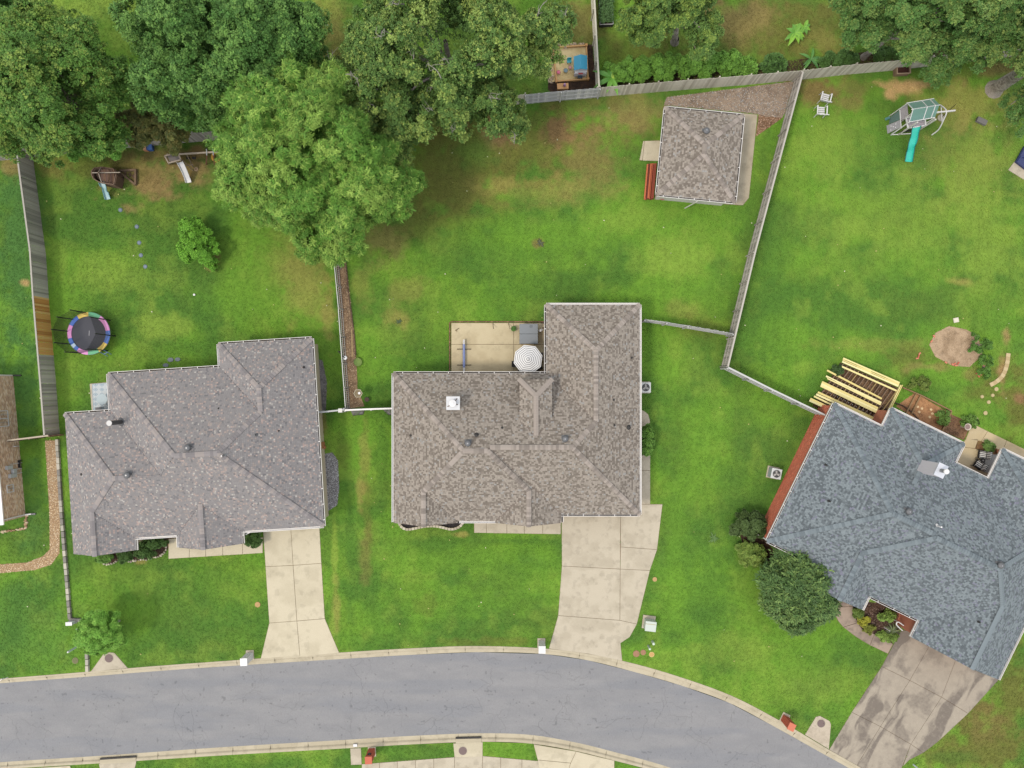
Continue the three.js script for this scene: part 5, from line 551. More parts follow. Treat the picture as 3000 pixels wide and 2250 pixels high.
[[2840, 1235, 26, 22, 'green plant filling the timber edged bed around the bird bath', A(116, 160, 62)], [2760, 1225, 16, 20, 'low plant at the timber bed edge', A(110, 150, 60)], [2690, 1125, 42, 20, 'yellowish weeds at the end of the new deck boards', A(126, 150, 60)], [2895, 1306, 12, 10, 'small plant in the gap between the patio slabs', A(120, 160, 70)], [2870, 1010, 40, 30, 'weeds beside the round bare patch', A(96, 146, 50)], [2885, 1075, 24, 40, 'weeds along the curved stone edge', A(100, 150, 52)], [2450, 1085, 14, 10, 'dark weed tuft at the end of the deck boards', A(70, 104, 44)]].forEach(([u, v, ru, rv, label, c], i) => plant({ name: 'ground_plant', category: 'plant', label, u, v, h: 0.3, ru, rv, ry: 0.35, lobes: 9, lr: 0.25, count: 1100, cols: [bump1(c, 0.85), bump1(c, 1.15)], seed: 60 + i, trunk: 0.03, scale: 0.6, spray: 'fine' }));
[[2600, 1805, 22, 14, 'broad leafed light green hostas by the brick porch', A(150, 186, 84), 'big'], [2555, 1748, 10, 10, 'small lime plant at the inner roof corner', A(150, 190, 76), 'broad'], [2515, 1792, 14, 18, 'grassy green clump inside the curved walk', A(120, 150, 60), 'narrow'], [2530, 1818, 18, 12, 'yellow flowering clump by the curved walk', A(196, 196, 60), 'fine'], [2545, 1840, 16, 12, 'yellow-green edging plant by the curved walk', A(150, 160, 60), 'fine'], [2585, 1862, 14, 10, 'lime plants at the bed end near the driveway', A(150, 184, 80), 'fine'], [2612, 1868, 12, 10, 'lime plant tuft at the driveway edge of the bed', A(140, 176, 76), 'fine']].forEach(([u, v, ru, rv, label, c, spray], i) => plant({ name: 'flower_plant', category: 'plant', label, u, v, h: 0.25, ru, rv, ry: 0.3, lobes: 8, lr: 0.2, count: 800, cols: [bump1(c, 0.8), bump1(c, 1.1)], seed: 80 + i, trunk: 0.02, scale: 0.55, spray }));
function spiky(name, label, u, v, n, len, wid, cols, h0, seed, rise = 0.5, category = 'plant') { // long single leaves from a short stem
  const r = rng(seed), p = P(u, v), o = thing(name, label, category, p); add(o, 'stem', cyl(p, 0.06, h0, 10, 0.04), A0(cols[0]));
  for (let i = 0; i < n; i++) { const a = i * 2.4 + r() * 0.5, l = len * (0.7 + r() * 0.5), pos = [], seg = 8, d = V(Math.cos(a), 0, Math.sin(a)), s = V(-Math.sin(a), 0, Math.cos(a)), row = []; for (let k = 0; k <= seg; k++) { const t = k / seg, w = wid * Math.sin(Math.PI * Math.min(1, 0.08 + t * 0.92)) * (1 - t * 0.25) + 0.005, c = p.clone().addScaledVector(d, l * t).setY(h0 + l * rise * (t - t * t * 1.15)); row.push([c.clone().addScaledVector(s, w).setY(c.y + w * 0.25), c, c.clone().addScaledVector(s, -w).setY(c.y + w * 0.25)]); } for (let k = 0; k < seg; k++) for (let q = 0; q < 2; q++) for (const v3 of [row[k][q], row[k][q + 1], row[k + 1][q], row[k][q + 1], row[k + 1][q + 1], row[k + 1][q]]) pos.push(v3.x, v3.y, v3.z); add(o, 'leaf', upward(pos), A0(cols[i % cols.length])); }
}
const A0c = new Map(); function A0(c) { const k = c.join(); if (!A0c.has(k)) A0c.set(k, new THREE.MeshPhysicalMaterial({ color: new THREE.Color().setRGB(...c), roughness: 0.6, transmission: 0.2, thickness: 0, side: THREE.DoubleSide })); return A0c.get(k); }
spiky('banana_plant', 'tall banana plant leaning over the long fence', 1786, 248, 8, 1.35, 0.2, [A(120, 186, 60), A(90, 156, 50), A(190, 220, 60)], 1.2, 1, 0.5);
spiky('banana_plant', 'banana clump on the open dry lawn', 2318, 110, 9, 1.0, 0.19, [A(150, 210, 60), A(110, 176, 54), A(128, 190, 60)], 0.7, 2); spiky('banana_plant', 'banana shoot beside the larger banana clump', 2346, 92, 7, 0.8, 0.15, [A(140, 200, 60), A(104, 170, 50)], 0.6, 3);
spiky('banana_plant', 'dark leafed young banana in the bed behind the fence', 2368, 182, 7, 1.0, 0.12, [A(96, 160, 64), A(80, 140, 60)], 0.5, 4);
spiky('yucca', 'dark spiky yucca in the flower bed by the porch', 2610, 1846, 44, 0.75, 0.022, [A(70, 90, 50), A(96, 116, 66), A(140, 156, 100)], 0.2, 5, 0.7);
spiky('weed', 'lone dark weed in the middle of the back lawn', 1582, 712, 9, 0.4, 0.05, [A(70, 84, 50), A(90, 96, 60)], 0.04, 6, 0.4); spiky('weed', 'small dark weed in the dry spot near the patio', 1170, 942, 7, 0.3, 0.04, [A(66, 92, 50)], 0.04, 7, 0.4);
spiky('weed', 'pale leafy weed beside the twin utility lids', 2090, 1577, 9, 0.5, 0.07, [A(90, 130, 50)], 0.04, 8, 0.3);

// ---------------------------------------------------------------- street furniture and utilities
function apron(label, poly, lid, m = M.concreteGrey) { const o = structure('concrete_pad', label); add(o, 'panel', slab(poly, -0.08, 0.035, 0.012), m); }
apron('fan shaped concrete drain apron near the small round tree', inlets[0]); apron('tapered stained concrete drain apron beside the dark streaked driveway', inlets[1], 0, mat([0.98, 0.95, 0.96], 0.92, 0, { map: perM(texConcreteGrey, 2.4) })); apron('concrete drain apron at the lower kerb near the corner', inlets[2]); apron('square concrete drain apron at the lower kerb', inlets[3], 0, M.concrete);
function manhole(name, label, u, v, r, m = M.iron, y = 0.035, ring = M.concreteGrey) { const p = P(u, v), o = thing(name, label, 'manhole cover', p); const rg = new THREE.RingGeometry(r * 0.98, r * 1.12, 32); rg.rotateX(-Math.PI / 2); rg.translate(p.x, y + 0.008, p.z); add(o, 'rim', rg, ring); add(o, 'cover', cyl(V(p.x, y - 0.03, p.z), r, 0.045, 32), m); add(o, 'lift_hole', cyl(V(p.x + r * 0.6, y + 0.01, p.z), r * 0.07, 0.01, 10), M.dark); }
manhole('manhole_cover', 'round rusty manhole cover on the fan shaped apron', 320, 1928, 0.33); manhole('manhole_cover', 'round rusty manhole cover on the tapered stained apron', 2405, 2119, 0.31); manhole('manhole_cover', 'round rusty manhole cover on the square apron below the street', 1356, 2199, 0.32);
const lidTan = seen(196, 160, 110, 0.9), lidRed = seen(172, 128, 104, 0.95);
manhole('utility_cover', 'small tan cleanout lid on the lawn near the straight driveway', 755, 1771, 0.2, lidTan, 0.03, seen(170, 140, 90, 0.9)); manhole('utility_cover', 'larger reddish utility lid beside the flared driveway end', 1864, 1915, 0.24, lidRed, 0.02, lidRed); manhole('utility_cover', 'smaller reddish utility lid touching the larger one', 1884, 1911, 0.2, lidRed, 0.02, lidRed); manhole('utility_cover', 'yellow rimmed meter lid next to the reddish lids', 1909, 1917, 0.19, seen(210, 170, 110, 0.9), 0.03, seen(236, 216, 150, 0.9)); manhole('utility_cover', 'tan cleanout lid on worn grass beside the flared driveway', 1918, 1697, 0.16, lidTan, 0.03, seen(206, 176, 130, 0.9)); manhole('utility_cover', 'brown lid half under the small round tree', 232, 1877, 0.17, lidRed, 0.03, lidRed); manhole('utility_cover', 'dull meter lid near the block edging corner', 221, 1935, 0.22, seen(120, 120, 84, 0.9), 0.03, seen(150, 140, 110, 0.9));
function openingInlet(label, u0, v0, u1, v1) { const a = P(u0, v0, 0.03), b = P(u1, v1, 0.03), o = thing('drain_inlet', label, 'drain', a.clone().lerp(b, 0.5)); const d = b.clone().sub(a).normalize(), n = V(-d.z, 0, d.x); add(o, 'opening', beam(a.clone().setY(0.0), b.clone().setY(0.0), 0.12, 0.11), M.dark); add(o, 'hood', beam(a.clone().addScaledVector(n, 0.22).setY(0.045), b.clone().addScaledVector(n, 0.22).setY(0.045), 0.34, 0.05), M.kerb); }
openingInlet('dark kerb drain opening at the lower kerb near the corner', 293, 2224, 398, 2217); openingInlet('dark kerb drain opening before the square apron', 1335, 2163, 1410, 2161);
// mailboxes
function mailbox(label, u, v, ang, top, m, capM) { const p = P(u, v), o = thing('mailbox', label, 'mailbox', p), q = (x, y, z) => V(p.x + x * Math.cos(ang) + z * Math.sin(ang), y, p.z - x * Math.sin(ang) + z * Math.cos(ang)); add(o, 'pillar', box(q(0, top / 2, 0), 0.48, top, 0.5, ang), m); add(o, 'cap', box(q(0, top + 0.04, 0), 0.54, 0.08, 0.58, ang), capM); const d = add(o, 'box_door', box(q(0, top * 0.72, 0.27), 0.24, 0.26, 0.05, ang), M.black); add(d, 'handle', box(q(0, top * 0.78, 0.31), 0.06, 0.03, 0.03, ang), M.steel); add(o, 'footing', box(q(0, 0.03, -0.05), 0.62, 0.07, 0.75, ang), M.concreteGrey); const n = Math.floor(top / 0.08); for (let i = 0; i < n; i++) add(o, 'brick_course', box(q(0, 0.08 + i * 0.08 + 0.03, 0), 0.495, 0.062, 0.515, ang), capM === M.white ? (i % 2 ? M.sidingWhite : M.white) : (i % 2 ? seen(176, 84, 62, 0.9) : seen(190, 96, 70, 0.9))); }
mailbox('white painted brick mailbox at the straight driveway corner', 733, 1920, 0.05, 1.3, M.sidingWhite, M.white); mailbox('white capped brick mailbox left of the flared driveway', 1586, 1885, 0, 1.3, seen(205, 190, 172, 0.9), M.white); mailbox('red brick mailbox beside the tapered drain apron', 2298, 2104, -0.45, 1.4, M.brickRed, seen(214, 124, 98, 0.9)); mailbox('red brick mailbox on the lower verge', 1090, 2200, Math.PI + 0.05, 1.35, M.brickRed, seen(206, 112, 88, 0.9));
// transformer and pedestals
{ const p = P(1900, 1824), o = thing('transformer_box', 'pale green metal transformer box on a small pad', 'utility box', p), a = -0.12; add(o, 'pad', box(V(p.x, 0.04, p.z - 0.06), 1.0, 0.1, 1.05, a), M.concreteGrey); const b = add(o, 'cabinet', box(V(p.x + 0.01, 0.46, p.z + 0.02), 0.82, 0.74, 0.74, a, 0.03), seen(196, 206, 196, 0.5)); add(b, 'lid', box(V(p.x + 0.01, 0.85, p.z + 0.02), 0.86, 0.06, 0.78, a, 0.02), seen(206, 216, 208, 0.45)); add(b, 'door_seam', box(V(p.x + 0.0, 0.884, p.z - 0.16), 0.8, 0.006, 0.05, a), seen(190, 186, 150, 0.6)); }
[['pale green cable pedestal beside the transformer box', 1911, 1879, 0.1, 0.55], ['slimmer pale green cable pedestal near the reddish lids', 1899, 1892, 0.085, 0.7]].forEach(([label, u, v, r, h]) => { const p = P(u, v), o = thing('cable_pedestal', label, 'cable pedestal', p, 'cable pedestals by the transformer'); add(o, 'post', cyl(p, r, h, 16), seen(190, 204, 190, 0.5)); add(o, 'cap', cyl(V(p.x, h, p.z), r * 1.1, 0.06, 16, r * 0.6), seen(220, 236, 220, 0.45)); });
{ const p = P(216, 1820), o = thing('utility_box', 'white metal utility box at the block edging corner', 'utility box', p); add(o, 'cabinet', box(V(p.x, 0.3, p.z), 0.48, 0.6, 0.24, 0.05, 0.02), seen(226, 232, 234, 0.5)); add(o, 'lid', box(V(p.x, 0.62, p.z), 0.52, 0.05, 0.28, 0.05, 0.02), M.white); add(o, 'base', box(V(p.x, 0.02, p.z), 0.56, 0.06, 0.3, 0.05), M.grey); }
[['white marker post close to the small round tree', 247, 1832, 0.9], ['pale blue marker post nearer the street', 228, 1893, 1.2]].forEach(([label, u, v, h]) => { const p = P(u, v), o = thing('marker_post', label, 'marker post', p, 'utility marker posts'); add(o, 'post', cyl(p, 0.07, h, 12), seen(206, 226, 224, 0.5)); add(o, 'cap', cyl(V(p.x, h, p.z), 0.085, 0.1, 12, 0.05), M.white); });
{ const p = P(24, 1984), o = thing('marker_flag', 'small white marker stake at the kerb by the picture edge', 'marker', p); add(o, 'stake', rod(p, V(p.x - 0.1, 0.6, p.z - 0.05), 0.03, 0.02), M.white); add(o, 'plate', box(V(p.x - 0.1, 0.55, p.z - 0.06), 0.2, 0.24, 0.04, 0.7), M.white); }
// block edging
{ const o = thing('block_edging', 'line of pale edging blocks along the lawn boundary', 'edging', P(170, 1290)), path = [[170, 1286], [183, 1500], [208, 1813], [255, 1817], [259, 1966]].map(([u, v]) => P(u, v)), ms = [seen(186, 182, 170, 0.95), seen(164, 160, 150, 0.95), seen(202, 196, 182, 0.95), seen(142, 138, 132, 0.95)], r = rng(3), g = new RoundedBoxGeometry(0.46, 0.24, 0.24, 1, 0.02); for (let s = 0; s < 4; s++) { const a = path[s], b = path[s + 1], d = b.clone().sub(a), l = d.length(), n = Math.round(l / 0.49); d.normalize(); for (let i = 0; i < n; i++) put(o, 'block', g, ms[Math.floor(r() * 4)], a.clone().lerp(b, (i + 0.5) / n).setY(0.1 + r() * 0.02), qe(0, Math.atan2(-d.z, d.x) + (r() - 0.5) * 0.05, 0)); } }
{ const o = thing('bed_edging', 'scalloped pale block edging around the black mulch bed', 'edging', P(1267, 1540)), c = new THREE.CatmullRomCurve3([[1169, 1522], [1171, 1534], [1180, 1545], [1194, 1550], [1216, 1547], [1239, 1542], [1267, 1540], [1292, 1543], [1317, 1549], [1333, 1548], [1350, 1539], [1358, 1528]].map(([u, v]) => P(u, v))), n = Math.round(c.getLength() / 0.24), g = new RoundedBoxGeometry(0.22, 0.2, 0.2, 1, 0.02), r = rng(8), ms = [seen(206, 196, 176, 0.95), seen(190, 180, 160, 0.95), seen(216, 208, 190, 0.95)]; for (let i = 0; i < n; i++) { const p = c.getPointAt((i + 0.5) / n), t = c.getTangentAt((i + 0.5) / n); put(o, 'block', g, ms[Math.floor(r() * 3)], p.setY(0.08), qe(0, Math.atan2(-t.z, t.x), 0)); } }
{ const o = thing('stone_edging', 'rough white stones edging the dark bed before the speckled house', 'edging', P(380, 1645)), c = new THREE.CatmullRomCurve3([[292, 1640], [305, 1651], [325, 1652], [350, 1640], [380, 1643], [420, 1640], [450, 1634], [480, 1620], [490, 1600]].map(([u, v]) => P(u, v))), r = rng(18), ms = [seen(222, 214, 190, 0.95), seen(190, 182, 164, 0.95), seen(166, 156, 142, 0.95)]; for (let i = 0; i < 30; i++) { const p = c.getPointAt((i + 0.5) / 30).add(V((r() - 0.5) * 0.08, 0.05, (r() - 0.5) * 0.08)); put(o, 'stone', stoneGeo, ms[Math.floor(r() * 3)], p, qe(r() * 3, r() * 6, 0), V(0.2, 0.2, 0.16).multiplyScalar(0.8 + r() * 0.6)); } }

// ---------------------------------------------------------------- speckled house yard
{ // trampoline
  const c = P(260, 977, 0.85), o = thing('trampoline', 'round trampoline with rainbow padding and black safety net', 'trampoline', V(c.x, 0, c.z)), R0 = 1.66, R1 = 1.36, y = 0.85, cl = { b: seen(66, 116, 206, 0.5), p: seen(240, 158, 222, 0.5), y: seen(246, 214, 100, 0.5), g: seen(98, 186, 140, 0.5), w: seen(200, 222, 244, 0.5) };
  const seg = [[-8, 30, 'b'], [30, 60, 'y'], [60, 92, 'g'], [92, 124, 'p'], [124, 136, 'b'], [136, 147, 'w'], [147, 166, 'b'], [166, 205, 'p'], [205, 237, 'b'], [237, 270, 'y'], [270, 305, 'g'], [305, 352, 'p']];
  for (const [a, b, k] of seg) { const sh = new THREE.Shape(), A1 = a * Math.PI / 180, B1 = (b - 0.6) * Math.PI / 180; sh.absarc(0, 0, R0, A1, B1, false); sh.absarc(0, 0, R1, B1, A1, true); const g = new THREE.ExtrudeGeometry(sh, { depth: 0.05, bevelEnabled: true, bevelSize: 0.01, bevelThickness: 0.01, bevelSegments: 1, curveSegments: 10 }); g.rotateX(Math.PI / 2); g.translate(c.x, y + 0.03, c.z); add(o, 'pad', g, cl[k]); }
  add(o, 'jump_mat', cyl(V(c.x, y - 0.04, c.z), R1 + 0.02, 0.03, 48), seen(76, 78, 88, 0.8)); add(o, 'mat_print', box(V(c.x + 0.03, y - 0.004, c.z - 0.02), 0.035, 0.006, 0.4, -0.05), seen(196, 196, 202, 0.7));
  const tor = new THREE.TorusGeometry(R0, 0.03, 8, 48); tor.rotateX(Math.PI / 2); tor.translate(c.x, y - 0.03, c.z); add(o, 'frame_ring', tor, M.steel);
  const netM = new THREE.MeshStandardMaterial({ color: 0x0c0f10, roughness: 0.9, transparent: true, opacity: 0.46, side: THREE.DoubleSide }), pts = [];
  for (const d of [5, 52, 112, 150, 186, 222, 262, 318]) { const a = d * Math.PI / 180, p = V(c.x + Math.cos(a) * R0, 0, c.z + Math.sin(a) * R0), t = p.clone().setY(2.75); add(o, 'pole', join([rod(p.clone().setY(0.05), p.clone().setY(2.85), 0.045, 0.035, 10)]), M.black); pts.push(t); add(o, 'leg', rod(p.clone(), V(p.x, y, p.z), 0.03), M.steel); }
  const pos = []; for (let i = 0; i < pts.length; i++) { const a = pts[i], b = pts[(i + 1) % pts.length], q = [a.clone().setY(0.9), b.clone().setY(0.9), b.clone().setY(2.7), a.clone().setY(2.7)]; for (const k of [0, 1, 2, 0, 2, 3]) pos.push(q[k].x, q[k].y, q[k].z); } const g = new THREE.BufferGeometry(); g.setAttribute('position', new THREE.Float32BufferAttribute(pos, 3)); g.computeVertexNormals(); add(o, 'safety_net', g, netM);
  add(o, 'ladder', join([beam(V(c.x + 1.0, 0.02, c.z + 1.75), V(c.x + 0.85, 0.8, c.z + 1.45), 0.04, 0.03), beam(V(c.x + 1.3, 0.02, c.z + 1.6), V(c.x + 1.15, 0.8, c.z + 1.3), 0.04, 0.03), beam(V(c.x + 0.95, 0.4, c.z + 1.6), V(c.x + 1.25, 0.4, c.z + 1.45), 0.04, 0.08)]), seen(110, 140, 190, 0.5));
}
function slide(o, pts, w, m, edge) { // chute along a curve with raised lips
  const c = new THREE.CatmullRomCurve3(pts), n = 30, pos = [], lip = [[], []]; let prev; for (let i = 0; i <= n; i++) { const p = c.getPointAt(i / n), t = c.getTangentAt(i / n), s = V(-t.z, 0, t.x).normalize(), r = [p.clone().addScaledVector(s, -w / 2).add(V(0, 0.12, 0)), p.clone().addScaledVector(s, -w * 0.4), p.clone().addScaledVector(s, w * 0.4), p.clone().addScaledVector(s, w / 2).add(V(0, 0.12, 0))]; lip[0].push(r[0]); lip[1].push(r[3]); if (prev) for (let k = 0; k < 3; k++) for (const q of [prev[k], prev[k + 1], r[k], prev[k + 1], r[k + 1], r[k]]) pos.push(q.x, q.y, q.z); prev = r; }
  const s = add(o, 'slide', upward(pos), m); for (const l of lip) add(s, 'slide_lip', tube(l, 0.03, 40, 6), edge);
}
{ // ship shaped play set
  const Q = (u, v, h) => P(u, v, h), p0 = Q(310, 520, 0), o = thing('play_ship', 'brown wooden ship shaped play set with a pale blue slide', 'play set', p0), deckH = 1.0;
  const hull = [[268, 500], [276, 492], [296, 489], [332, 494], [338, 512], [333, 540], [310, 537], [290, 533], [274, 524], [268, 512]];
  const top = toW(hull, 1.3), low = inset(toW(hull, 1.3), 0.15); add(o, 'hull', (() => { const g = slabW(low, 0.0, 0.95); return g; })(), M.darkWood);
  for (let i = 0; i < hull.length; i++) { const a = Q(...hull[i], 1.3), b = Q(...hull[(i + 1) % hull.length], 1.3); a.y = b.y = 1.25; add(o, 'rail', beam(a, b, 0.06, 0.12), i < 4 ? M.brownWood : seen(140, 116, 100, 0.85)); const a2 = a.clone().setY(0.6), b2 = b.clone().setY(0.6); add(o, 'hull_plank', beam(a2, b2, 0.05, 1.0), M.brownWood); }
  for (let i = 0; i < 9; i++) { const u = 298 + i * 4.2; const a = Q(u, 496, 1.0), b = Q(u + 2, 536, 1.0); add(o, 'deck_board', beam(a.setY(1.0), b.setY(1.0), i > 4 ? 0.07 : 0.1, 0.03), seen(118 + (i % 3) * 8, 94 + (i % 3) * 6, 84, 0.9)); }
  add(o, 'boom', rod(Q(270, 506, 1.9), Q(352, 505, 1.7), 0.035), seen(200, 190, 176, 0.8)); add(o, 'mast', rod(Q(290, 507, 0.9), Q(288, 506.5, 2.3), 0.05), M.brownWood); add(o, 'crossbeam', join([rod(Q(288, 506, 1.9), Q(296, 490, 1.5), 0.03), rod(Q(288, 506, 1.9), Q(297, 533, 1.5), 0.03)]), seen(190, 180, 168, 0.8));
  add(o, 'sand_frame', join([beam(Q(352, 500, 0.12), Q(400, 498, 0.12), 0.14, 0.24), beam(Q(398, 498, 0.12), Q(398, 540, 0.12), 0.14, 0.24), beam(Q(354, 506, 0.12), Q(398, 542, 0.12), 0.14, 0.24)]), seen(132, 110, 88, 0.9));
  for (const [u, v] of [[366, 503], [380, 507], [390, 512]]) add(o, 'sand_board', beam(Q(u, v, 0.06), Q(u + 2, v + 10, 0.06), 0.16, 0.04), M.brownWood);
  slide(o, [Q(299, 535, 1.0), Q(305, 548, 0.85), Q(311, 562, 0.4), Q(316, 578, 0.15), Q(318, 584, 0.12)], 0.42, seen(170, 206, 212, 0.45), seen(120, 170, 178, 0.5));
}
{ // swing set
  const Q = P, o = thing('swing_set', 'weathered wooden swing set with a white slide and bar', 'swing set', Q(560, 480)), w = seen(196, 180, 162, 0.85), w2 = seen(160, 142, 124, 0.85), gy = seen(150, 142, 138, 0.8);
  const corners = [[483, 457], [521, 446], [530, 468], [494, 478]]; for (const [u, v] of corners) add(o, 'tower_post', beam(Q(lerp(u, 508, 0.06), lerp(v, 463, 0.06) + 3, 0.0), Q(u, v, 2.1), 0.09, 0.09), w2);
  for (let i = 0; i < 4; i++) { const a = corners[i], b = corners[(i + 1) % 4]; add(o, 'top_beam', beam(Q(...a, 2.1), Q(...b, 2.1), 0.09, 0.1), w); const k = Q(...a, 1.3), l = Q(...b, 1.3); add(o, 'deck_rail', beam(k, l, 0.05, 0.1), w2); }
  for (let i = 0; i < 5; i++) add(o, 'deck_board', beam(Q(lerp(490, 498, i / 4), lerp(458, 474, i / 4), 1.25), Q(lerp(522, 528, i / 4), lerp(449, 466, i / 4), 1.25), 0.12, 0.03), gy);
  add(o, 'swing_beam', beam(Q(521, 452, 2.2), Q(640, 445, 2.2), 0.1, 0.12), w); for (const [u, v] of [[606, 432], [606, 462], [626, 432], [626, 462]]) add(o, 'end_post', beam(Q(lerp(u, 616, -0.2), v + (v > 445 ? 20 : 4), 0), Q(u, lerp(v, 446, 0.7), 2.2), 0.08, 0.08), v > 445 ? seen(140, 92, 72, 0.9) : w2);
  for (const u of [605, 624]) add(o, 'bracket', beam(Q(u, 437, 2.28), Q(u + 1, 455, 2.28), 0.06, 0.04), seen(206, 216, 220, 0.4, 0.5));
  for (const u of [545, 562]) { add(o, 'swing_rope', join([rod(Q(u, 451, 2.15), Q(u + 2, 462, 0.5), 0.012), rod(Q(u + 9, 451, 2.15), Q(u + 11, 462, 0.5), 0.012)]), M.dark); add(o, 'swing_seat', beam(Q(u + 1, 463, 0.5), Q(u + 12, 463, 0.5), 0.18, 0.03), M.dark); }
  add(o, 'ladder', join([beam(Q(536, 470, 1.2), Q(566, 500, 0.02), 0.05, 0.05), beam(Q(548, 455, 1.6), Q(566, 490, 0.02), 0.05, 0.05), beam(Q(540, 486, 0.7), Q(566, 482, 0.6), 0.05, 0.05)]), w2);
  slide(o, [Q(528, 475, 1.3), Q(536, 490, 1.05), Q(545, 510, 0.6), Q(552, 528, 0.2), Q(554, 535, 0.14)], 0.44, M.white, M.white);
}
{ const p = P(637, 461), o = thing('tyre', 'yellow painted tyre at the end of the swing set', 'tyre', p), g = new THREE.TorusGeometry(0.33, 0.12, 10, 28); g.rotateX(Math.PI / 2); g.translate(p.x, 0.13, p.z); add(o, 'tread', g, seen(232, 176, 70, 0.6)); add(o, 'inner_rim', (() => { const t = new THREE.TorusGeometry(0.22, 0.03, 8, 24); t.rotateX(Math.PI / 2); t.translate(p.x, 0.17, p.z); return t; })(), seen(180, 130, 50, 0.7)); }
{ const p = P(575, 496), o = thing('disc_swing', 'round wooden disc seat on the ground by the swing set', 'seat', p); add(o, 'seat', cyl(p, 0.17, 0.05, 24), seen(206, 176, 140, 0.85)); add(o, 'hub', cyl(V(p.x, 0.05, p.z), 0.05, 0.02, 12), seen(150, 110, 80, 0.8)); }
[[353, 615], [401, 664], [408, 711], [413, 748], [426, 781]].forEach(([u, v], i) => { const p = P(u, v), o = thing('stepping_disc', ['blue-grey stepping disc nearest the play ship slide', 'second blue-grey stepping disc from the play ship', 'middle blue-grey stepping disc on the lawn', 'fourth blue-grey stepping disc from the play ship', 'last blue-grey stepping disc toward the house'][i], 'stepping disc', p, 'blue-grey stepping discs'), s = new THREE.CircleGeometry(0.17, 7); const g = cyl(V(p.x, 0.0, p.z), 0.18, 0.045, 9, 0.16); add(o, 'disc', g, seen(116, 132, 150, 0.8)); add(o, 'raised_centre', cyl(V(p.x, 0.045, p.z), 0.09, 0.012, 9, 0.07), seen(136, 150, 166, 0.8)); });
{ const p = P(571, 864), o = thing('cleanout_cap', 'small pale capped pipe on the back lawn', 'pipe', p); add(o, 'pipe', cyl(p, 0.07, 0.12, 14), seen(190, 200, 200, 0.6)); add(o, 'cap', cyl(V(p.x, 0.12, p.z), 0.085, 0.03, 14), M.white); }
{ const p = P(445, 436), o = thing('toy_crate', 'blue toy crate against the board fence', 'crate', p); add(o, 'crate', box(V(p.x, 0.2, p.z), 0.4, 0.4, 0.4, 0.1, 0.02), seen(60, 100, 170, 0.5)); add(o, 'rim', box(V(p.x, 0.41, p.z), 0.44, 0.04, 0.44, 0.1), seen(80, 120, 190, 0.5)); const q = P(431, 438), k = thing('toy_crate', 'orange-brown toy crate beside the blue crate', 'crate', q); add(k, 'crate', box(V(q.x, 0.25, q.z), 0.3, 0.5, 0.35, 0.05), seen(210, 150, 110, 0.7)); add(k, 'lid', box(V(q.x, 0.52, q.z), 0.34, 0.04, 0.4, 0.05), seen(226, 176, 140, 0.7)); }
{ // diamond rug and table
  const p = P(300, 1163), o = thing('outdoor_rug', 'pale blue diamond patterned outdoor rug on the small patio', 'rug', p), tex = dataTex(256, 384, (i, j) => { const x = Math.abs(((i / 64) % 1) - 0.5), y = Math.abs(((j / 64) % 1) - 0.5), d = x + y, n = 0.95 + 0.1 * hsh(i, j); const c = d < 0.16 ? A(150, 172, 186) : d < 0.26 ? A(214, 222, 226) : d < 0.4 ? A(156, 178, 192) : A(208, 216, 220); return bump1(c, n); }); const g = slab([[272, 1126], [345, 1120], [345, 1200], [275, 1205]], 0.045, 0.058); sheetUV(g, P(272, 1120).x, P(272, 1120).z, 2.0, 2.3); add(o, 'weave', g, mat([1, 1, 1], 0.95, 0, { map: tex })); add(o, 'border', (() => { const a = [[272, 1126], [345, 1120], [345, 1200], [275, 1205]].map(([u, v]) => P(u, v).setY(0.058)); return join([beam(a[0], a[1], 0.06, 0.012), beam(a[0], a[3], 0.06, 0.012), beam(a[3], a[2], 0.06, 0.012)]); })(), seen(176, 190, 200, 0.95));
  const q = P(314, 1169), t = thing('glass_table', 'round glass patio table partly under the eave', 'table', q); add(t, 'top', cyl(V(q.x, 0.7, q.z), 0.42, 0.02, 32), seen(188, 204, 210, 0.12)); for (const [dx, dz] of [[1, 1], [1, -1], [-1, 1], [-1, -1]]) add(t, 'leg', rod(V(q.x + dx * 0.25, 0.05, q.z + dz * 0.25), V(q.x + dx * 0.2, 0.7, q.z + dz * 0.2), 0.02), M.grey); const ch = P(298, 1201); const c = thing('wire_chair', 'dark wire chair at the edge of the diamond rug', 'chair', ch); add(c, 'seat', box(V(ch.x, 0.42, ch.z), 0.5, 0.03, 0.45, 0.1), M.vent); add(c, 'backrest', join([rod(V(ch.x - 0.24, 0.42, ch.z + 0.22), V(ch.x - 0.22, 0.9, ch.z + 0.3), 0.02), rod(V(ch.x + 0.24, 0.42, ch.z + 0.2), V(ch.x + 0.22, 0.9, ch.z + 0.28), 0.02), rod(V(ch.x - 0.22, 0.9, ch.z + 0.3), V(ch.x + 0.22, 0.9, ch.z + 0.28), 0.02)]), M.vent); for (const [dx, dz] of [[1, 1], [1, -1], [-1, 1], [-1, -1]]) add(c, 'leg', rod(V(ch.x + dx * 0.22, 0.05, ch.z + dz * 0.2), V(ch.x + dx * 0.22, 0.42, ch.z + dz * 0.2), 0.015), M.vent);
}
[[500, 1062, 0.25, 'flat grey stone nearest the house eave'], [521, 1061, 0.22, 'flat grey stone pair piece beside the eave stone'], [486, 1078, 0.22, 'flat grey stone half under the back eave']].forEach(([u, v, s, label], i) => { const p = P(u, v - 8), o = thing('paver_stone', label, 'paver', p); const g = new THREE.CylinderGeometry(s, s * 1.1, 0.06, 7 + i); g.scale(1, 1, 0.7); g.translate(p.x, 0.03, p.z); add(o, 'stone', g, seen(120, 130, 136, 0.9)); });

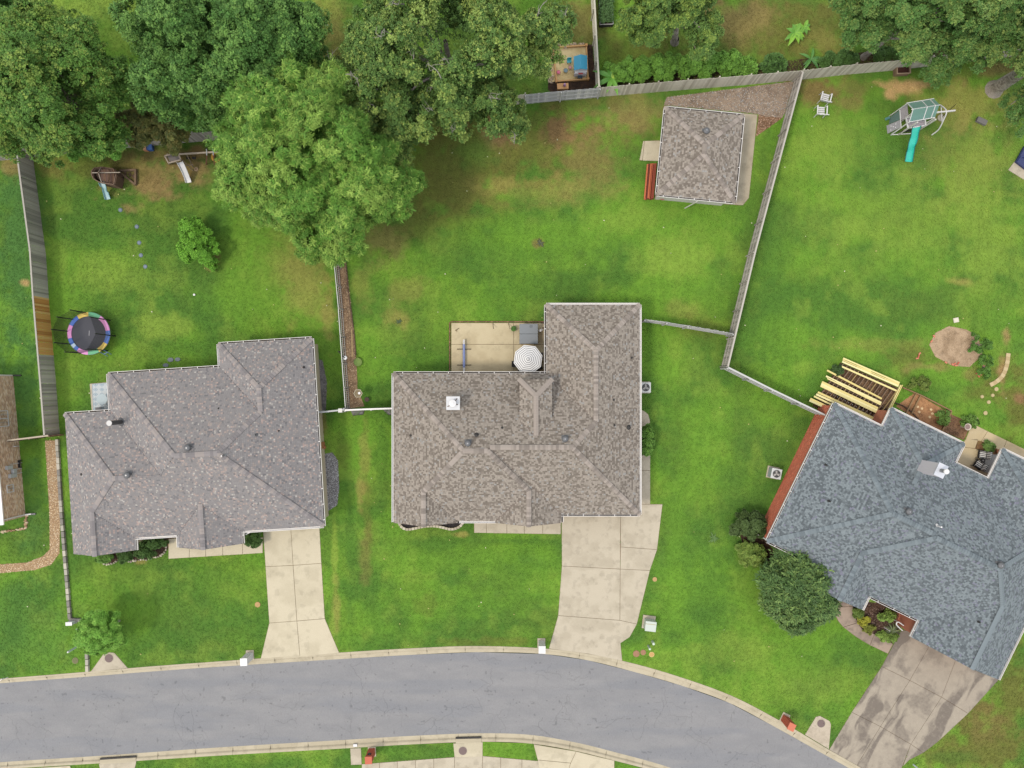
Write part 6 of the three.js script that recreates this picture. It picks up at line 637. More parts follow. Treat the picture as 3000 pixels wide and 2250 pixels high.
// ---------------------------------------------------------------- brown roofed house yard
{ const o = thing('brick_edging', 'brick border around two sides of the tan patio', 'edging', P(1320, 1020)), ms = [seen(132, 96, 76, 0.95), seen(116, 84, 70, 0.95), seen(150, 112, 90, 0.95)], r = rng(12), g = new RoundedBoxGeometry(0.2, 0.1, 0.1, 1, 0.01); const run = (a, b) => { const n = Math.round(a.distanceTo(b) / 0.21), d = b.clone().sub(a).normalize(); for (let i = 0; i < n; i++) put(o, 'brick', g, ms[Math.floor(r() * 3)], a.clone().lerp(b, (i + 0.5) / n).setY(0.045 + r() * 0.015), qe(0, Math.atan2(-d.z, d.x), 0)); }; run(P(1318, 944), P(1318, 1100)); run(P(1320, 943), P(1600, 943)); }
{ // hot tub
  const c = P(1549, 978, 0.9), o = thing('hot_tub', 'square hot tub under a grey folding cover', 'hot tub', V(c.x, 0, c.z)); add(o, 'shell', box(V(c.x, 0.42, c.z), 1.36, 0.82, 1.5, 0, 0.08), seen(84, 86, 88, 0.6)); for (const s of [-1, 1]) add(o, 'cover_half', box(V(c.x, 0.88, c.z + s * 0.395), 1.46, 0.1, 0.775, 0, 0.04), seen(132, 138, 144, 0.6)); add(o, 'cover_hinge', box(V(c.x, 0.91, c.z), 1.3, 0.02, 0.03), seen(110, 116, 122, 0.7)); add(o, 'control_panel', cyl(V(c.x + 0.18, 0.925, c.z - 0.58), 0.13, 0.01, 20), seen(106, 112, 118, 0.5)); add(o, 'handle', box(V(c.x + 0.55, 0.86, c.z + 0.8), 0.2, 0.04, 0.03), M.dark); }
{ // striped umbrella
  const c = P(1547, 1052.5, 2.3), o = thing('patio_umbrella', 'octagonal black and white striped patio umbrella', 'umbrella', V(c.x, 0, c.z)), R0 = 1.13, a0 = -105 * Math.PI / 180, wM = seen(240, 240, 240, 0.8), bM = seen(96, 98, 104, 0.85), N = 15;
  for (let k = 0; k < 8; k++) { const white = [], black = []; for (let i = 0; i < N; i++) { const f = (q) => { const s = i % 2 ? 0.3 : 0.7; return q; }; const w = 1 / 7.45, j = Math.floor(i / 2), r0 = i % 2 ? (j + 0.72) * w : j * w, r1 = i % 2 ? (j + 1) * w : (j + 0.72) * w; const q = (rr, kk) => { const a = a0 + kk * Math.PI / 4, x = Math.min(1, rr); return V(c.x + Math.cos(a) * R0 * x, 2.3 + 0.48 * (1 - x) - 0.1 * x * (1 - x), c.z + Math.sin(a) * R0 * x); }; const A1 = q(r0, k), B1 = q(r1, k), C1 = q(r1, k + 1), D1 = q(r0, k + 1), list = i % 2 ? black : white; for (const v of [A1, B1, C1, A1, C1, D1]) list.push(v.x, v.y, v.z); } const pn = add(o, 'canopy_panel', upward(white), wM); add(pn, 'dark_stripes', upward(black), bM); add(o, 'rib', rod(V(c.x, 2.72, c.z), V(c.x + Math.cos(a0 + k * Math.PI / 4) * R0 * 0.98, 2.25, c.z + Math.sin(a0 + k * Math.PI / 4) * R0 * 0.98), 0.012), M.dark); }
  add(o, 'pole', rod(V(c.x, 0.05, c.z), V(c.x, 2.78, c.z), 0.025), M.dark); add(o, 'finial', cyl(V(c.x, 2.77, c.z), 0.035, 0.07, 12, 0.02), M.grey); add(o, 'base', cyl(V(c.x, 0.05, c.z), 0.28, 0.08, 24, 0.24), M.black);
  const t = thing('patio_table', 'dark round patio table under the striped umbrella', 'table', V(c.x, 0, c.z)); add(t, 'top', (() => { const g = new THREE.RingGeometry(0.05, 0.62, 36); g.rotateX(-Math.PI / 2); g.translate(c.x, 0.74, c.z); return g; })(), M.dark); for (let i = 0; i < 4; i++) add(t, 'leg', rod(V(c.x + Math.cos(i * 1.57) * 0.45, 0.05, c.z + Math.sin(i * 1.57) * 0.45), V(c.x + Math.cos(i * 1.57) * 0.4, 0.73, c.z + Math.sin(i * 1.57) * 0.4), 0.02), M.black);
  [[-1.0, 0.32, 1.57, 'dark patio chair peeking out beside the umbrella toward the balance beam'], [0.95, -0.35, -1.57, 'dark patio chair between the umbrella and the wing wall'], [0.9, 0.55, -1.2, 'dark patio chair in the inner wall corner'], [-0.55, 0.95, 2.6, 'dark patio chair under the umbrella edge next to the eave']].forEach(([dx, dz, a, label]) => { const p = V(c.x + dx, 0.05, c.z + dz), k = thing('patio_chair', label, 'chair', p.clone().setY(0), 'dark patio chairs around the umbrella table'), q = (x, y, z) => V(p.x + x * Math.cos(a) + z * Math.sin(a), y, p.z - x * Math.sin(a) + z * Math.cos(a)); add(k, 'seat', box(q(0, 0.45, 0), 0.48, 0.04, 0.46, a), M.dark); for (let i = 0; i < 4; i++) add(k, 'back_slat', beam(q(-0.24, 0.55 + i * 0.12, -0.24), q(0.24, 0.55 + i * 0.12, -0.24), 0.02, 0.07), M.black); for (const [x, z] of [[0.22, 0.2], [-0.22, 0.2], [0.22, -0.22], [-0.22, -0.22]]) add(k, 'leg', rod(q(x, 0.05, z), q(x, z < 0 ? 0.95 : 0.62, z), 0.018), M.black); });
}
{ const a = P(1359, 995, 0.3), b = P(1359.5, 1090, 0.3), o = thing('balance_beam', 'blue and white gymnastics balance beam on the tan patio', 'balance beam', P(1359, 1042)); const at = (t, y) => a.clone().lerp(b, t).setY(y); add(o, 'beam', beam(at(0.14, 0.3), at(0.86, 0.3), 0.18, 0.12), seen(84, 110, 176, 0.8)); for (const [s, e] of [[0, 0.14], [0.86, 1]]) add(o, 'end_cap', beam(at(s, 0.3), at(e, 0.3), 0.15, 0.1), seen(226, 222, 214, 0.7)); add(o, 'stripe', beam(at(0.02, 0.362), at(0.98, 0.362), 0.045, 0.006), seen(186, 190, 206, 0.7)); for (const t of [0.29, 0.78]) { const p = at(t, 0.08); add(o, 'foot', join([beam(V(p.x - 0.56, 0.08, p.z), V(p.x + 0.56, 0.08, p.z), 0.07, 0.06), beam(V(p.x, 0.08, p.z), V(p.x, 0.26, p.z), 0.08, 0.08)]), seen(112, 100, 76, 0.8)); } }
{ const p = P(1505, 964), o = thing('potted_plant', 'green plant in a round pot beside the hot tub', 'plant', p); add(o, 'pot', (() => { const g = new THREE.LatheGeometry([[0.001, 0], [0.14, 0], [0.2, 0.3], [0.22, 0.32], [0.18, 0.32], [0.17, 0.28], [0.001, 0.27]].map(([x, y]) => new THREE.Vector2(x, y)), 28); g.translate(p.x, 0.05, p.z); return g; })(), seen(92, 104, 70, 0.8)); const r = rng(2), l = []; for (let i = 0; i < 90; i++) l.push([V(p.x + (r() - 0.5) * 0.26, 0.36 + r() * 0.12, p.z + (r() - 0.5) * 0.26), qe(r() - 0.5, r() * 6, r() - 0.5), 0.6, bump1(A(96, 140, 60), 0.8 + r() * 0.5)]); instanced(o, 'foliage', SP.fine, leafMat, l); }
{ const p = P(1338, 966), o = thing('garden_tool', 'short handled tool lying on the patio corner', 'tool', p); add(o, 'handle', beam(V(p.x - 0.12, 0.08, p.z + 0.08), V(p.x + 0.2, 0.08, p.z - 0.12), 0.05, 0.04), seen(120, 104, 76, 0.8)); add(o, 'head', box(V(p.x - 0.02, 0.08, p.z + 0.06), 0.06, 0.05, 0.16, 0.4), seen(150, 132, 100, 0.8)); }
[[1444, 946, 1446, 963, 'thin dark stake leaning over the patio edge'], [1489, 946, 1494, 963, 'thin dark stake leaning next to the potted plant']].forEach(([u0, v0, u1, v1, label]) => { const a = P(u0, v0), b = P(u1, v1).setY(0.5), o = thing('garden_stake', label, 'stake', a); add(o, 'stake', rod(a, b, 0.025, 0.02), seen(110, 96, 74, 0.85)); add(o, 'finial', cyl(b.clone().setY(0.48), 0.04, 0.06, 10, 0.02), M.dark); });
{ const p = P(1583, 970), o = thing('filter_unit', 'white filter canister between hot tub and wall', 'pump', p); add(o, 'canister', join([cyl(V(p.x - 0.04, 0.05, p.z), 0.1, 0.5, 16), cyl(V(p.x + 0.08, 0.05, p.z - 0.08), 0.08, 0.35, 16)]), M.white); add(o, 'hose', tube([V(p.x + 0.1, 0.3, p.z - 0.2), V(p.x + 0.35, 0.4, p.z - 0.3), V(p.x + 0.3, 0.2, p.z - 0.6), V(p.x + 0.05, 0.3, p.z - 0.62)], 0.035), seen(90, 66, 56, 0.8)); }
function acUnit(label, u, v, ang, s = 0.78) { const p = P(u, v), o = thing('air_conditioner', label, 'air conditioner', p); add(o, 'pad', box(V(p.x, 0.04, p.z), s + 0.16, 0.08, s + 0.16, ang), M.concreteGrey); add(o, 'cabinet', box(V(p.x, 0.45, p.z), s, 0.74, s, ang, 0.04), seen(168, 176, 180, 0.5)); add(o, 'top_panel', box(V(p.x, 0.84, p.z), s + 0.02, 0.04, s + 0.02, ang, 0.015), seen(216, 218, 218, 0.45)); add(o, 'fan_well', cyl(V(p.x, 0.855, p.z), s * 0.38, 0.012, 32), M.dark); for (let i = 0; i < 3; i++) { const a = i * 2.094 + 0.5; add(o, 'fan_blade', box(V(p.x + Math.cos(a) * s * 0.17, 0.875, p.z + Math.sin(a) * s * 0.17), s * 0.3, 0.01, s * 0.18, -a), seen(196, 192, 186, 0.5)); } const gr = []; for (let k = 1; k <= 4; k++) { const t = new THREE.TorusGeometry(s * 0.095 * k, 0.008, 5, 32); t.rotateX(Math.PI / 2); t.translate(p.x, 0.9, p.z); gr.push(t); } add(o, 'grille', join(gr), M.steel); }
acUnit('air conditioner against the wall of the brown roofed house', 1886, 1135, 0); acUnit('white topped air conditioner beside the red brick wall', 2263, 1384, -0.2);
{ // bits in the mulch strip
  let p = P(1058, 1152), o = thing('bird_table', 'hexagonal wire bird table by the mulch strip', 'bird table', p); add(o, 'post', cyl(p, 0.03, 1.1, 10), M.brownWood); const hx = new THREE.TorusGeometry(0.33, 0.03, 6, 6); hx.rotateX(Math.PI / 2); hx.translate(p.x, 1.12, p.z); add(o, 'rim', hx, seen(206, 196, 172, 0.8)); const tray = new THREE.CylinderGeometry(0.31, 0.29, 0.03, 6); tray.rotateY(0.52); tray.translate(p.x, 1.08, p.z); add(o, 'tray', tray, seen(134, 120, 92, 0.9)); add(o, 'feed_dish', cyl(V(p.x + 0.1, 1.1, p.z - 0.02), 0.1, 0.06, 14), M.white);
  p = P(1021, 1050); o = thing('bird_feeder', 'white topped bird feeder on a dark bracket at the rail fence', 'bird feeder', p); add(o, 'dish', cyl(V(p.x, 1.15, p.z), 0.17, 0.07, 20, 0.14), M.white); add(o, 'arm', rod(V(p.x - 0.5, 1.3, p.z - 0.5), V(p.x, 1.3, p.z), 0.03), M.dark); add(o, 'hanger', rod(V(p.x, 1.2, p.z), V(p.x, 1.32, p.z), 0.015), M.dark); add(o, 'pole', rod(V(p.x - 0.5, 0, p.z - 0.5), V(p.x - 0.5, 1.32, p.z - 0.5), 0.03), M.dark);
  p = P(1050, 1061); o = thing('fire_bowl', 'shallow mossy bowl at the edge of the mulch strip', 'bowl', p); add(o, 'bowl', (() => { const g = new THREE.LatheGeometry([[0.001, 0.1], [0.2, 0.12], [0.32, 0.2], [0.34, 0.22], [0.3, 0.16], [0.15, 0.04], [0.001, 0.02]].map(([x, y]) => new THREE.Vector2(x, y)), 28); g.translate(p.x, 0, p.z); return g; })(), seen(120, 146, 74, 0.9)); add(o, 'foot', cyl(p, 0.14, 0.05, 16), M.dark);
  p = P(1077, 1170); o = thing('flower_pot', 'small black flower pot by the bird table', 'pot', p); add(o, 'pot', cyl(p, 0.13, 0.28, 18, 0.17), M.black); add(o, 'rim', cyl(V(p.x, 0.27, p.z), 0.19, 0.03, 18), M.dark); add(o, 'soil', cyl(V(p.x, 0.29, p.z), 0.15, 0.015, 18), M.darkWood);
  p = P(1032, 1008); o = thing('timber', 'pale loose board along the mulch strip edge', 'timber', p); add(o, 'board', beam(P(1031, 966).setY(0.05), P(1033, 1048).setY(0.05), 0.1, 0.07), seen(206, 176, 128, 0.85)); add(o, 'cleat', box(P(1033, 1046).setY(0.1), 0.12, 0.03, 0.08), seen(176, 146, 100, 0.85));
  o = thing('bed_timber', 'thin dark timber edge between mulch strip and lawn', 'edging', P(1025, 900)); [[1014, 765, 1022, 860], [1022, 862, 1036, 960], [1037, 965, 1043, 1040]].forEach((q) => add(o, 'timber', beam(P(q[0], q[1]).setY(0.05), P(q[2], q[3]).setY(0.05), 0.06, 0.12), M.brownWood));
  p = P(998, 783); o = thing('cinder_block', 'grey two-hole cinder block at the head of the rail fence', 'block', p); const bl = (x, z, sx, sz) => { const g = new THREE.BoxGeometry(sx, 0.2, sz); g.translate(x, 0.1, z); g.rotateY(1.1); g.translate(p.x, 0.02, p.z); return g; }; add(o, 'shell', join([bl(-0.18, 0, 0.04, 0.2), bl(0, 0, 0.04, 0.12), bl(0.18, 0, 0.04, 0.2), bl(0, 0.08, 0.36, 0.04), bl(0, -0.08, 0.36, 0.04)]), seen(176, 160, 150, 0.95)); add(o, 'hole_shade', bl(0, 0, 0.3, 0.1).scale(1, 1, 1), M.darkWood);  // dark box between the block webs paints the shade of the holes
  [['half round gravel landing at the white capped fence gate', [[1026, 1200], [1068, 1199], [1064, 1214], [1034, 1217]]], ['small gravel landing at the house end of the white capped fence', [[1123, 1201], [1155, 1199], [1155, 1217], [1136, 1214]]]].forEach(([label, poly]) => { const s = structure('gravel_pad', label); add(s, 'surface', slab(poly, 0, 0.02), M.gravel); poly.forEach((q, i) => { if (i) add(s, 'edging', beam(P(...poly[i - 1]).setY(0.02), P(...q).setY(0.02), 0.04, 0.06), M.dark); }); });
}

// ---------------------------------------------------------------- outbuilding surroundings and the top yards
{ // stacked timber
  const o = thing('timber_stack', 'stack of long reddish boards along the outbuilding wall', 'timber', P(1900, 530)), r = rng(6), ms = [seen(150, 70, 48, 0.85), seen(120, 52, 38, 0.85), seen(214, 120, 80, 0.85), seen(100, 46, 36, 0.9), seen(176, 88, 58, 0.85)]; for (let l = 0; l < 3; l++) for (let i = 0; i < 6; i++) { const u = 1895 + i * 4.6 + r() * 1.5, du = -9; const a = P(u + r(), 480 + r() * 5).setY(0.07 + l * 0.1), b = P(u + du + r() * 2, 583 + r() * 4).setY(0.07 + l * 0.1); add(o, 'board', beam(a, b, 0.09 + r() * 0.02, 0.08), i === 0 ? ms[2] : ms[Math.floor(r() * 5)]); } }
{ // wooden planter with soil
  const p = P(2635, 212), o = thing('planter_box', 'square wooden planter box against the long fence', 'planter', p), w = 1.0, d = 0.6; for (const [x, z, sx, sz] of [[0, d / 2, w, 0.05], [0, -d / 2, w, 0.05], [w / 2, 0, 0.05, d], [-w / 2, 0, 0.05, d]]) { add(o, 'side_board', box(V(p.x + x, 0.16, p.z + z), sx + 0.02, 0.26, sz, 0.05), seen(136, 112, 90, 0.85)); add(o, 'side_board', box(V(p.x + x, 0.44, p.z + z), sx + 0.02, 0.26, sz, 0.05), seen(150, 124, 100, 0.85)); } add(o, 'rim', join([beam(V(p.x - 0.53, 0.6, p.z - 0.32), V(p.x + 0.53, 0.6, p.z - 0.36), 0.08, 0.04), beam(V(p.x - 0.53, 0.6, p.z + 0.36), V(p.x + 0.53, 0.6, p.z + 0.32), 0.08, 0.04), beam(V(p.x - 0.52, 0.598, p.z - 0.3), V(p.x - 0.5, 0.598, p.z + 0.34), 0.08, 0.04), beam(V(p.x + 0.52, 0.598, p.z - 0.34), V(p.x + 0.54, 0.598, p.z + 0.3), 0.08, 0.04)]), seen(186, 162, 136, 0.85)); add(o, 'soil', box(V(p.x, 0.45, p.z), 0.94, 0.04, 0.54, 0.05), seen(84, 48, 40, 1)); }
function lawnChair(label, u, v, ang) { const p = P(u, v), k = 1.28, o = thing('lawn_chair', label, 'chair', p, 'white plastic lawn chairs'), q = (x, y, z) => V(p.x + k * (x * Math.cos(ang) + z * Math.sin(ang)), y * k, p.z + k * (z * Math.cos(ang) - x * Math.sin(ang))), bx = (x, y, z, sx, sy, sz) => { const c = q(x, y, z); return box(c, sx * k, sy * k, sz * k, ang); }; for (let i = 0; i < 4; i++) add(o, 'seat_slat', bx(0, 0.38, -0.2 + i * 0.12, 0.46, 0.02, 0.09), M.white); for (let i = 0; i < 4; i++) add(o, 'back_slat', beam(q(-0.18 + i * 0.12, 0.4, 0.26), q(-0.2 + i * 0.133, 0.92, 0.42), 0.1, 0.03, V(0, 0, 1)), M.white); add(o, 'back_frame', join([beam(q(-0.26, 0.38, 0.25), q(-0.28, 0.95, 0.44), 0.05, 0.03), beam(q(0.26, 0.38, 0.25), q(0.28, 0.95, 0.44), 0.05, 0.03), beam(q(-0.28, 0.94, 0.43), q(0.28, 0.94, 0.43), 0.05, 0.06)]), M.white); for (const s of [-1, 1]) add(o, 'armrest', bx(s * 0.29, 0.6, 0.02, 0.07, 0.03, 0.55), M.white); for (const [x, z] of [[0.27, 0.25], [-0.27, 0.25], [0.27, -0.26], [-0.27, -0.26]]) add(o, 'leg', beam(q(x, 0, z * 1.1), q(x, 0.6, z * 0.95), 0.04, 0.05), M.white); }
lawnChair('white plastic lawn chair nearer the long fence', 2409, 294, -0.25); lawnChair('white plastic lawn chair farther from the long fence', 2397, 332, -0.05);
{ // tower play set
  const Q = P, o = thing('play_tower', 'white framed play tower with teal canopy, teal wave slide and climbing ramp', 'play set', Q(2690, 370)), w = M.white, w2 = seen(226, 224, 220, 0.7);
  const dk = [[2654, 345], [2708, 336], [2712, 368], [2660, 376]], tp = [[2657, 300], [2735, 288], [2739, 344], [2664, 360]];
  for (const [u, v] of dk) { const b = Q(u, v, 1.4); add(o, 'tower_post', beam(b.clone().setY(0), b.clone().setY(2.7), 0.1, 0.1), w2); }
  for (let i = 0; i < 6; i++) add(o, 'deck_board', beam(Q(lerp(2654, 2660, i / 5), lerp(347, 374, i / 5), 1.4), Q(lerp(2706, 2711, i / 5), lerp(339, 366, i / 5), 1.4), 0.13, 0.03), M.plum);
  for (let i = 0; i < 4; i++) { const a = dk[i], b = dk[(i + 1) % 4]; add(o, 'deck_beam', beam(Q(...a, 1.35), Q(...b, 1.35), 0.06, 0.14), w); if (i !== 2) add(o, 'rail', beam(Q(...a, 2.05), Q(...b, 2.05), 0.05, 0.1), w); }
  { const c = [Q(2656, 302, 2.4), Q(2736, 289, 2.4), Q(2739, 344, 2.4), Q(2662, 358, 2.4)], r0 = c[0].clone().lerp(c[3], 0.5).setY(3.05), r1 = c[1].clone().lerp(c[2], 0.5).setY(3.05), tm = new THREE.MeshPhysicalMaterial({ color: new THREE.Color().setRGB(...A(146, 200, 190)), roughness: 0.6, transmission: 0.5, thickness: 0, side: THREE.DoubleSide }), f = (...p) => p.flatMap((v) => [v.x, v.y, v.z]); add(o, 'canopy_side', upward(f(c[0], c[1], r1, c[0], r1, r0)), tm); add(o, 'canopy_side', upward(f(c[3], r1, c[2], c[3], r0, r1)), tm); add(o, 'ridge_beam', beam(r0.clone().add(V(-0.05, -0.05, 0)), r1.clone().add(V(0.05, -0.05, 0)), 0.06, 0.08), w); for (const [a, b] of [[c[0], c[1]], [c[3], c[2]]]) add(o, 'canopy_edge', beam(a, b, 0.05, 0.06), w); for (const t of [0.02, 0.55, 0.85]) { const m = r0.clone().lerp(r1, t); add(o, 'rafter', join([beam(c[0].clone().lerp(c[1], t), m, 0.05, 0.05), beam(c[3].clone().lerp(c[2], t), m, 0.05, 0.05)]), w); } }
  add(o, 'side_brace', join([beam(Q(2606, 340, 0.1), Q(2657, 304, 2.4), 0.06, 0.06), beam(Q(2610, 395, 0.1), Q(2663, 358, 2.4), 0.07, 0.07), beam(Q(2610, 395, 0.05), Q(2690, 390, 0.05), 0.06, 0.06), beam(Q(2697, 370, 1.0), Q(2738, 346, 2.4), 0.06, 0.06)]), w);
  { const r = [Q(2597, 368, 0.05), Q(2637, 351, 1.4), Q(2640, 372, 1.4), Q(2600, 392, 0.05)], mk = (a, b, c, d) => [a, b, c, a, c, d].flatMap((v) => [v.x, v.y, v.z]); add(o, 'climbing_wall', upward(mk(...r)), seen(178, 176, 184, 0.8)); const g2 = [Q(2607, 344, 0.1), Q(2634, 324, 1.4), Q(2637, 350, 1.4), Q(2604, 364, 0.1)]; add(o, 'rope_ramp', upward(mk(...g2)), seen(112, 142, 138, 0.8)); for (const [a, b] of [[0.3, 0.3], [0.6, 0.7], [0.25, 0.75], [0.65, 0.3], [0.45, 0.5]]) { const p = r[0].clone().lerp(r[1], a).lerp(r[3].clone().lerp(r[2], a), b); const g = stoneGeo.clone(); g.scale(0.1, 0.1, 0.1); g.translate(p.x, p.y + 0.04, p.z); add(o, 'climbing_hold', g, M.white); } add(o, 'ramp_deck', upward(mk(Q(2634, 318, 1.4), Q(2658, 304, 1.5), Q(2662, 345, 1.4), Q(2638, 352, 1.4))), seen(164, 160, 164, 0.8)); for (const u of [0, 1]) add(o, 'ramp_rail', beam(u ? Q(2636, 322, 1.45) : Q(2596, 352, 0.3), u ? Q(2640, 376, 1.45) : Q(2606, 346, 0.5), 0.05, 0.05), u ? w : M.tealDark); add(o, 'step', beam(Q(2593, 350, 0.2), Q(2607, 344, 0.35), 0.2, 0.05), M.tealDark); }
  add(o, 'tarp_wall', beam(Q(2640, 386, 0.6), Q(2690, 380, 0.6), 0.03, 0.5), M.dark);
  slide(o, [Q(2685, 368, 1.4), Q(2680, 385, 1.25), Q(2676, 405, 0.95), Q(2670, 425, 0.75), Q(2665, 445, 0.35), Q(2661, 468, 0.14), Q(2660, 474, 0.12)], 0.6, M.teal, M.tealDark);
  add(o, 'swing_beam', beam(Q(2710, 333, 2.3), Q(2798, 324, 2.3), 0.1, 0.14), w); add(o, 'bow_leg', tube([Q(2730, 395, 0.05), Q(2748, 381, 0.7), Q(2764, 352, 1.8), Q(2773, 327, 2.35), Q(2758, 310, 1.8), Q(2744, 308, 0.9), Q(2735, 313, 0.05)], 0.05, 50, 8), w); add(o, 'bow_tie', beam(Q(2757, 311, 1.5), Q(2760, 362, 1.4), 0.05, 0.05), w);
}
{ const p = P(2747, 351), o = thing('tyre_swing', 'pale disc seat hanging from the play tower beam', 'swing', p); add(o, 'seat', cyl(V(p.x, 0.4, p.z), 0.27, 0.06, 20), seen(176, 172, 156, 0.9)); add(o, 'rope', rod(V(p.x, 0.46, p.z), V(p.x + 0.1, 2.2, p.z - 0.4), 0.02), M.dark); }
{ const p = P(2872, 357), o = thing('stump_block', 'short grey squared timber lying on the lawn near the thick trunk', 'timber', p); add(o, 'timber', box(V(p.x, 0.14, p.z), 0.82, 0.26, 0.4, -0.45, 0.03), seen(124, 122, 120, 0.95)); add(o, 'end_grain', box(V(p.x - 0.37, 0.14, p.z - 0.18), 0.02, 0.22, 0.34, -0.45), seen(100, 96, 92, 0.95)); }
{ const o = thing('blue_tarp', 'dark blue tarp on a concrete pad at the right edge', 'tarp', P(2985, 480)); add(o, 'pad', slab([[2953, 498], [2985, 455], [3060, 470], [3060, 545], [2998, 526]], -0.05, 0.05, 0.01), M.concreteGrey); const pts = toW([[2970, 476], [2996, 430], [3060, 450], [3060, 520], [2998, 498]]); const g = slabW(pts, 0.06, 0.3, 0.06); add(o, 'sheet', g, seen(44, 56, 110, 0.5)); add(o, 'fold', tube([P(2972, 478).setY(0.3), P(2986, 462).setY(0.36), P(3000, 470).setY(0.32), P(3040, 480).setY(0.34)], 0.05), seen(54, 66, 124, 0.5)); }
{ const p = P(2800, 938), o = thing('stepping_stone', 'single white square stone beside the bare round patch', 'stone', p); add(o, 'stone', box(V(p.x, 0.04, p.z), 0.42, 0.08, 0.38, 0.2, 0.02), seen(220, 214, 196, 0.9)); add(o, 'worn_face', box(V(p.x, 0.082, p.z), 0.3, 0.006, 0.26, 0.2), seen(230, 224, 206, 0.9)); }
[[2877, 1162, 'stepping stone nearest the deck side weeds'], [2896, 1178, 'stepping stone in the middle of the short row'], [2886, 1210, 'stepping stone by the patio slab corner'], [2908, 1158, 'stepping stone farthest toward the right edge'], [2860, 1228, 'pale chipped stepping stone touching the patio'], [2918, 1140, 'small stepping stone near the curved stone edge']].forEach(([u, v, label], i) => { const p = P(u, v), o = thing('stepping_stone', label, 'stone', p, 'pale stepping stones toward the patio'); const g = new THREE.CylinderGeometry(0.13 + (i % 3) * 0.02, 0.16, 0.06, 6 + (i % 3)); g.translate(p.x, 0.03, p.z); add(o, 'stone', g, seen(196, 180, 136, 0.95)); });
{ const o = thing('stone_edging', 'curved row of tan stones in the right lawn', 'edging', P(2930, 1090)), c = new THREE.CatmullRomCurve3([[2953, 1035], [2948, 1070], [2936, 1100], [2918, 1118], [2900, 1128]].map(([u, v]) => P(u, v))), g = new RoundedBoxGeometry(0.3, 0.1, 0.34, 1, 0.03), ms = [seen(206, 186, 146, 0.95), seen(190, 168, 126, 0.95)]; for (let i = 0; i < 11; i++) { const p = c.getPointAt((i + 0.5) / 11), t = c.getTangentAt((i + 0.5) / 11); put(o, 'stone', g, ms[i % 2], p.setY(0.04), qe(0, Math.atan2(-t.z, t.x), 0)); } }
{ const o = thing('brick_edging', 'scattered red bricks around the bare round patch', 'edging', P(2840, 1070)), g = new RoundedBoxGeometry(0.22, 0.08, 0.11, 1, 0.01), r = rng(31); [[2790, 1068], [2800, 1071], [2806, 1064], [2868, 1086], [2872, 1096], [2866, 1102], [2690, 1044], [2686, 1050], [2735, 985], [2728, 1000], [2770, 1062], [2880, 1072], [2879, 1056], [2862, 1094], [2795, 1066], [2693, 1036]].forEach(([u, v]) => put(o, 'brick', g, [seen(206, 116, 92, 0.95), seen(186, 100, 80, 0.95), seen(216, 136, 112, 0.95)][Math.floor(r() * 3)], P(u, v).setY(0.05), qe(0, r() * 3, 0))); }

// ---------------------------------------------------------------- unfinished deck behind the blue-grey roof
{
  const o = thing('deck_frame', 'unfinished deck of new yellow boards on dark brown joists', 'deck', P(2500, 1150)), Q = P, yl = [M.yellowWood, M.yellowWood2, seen(248, 238, 176, 0.75)], y = 0.52;
  const boards = [[2470, 1050, 2635, 1122, 0.14], [2469, 1054.5, 2634, 1126.5, 0.14], [2467.5, 1059, 2632, 1131, 0.14], [2461, 1071.5, 2627, 1145, 0.12], [2423, 1085, 2583, 1168, 0.12], [2420, 1102, 2582, 1180, 0.12], [2424, 1108, 2580, 1185, 0.12], [2408, 1119, 2572, 1196, 0.14], [2406, 1124.5, 2570, 1202, 0.14], [2404, 1130, 2568, 1208, 0.14], [2396, 1149, 2562, 1226, 0.14], [2391, 1155, 2560, 1231, 0.14], [2385, 1161, 2520, 1226, 0.12], [2374, 1168, 2490, 1222, 0.14], [2371, 1173, 2470, 1219, 0.14]];
  boards.forEach(([a, b, c, d, w], i) => add(o, 'deck_board', beam(Q(a, b, y), Q(c, d, y), w * 1.12, 0.035), yl[i % 3]));
  for (const k of [0, 4.5]) add(o, 'rim_board', beam(Q(2638 + k, 1128, y + 0.02), Q(2582 + k, 1243, y + 0.02), 0.06, 0.16), yl[k ? 1 : 0]);
  for (let i = 0; i < 15; i++) { const t = i / 14, a = Q(lerp(2470, 2628, t), lerp(1066, 1142, t), 0.42), b = Q(lerp(2395, 2560, t), lerp(1168, 1238, t), 0.42); add(o, 'joist', beam(a, b, 0.05, 0.16), i % 5 === 4 ? seen(176, 150, 100, 0.85) : seen(136, 112, 90, 0.85)); }
  for (const [a, b, c, d] of [[2462, 1070, 2632, 1146], [2430, 1120, 2600, 1200], [2400, 1172, 2570, 1248]]) add(o, 'beam', beam(Q(a, b, 0.3), Q(c, d, 0.3), 0.1, 0.2), M.darkWood);
  for (const [u, v] of [[2470, 1074], [2550, 1112], [2626, 1146], [2436, 1122], [2520, 1164], [2596, 1200], [2412, 1176], [2500, 1216]]) { const p = Q(u, v); add(o, 'post', box(V(p.x, 0.2, p.z), 0.12, 0.4, 0.12, -0.45), M.darkWood); }
  for (let i = 0; i < 12; i++) { const t = i / 12, p = Q(lerp(2432, 2562, t), lerp(1152, 1218, t), 0.5); add(o, 'joist_hanger', box(V(p.x, 0.5, p.z), 0.05, 0.04, 0.05, -0.45), M.steel); }
}
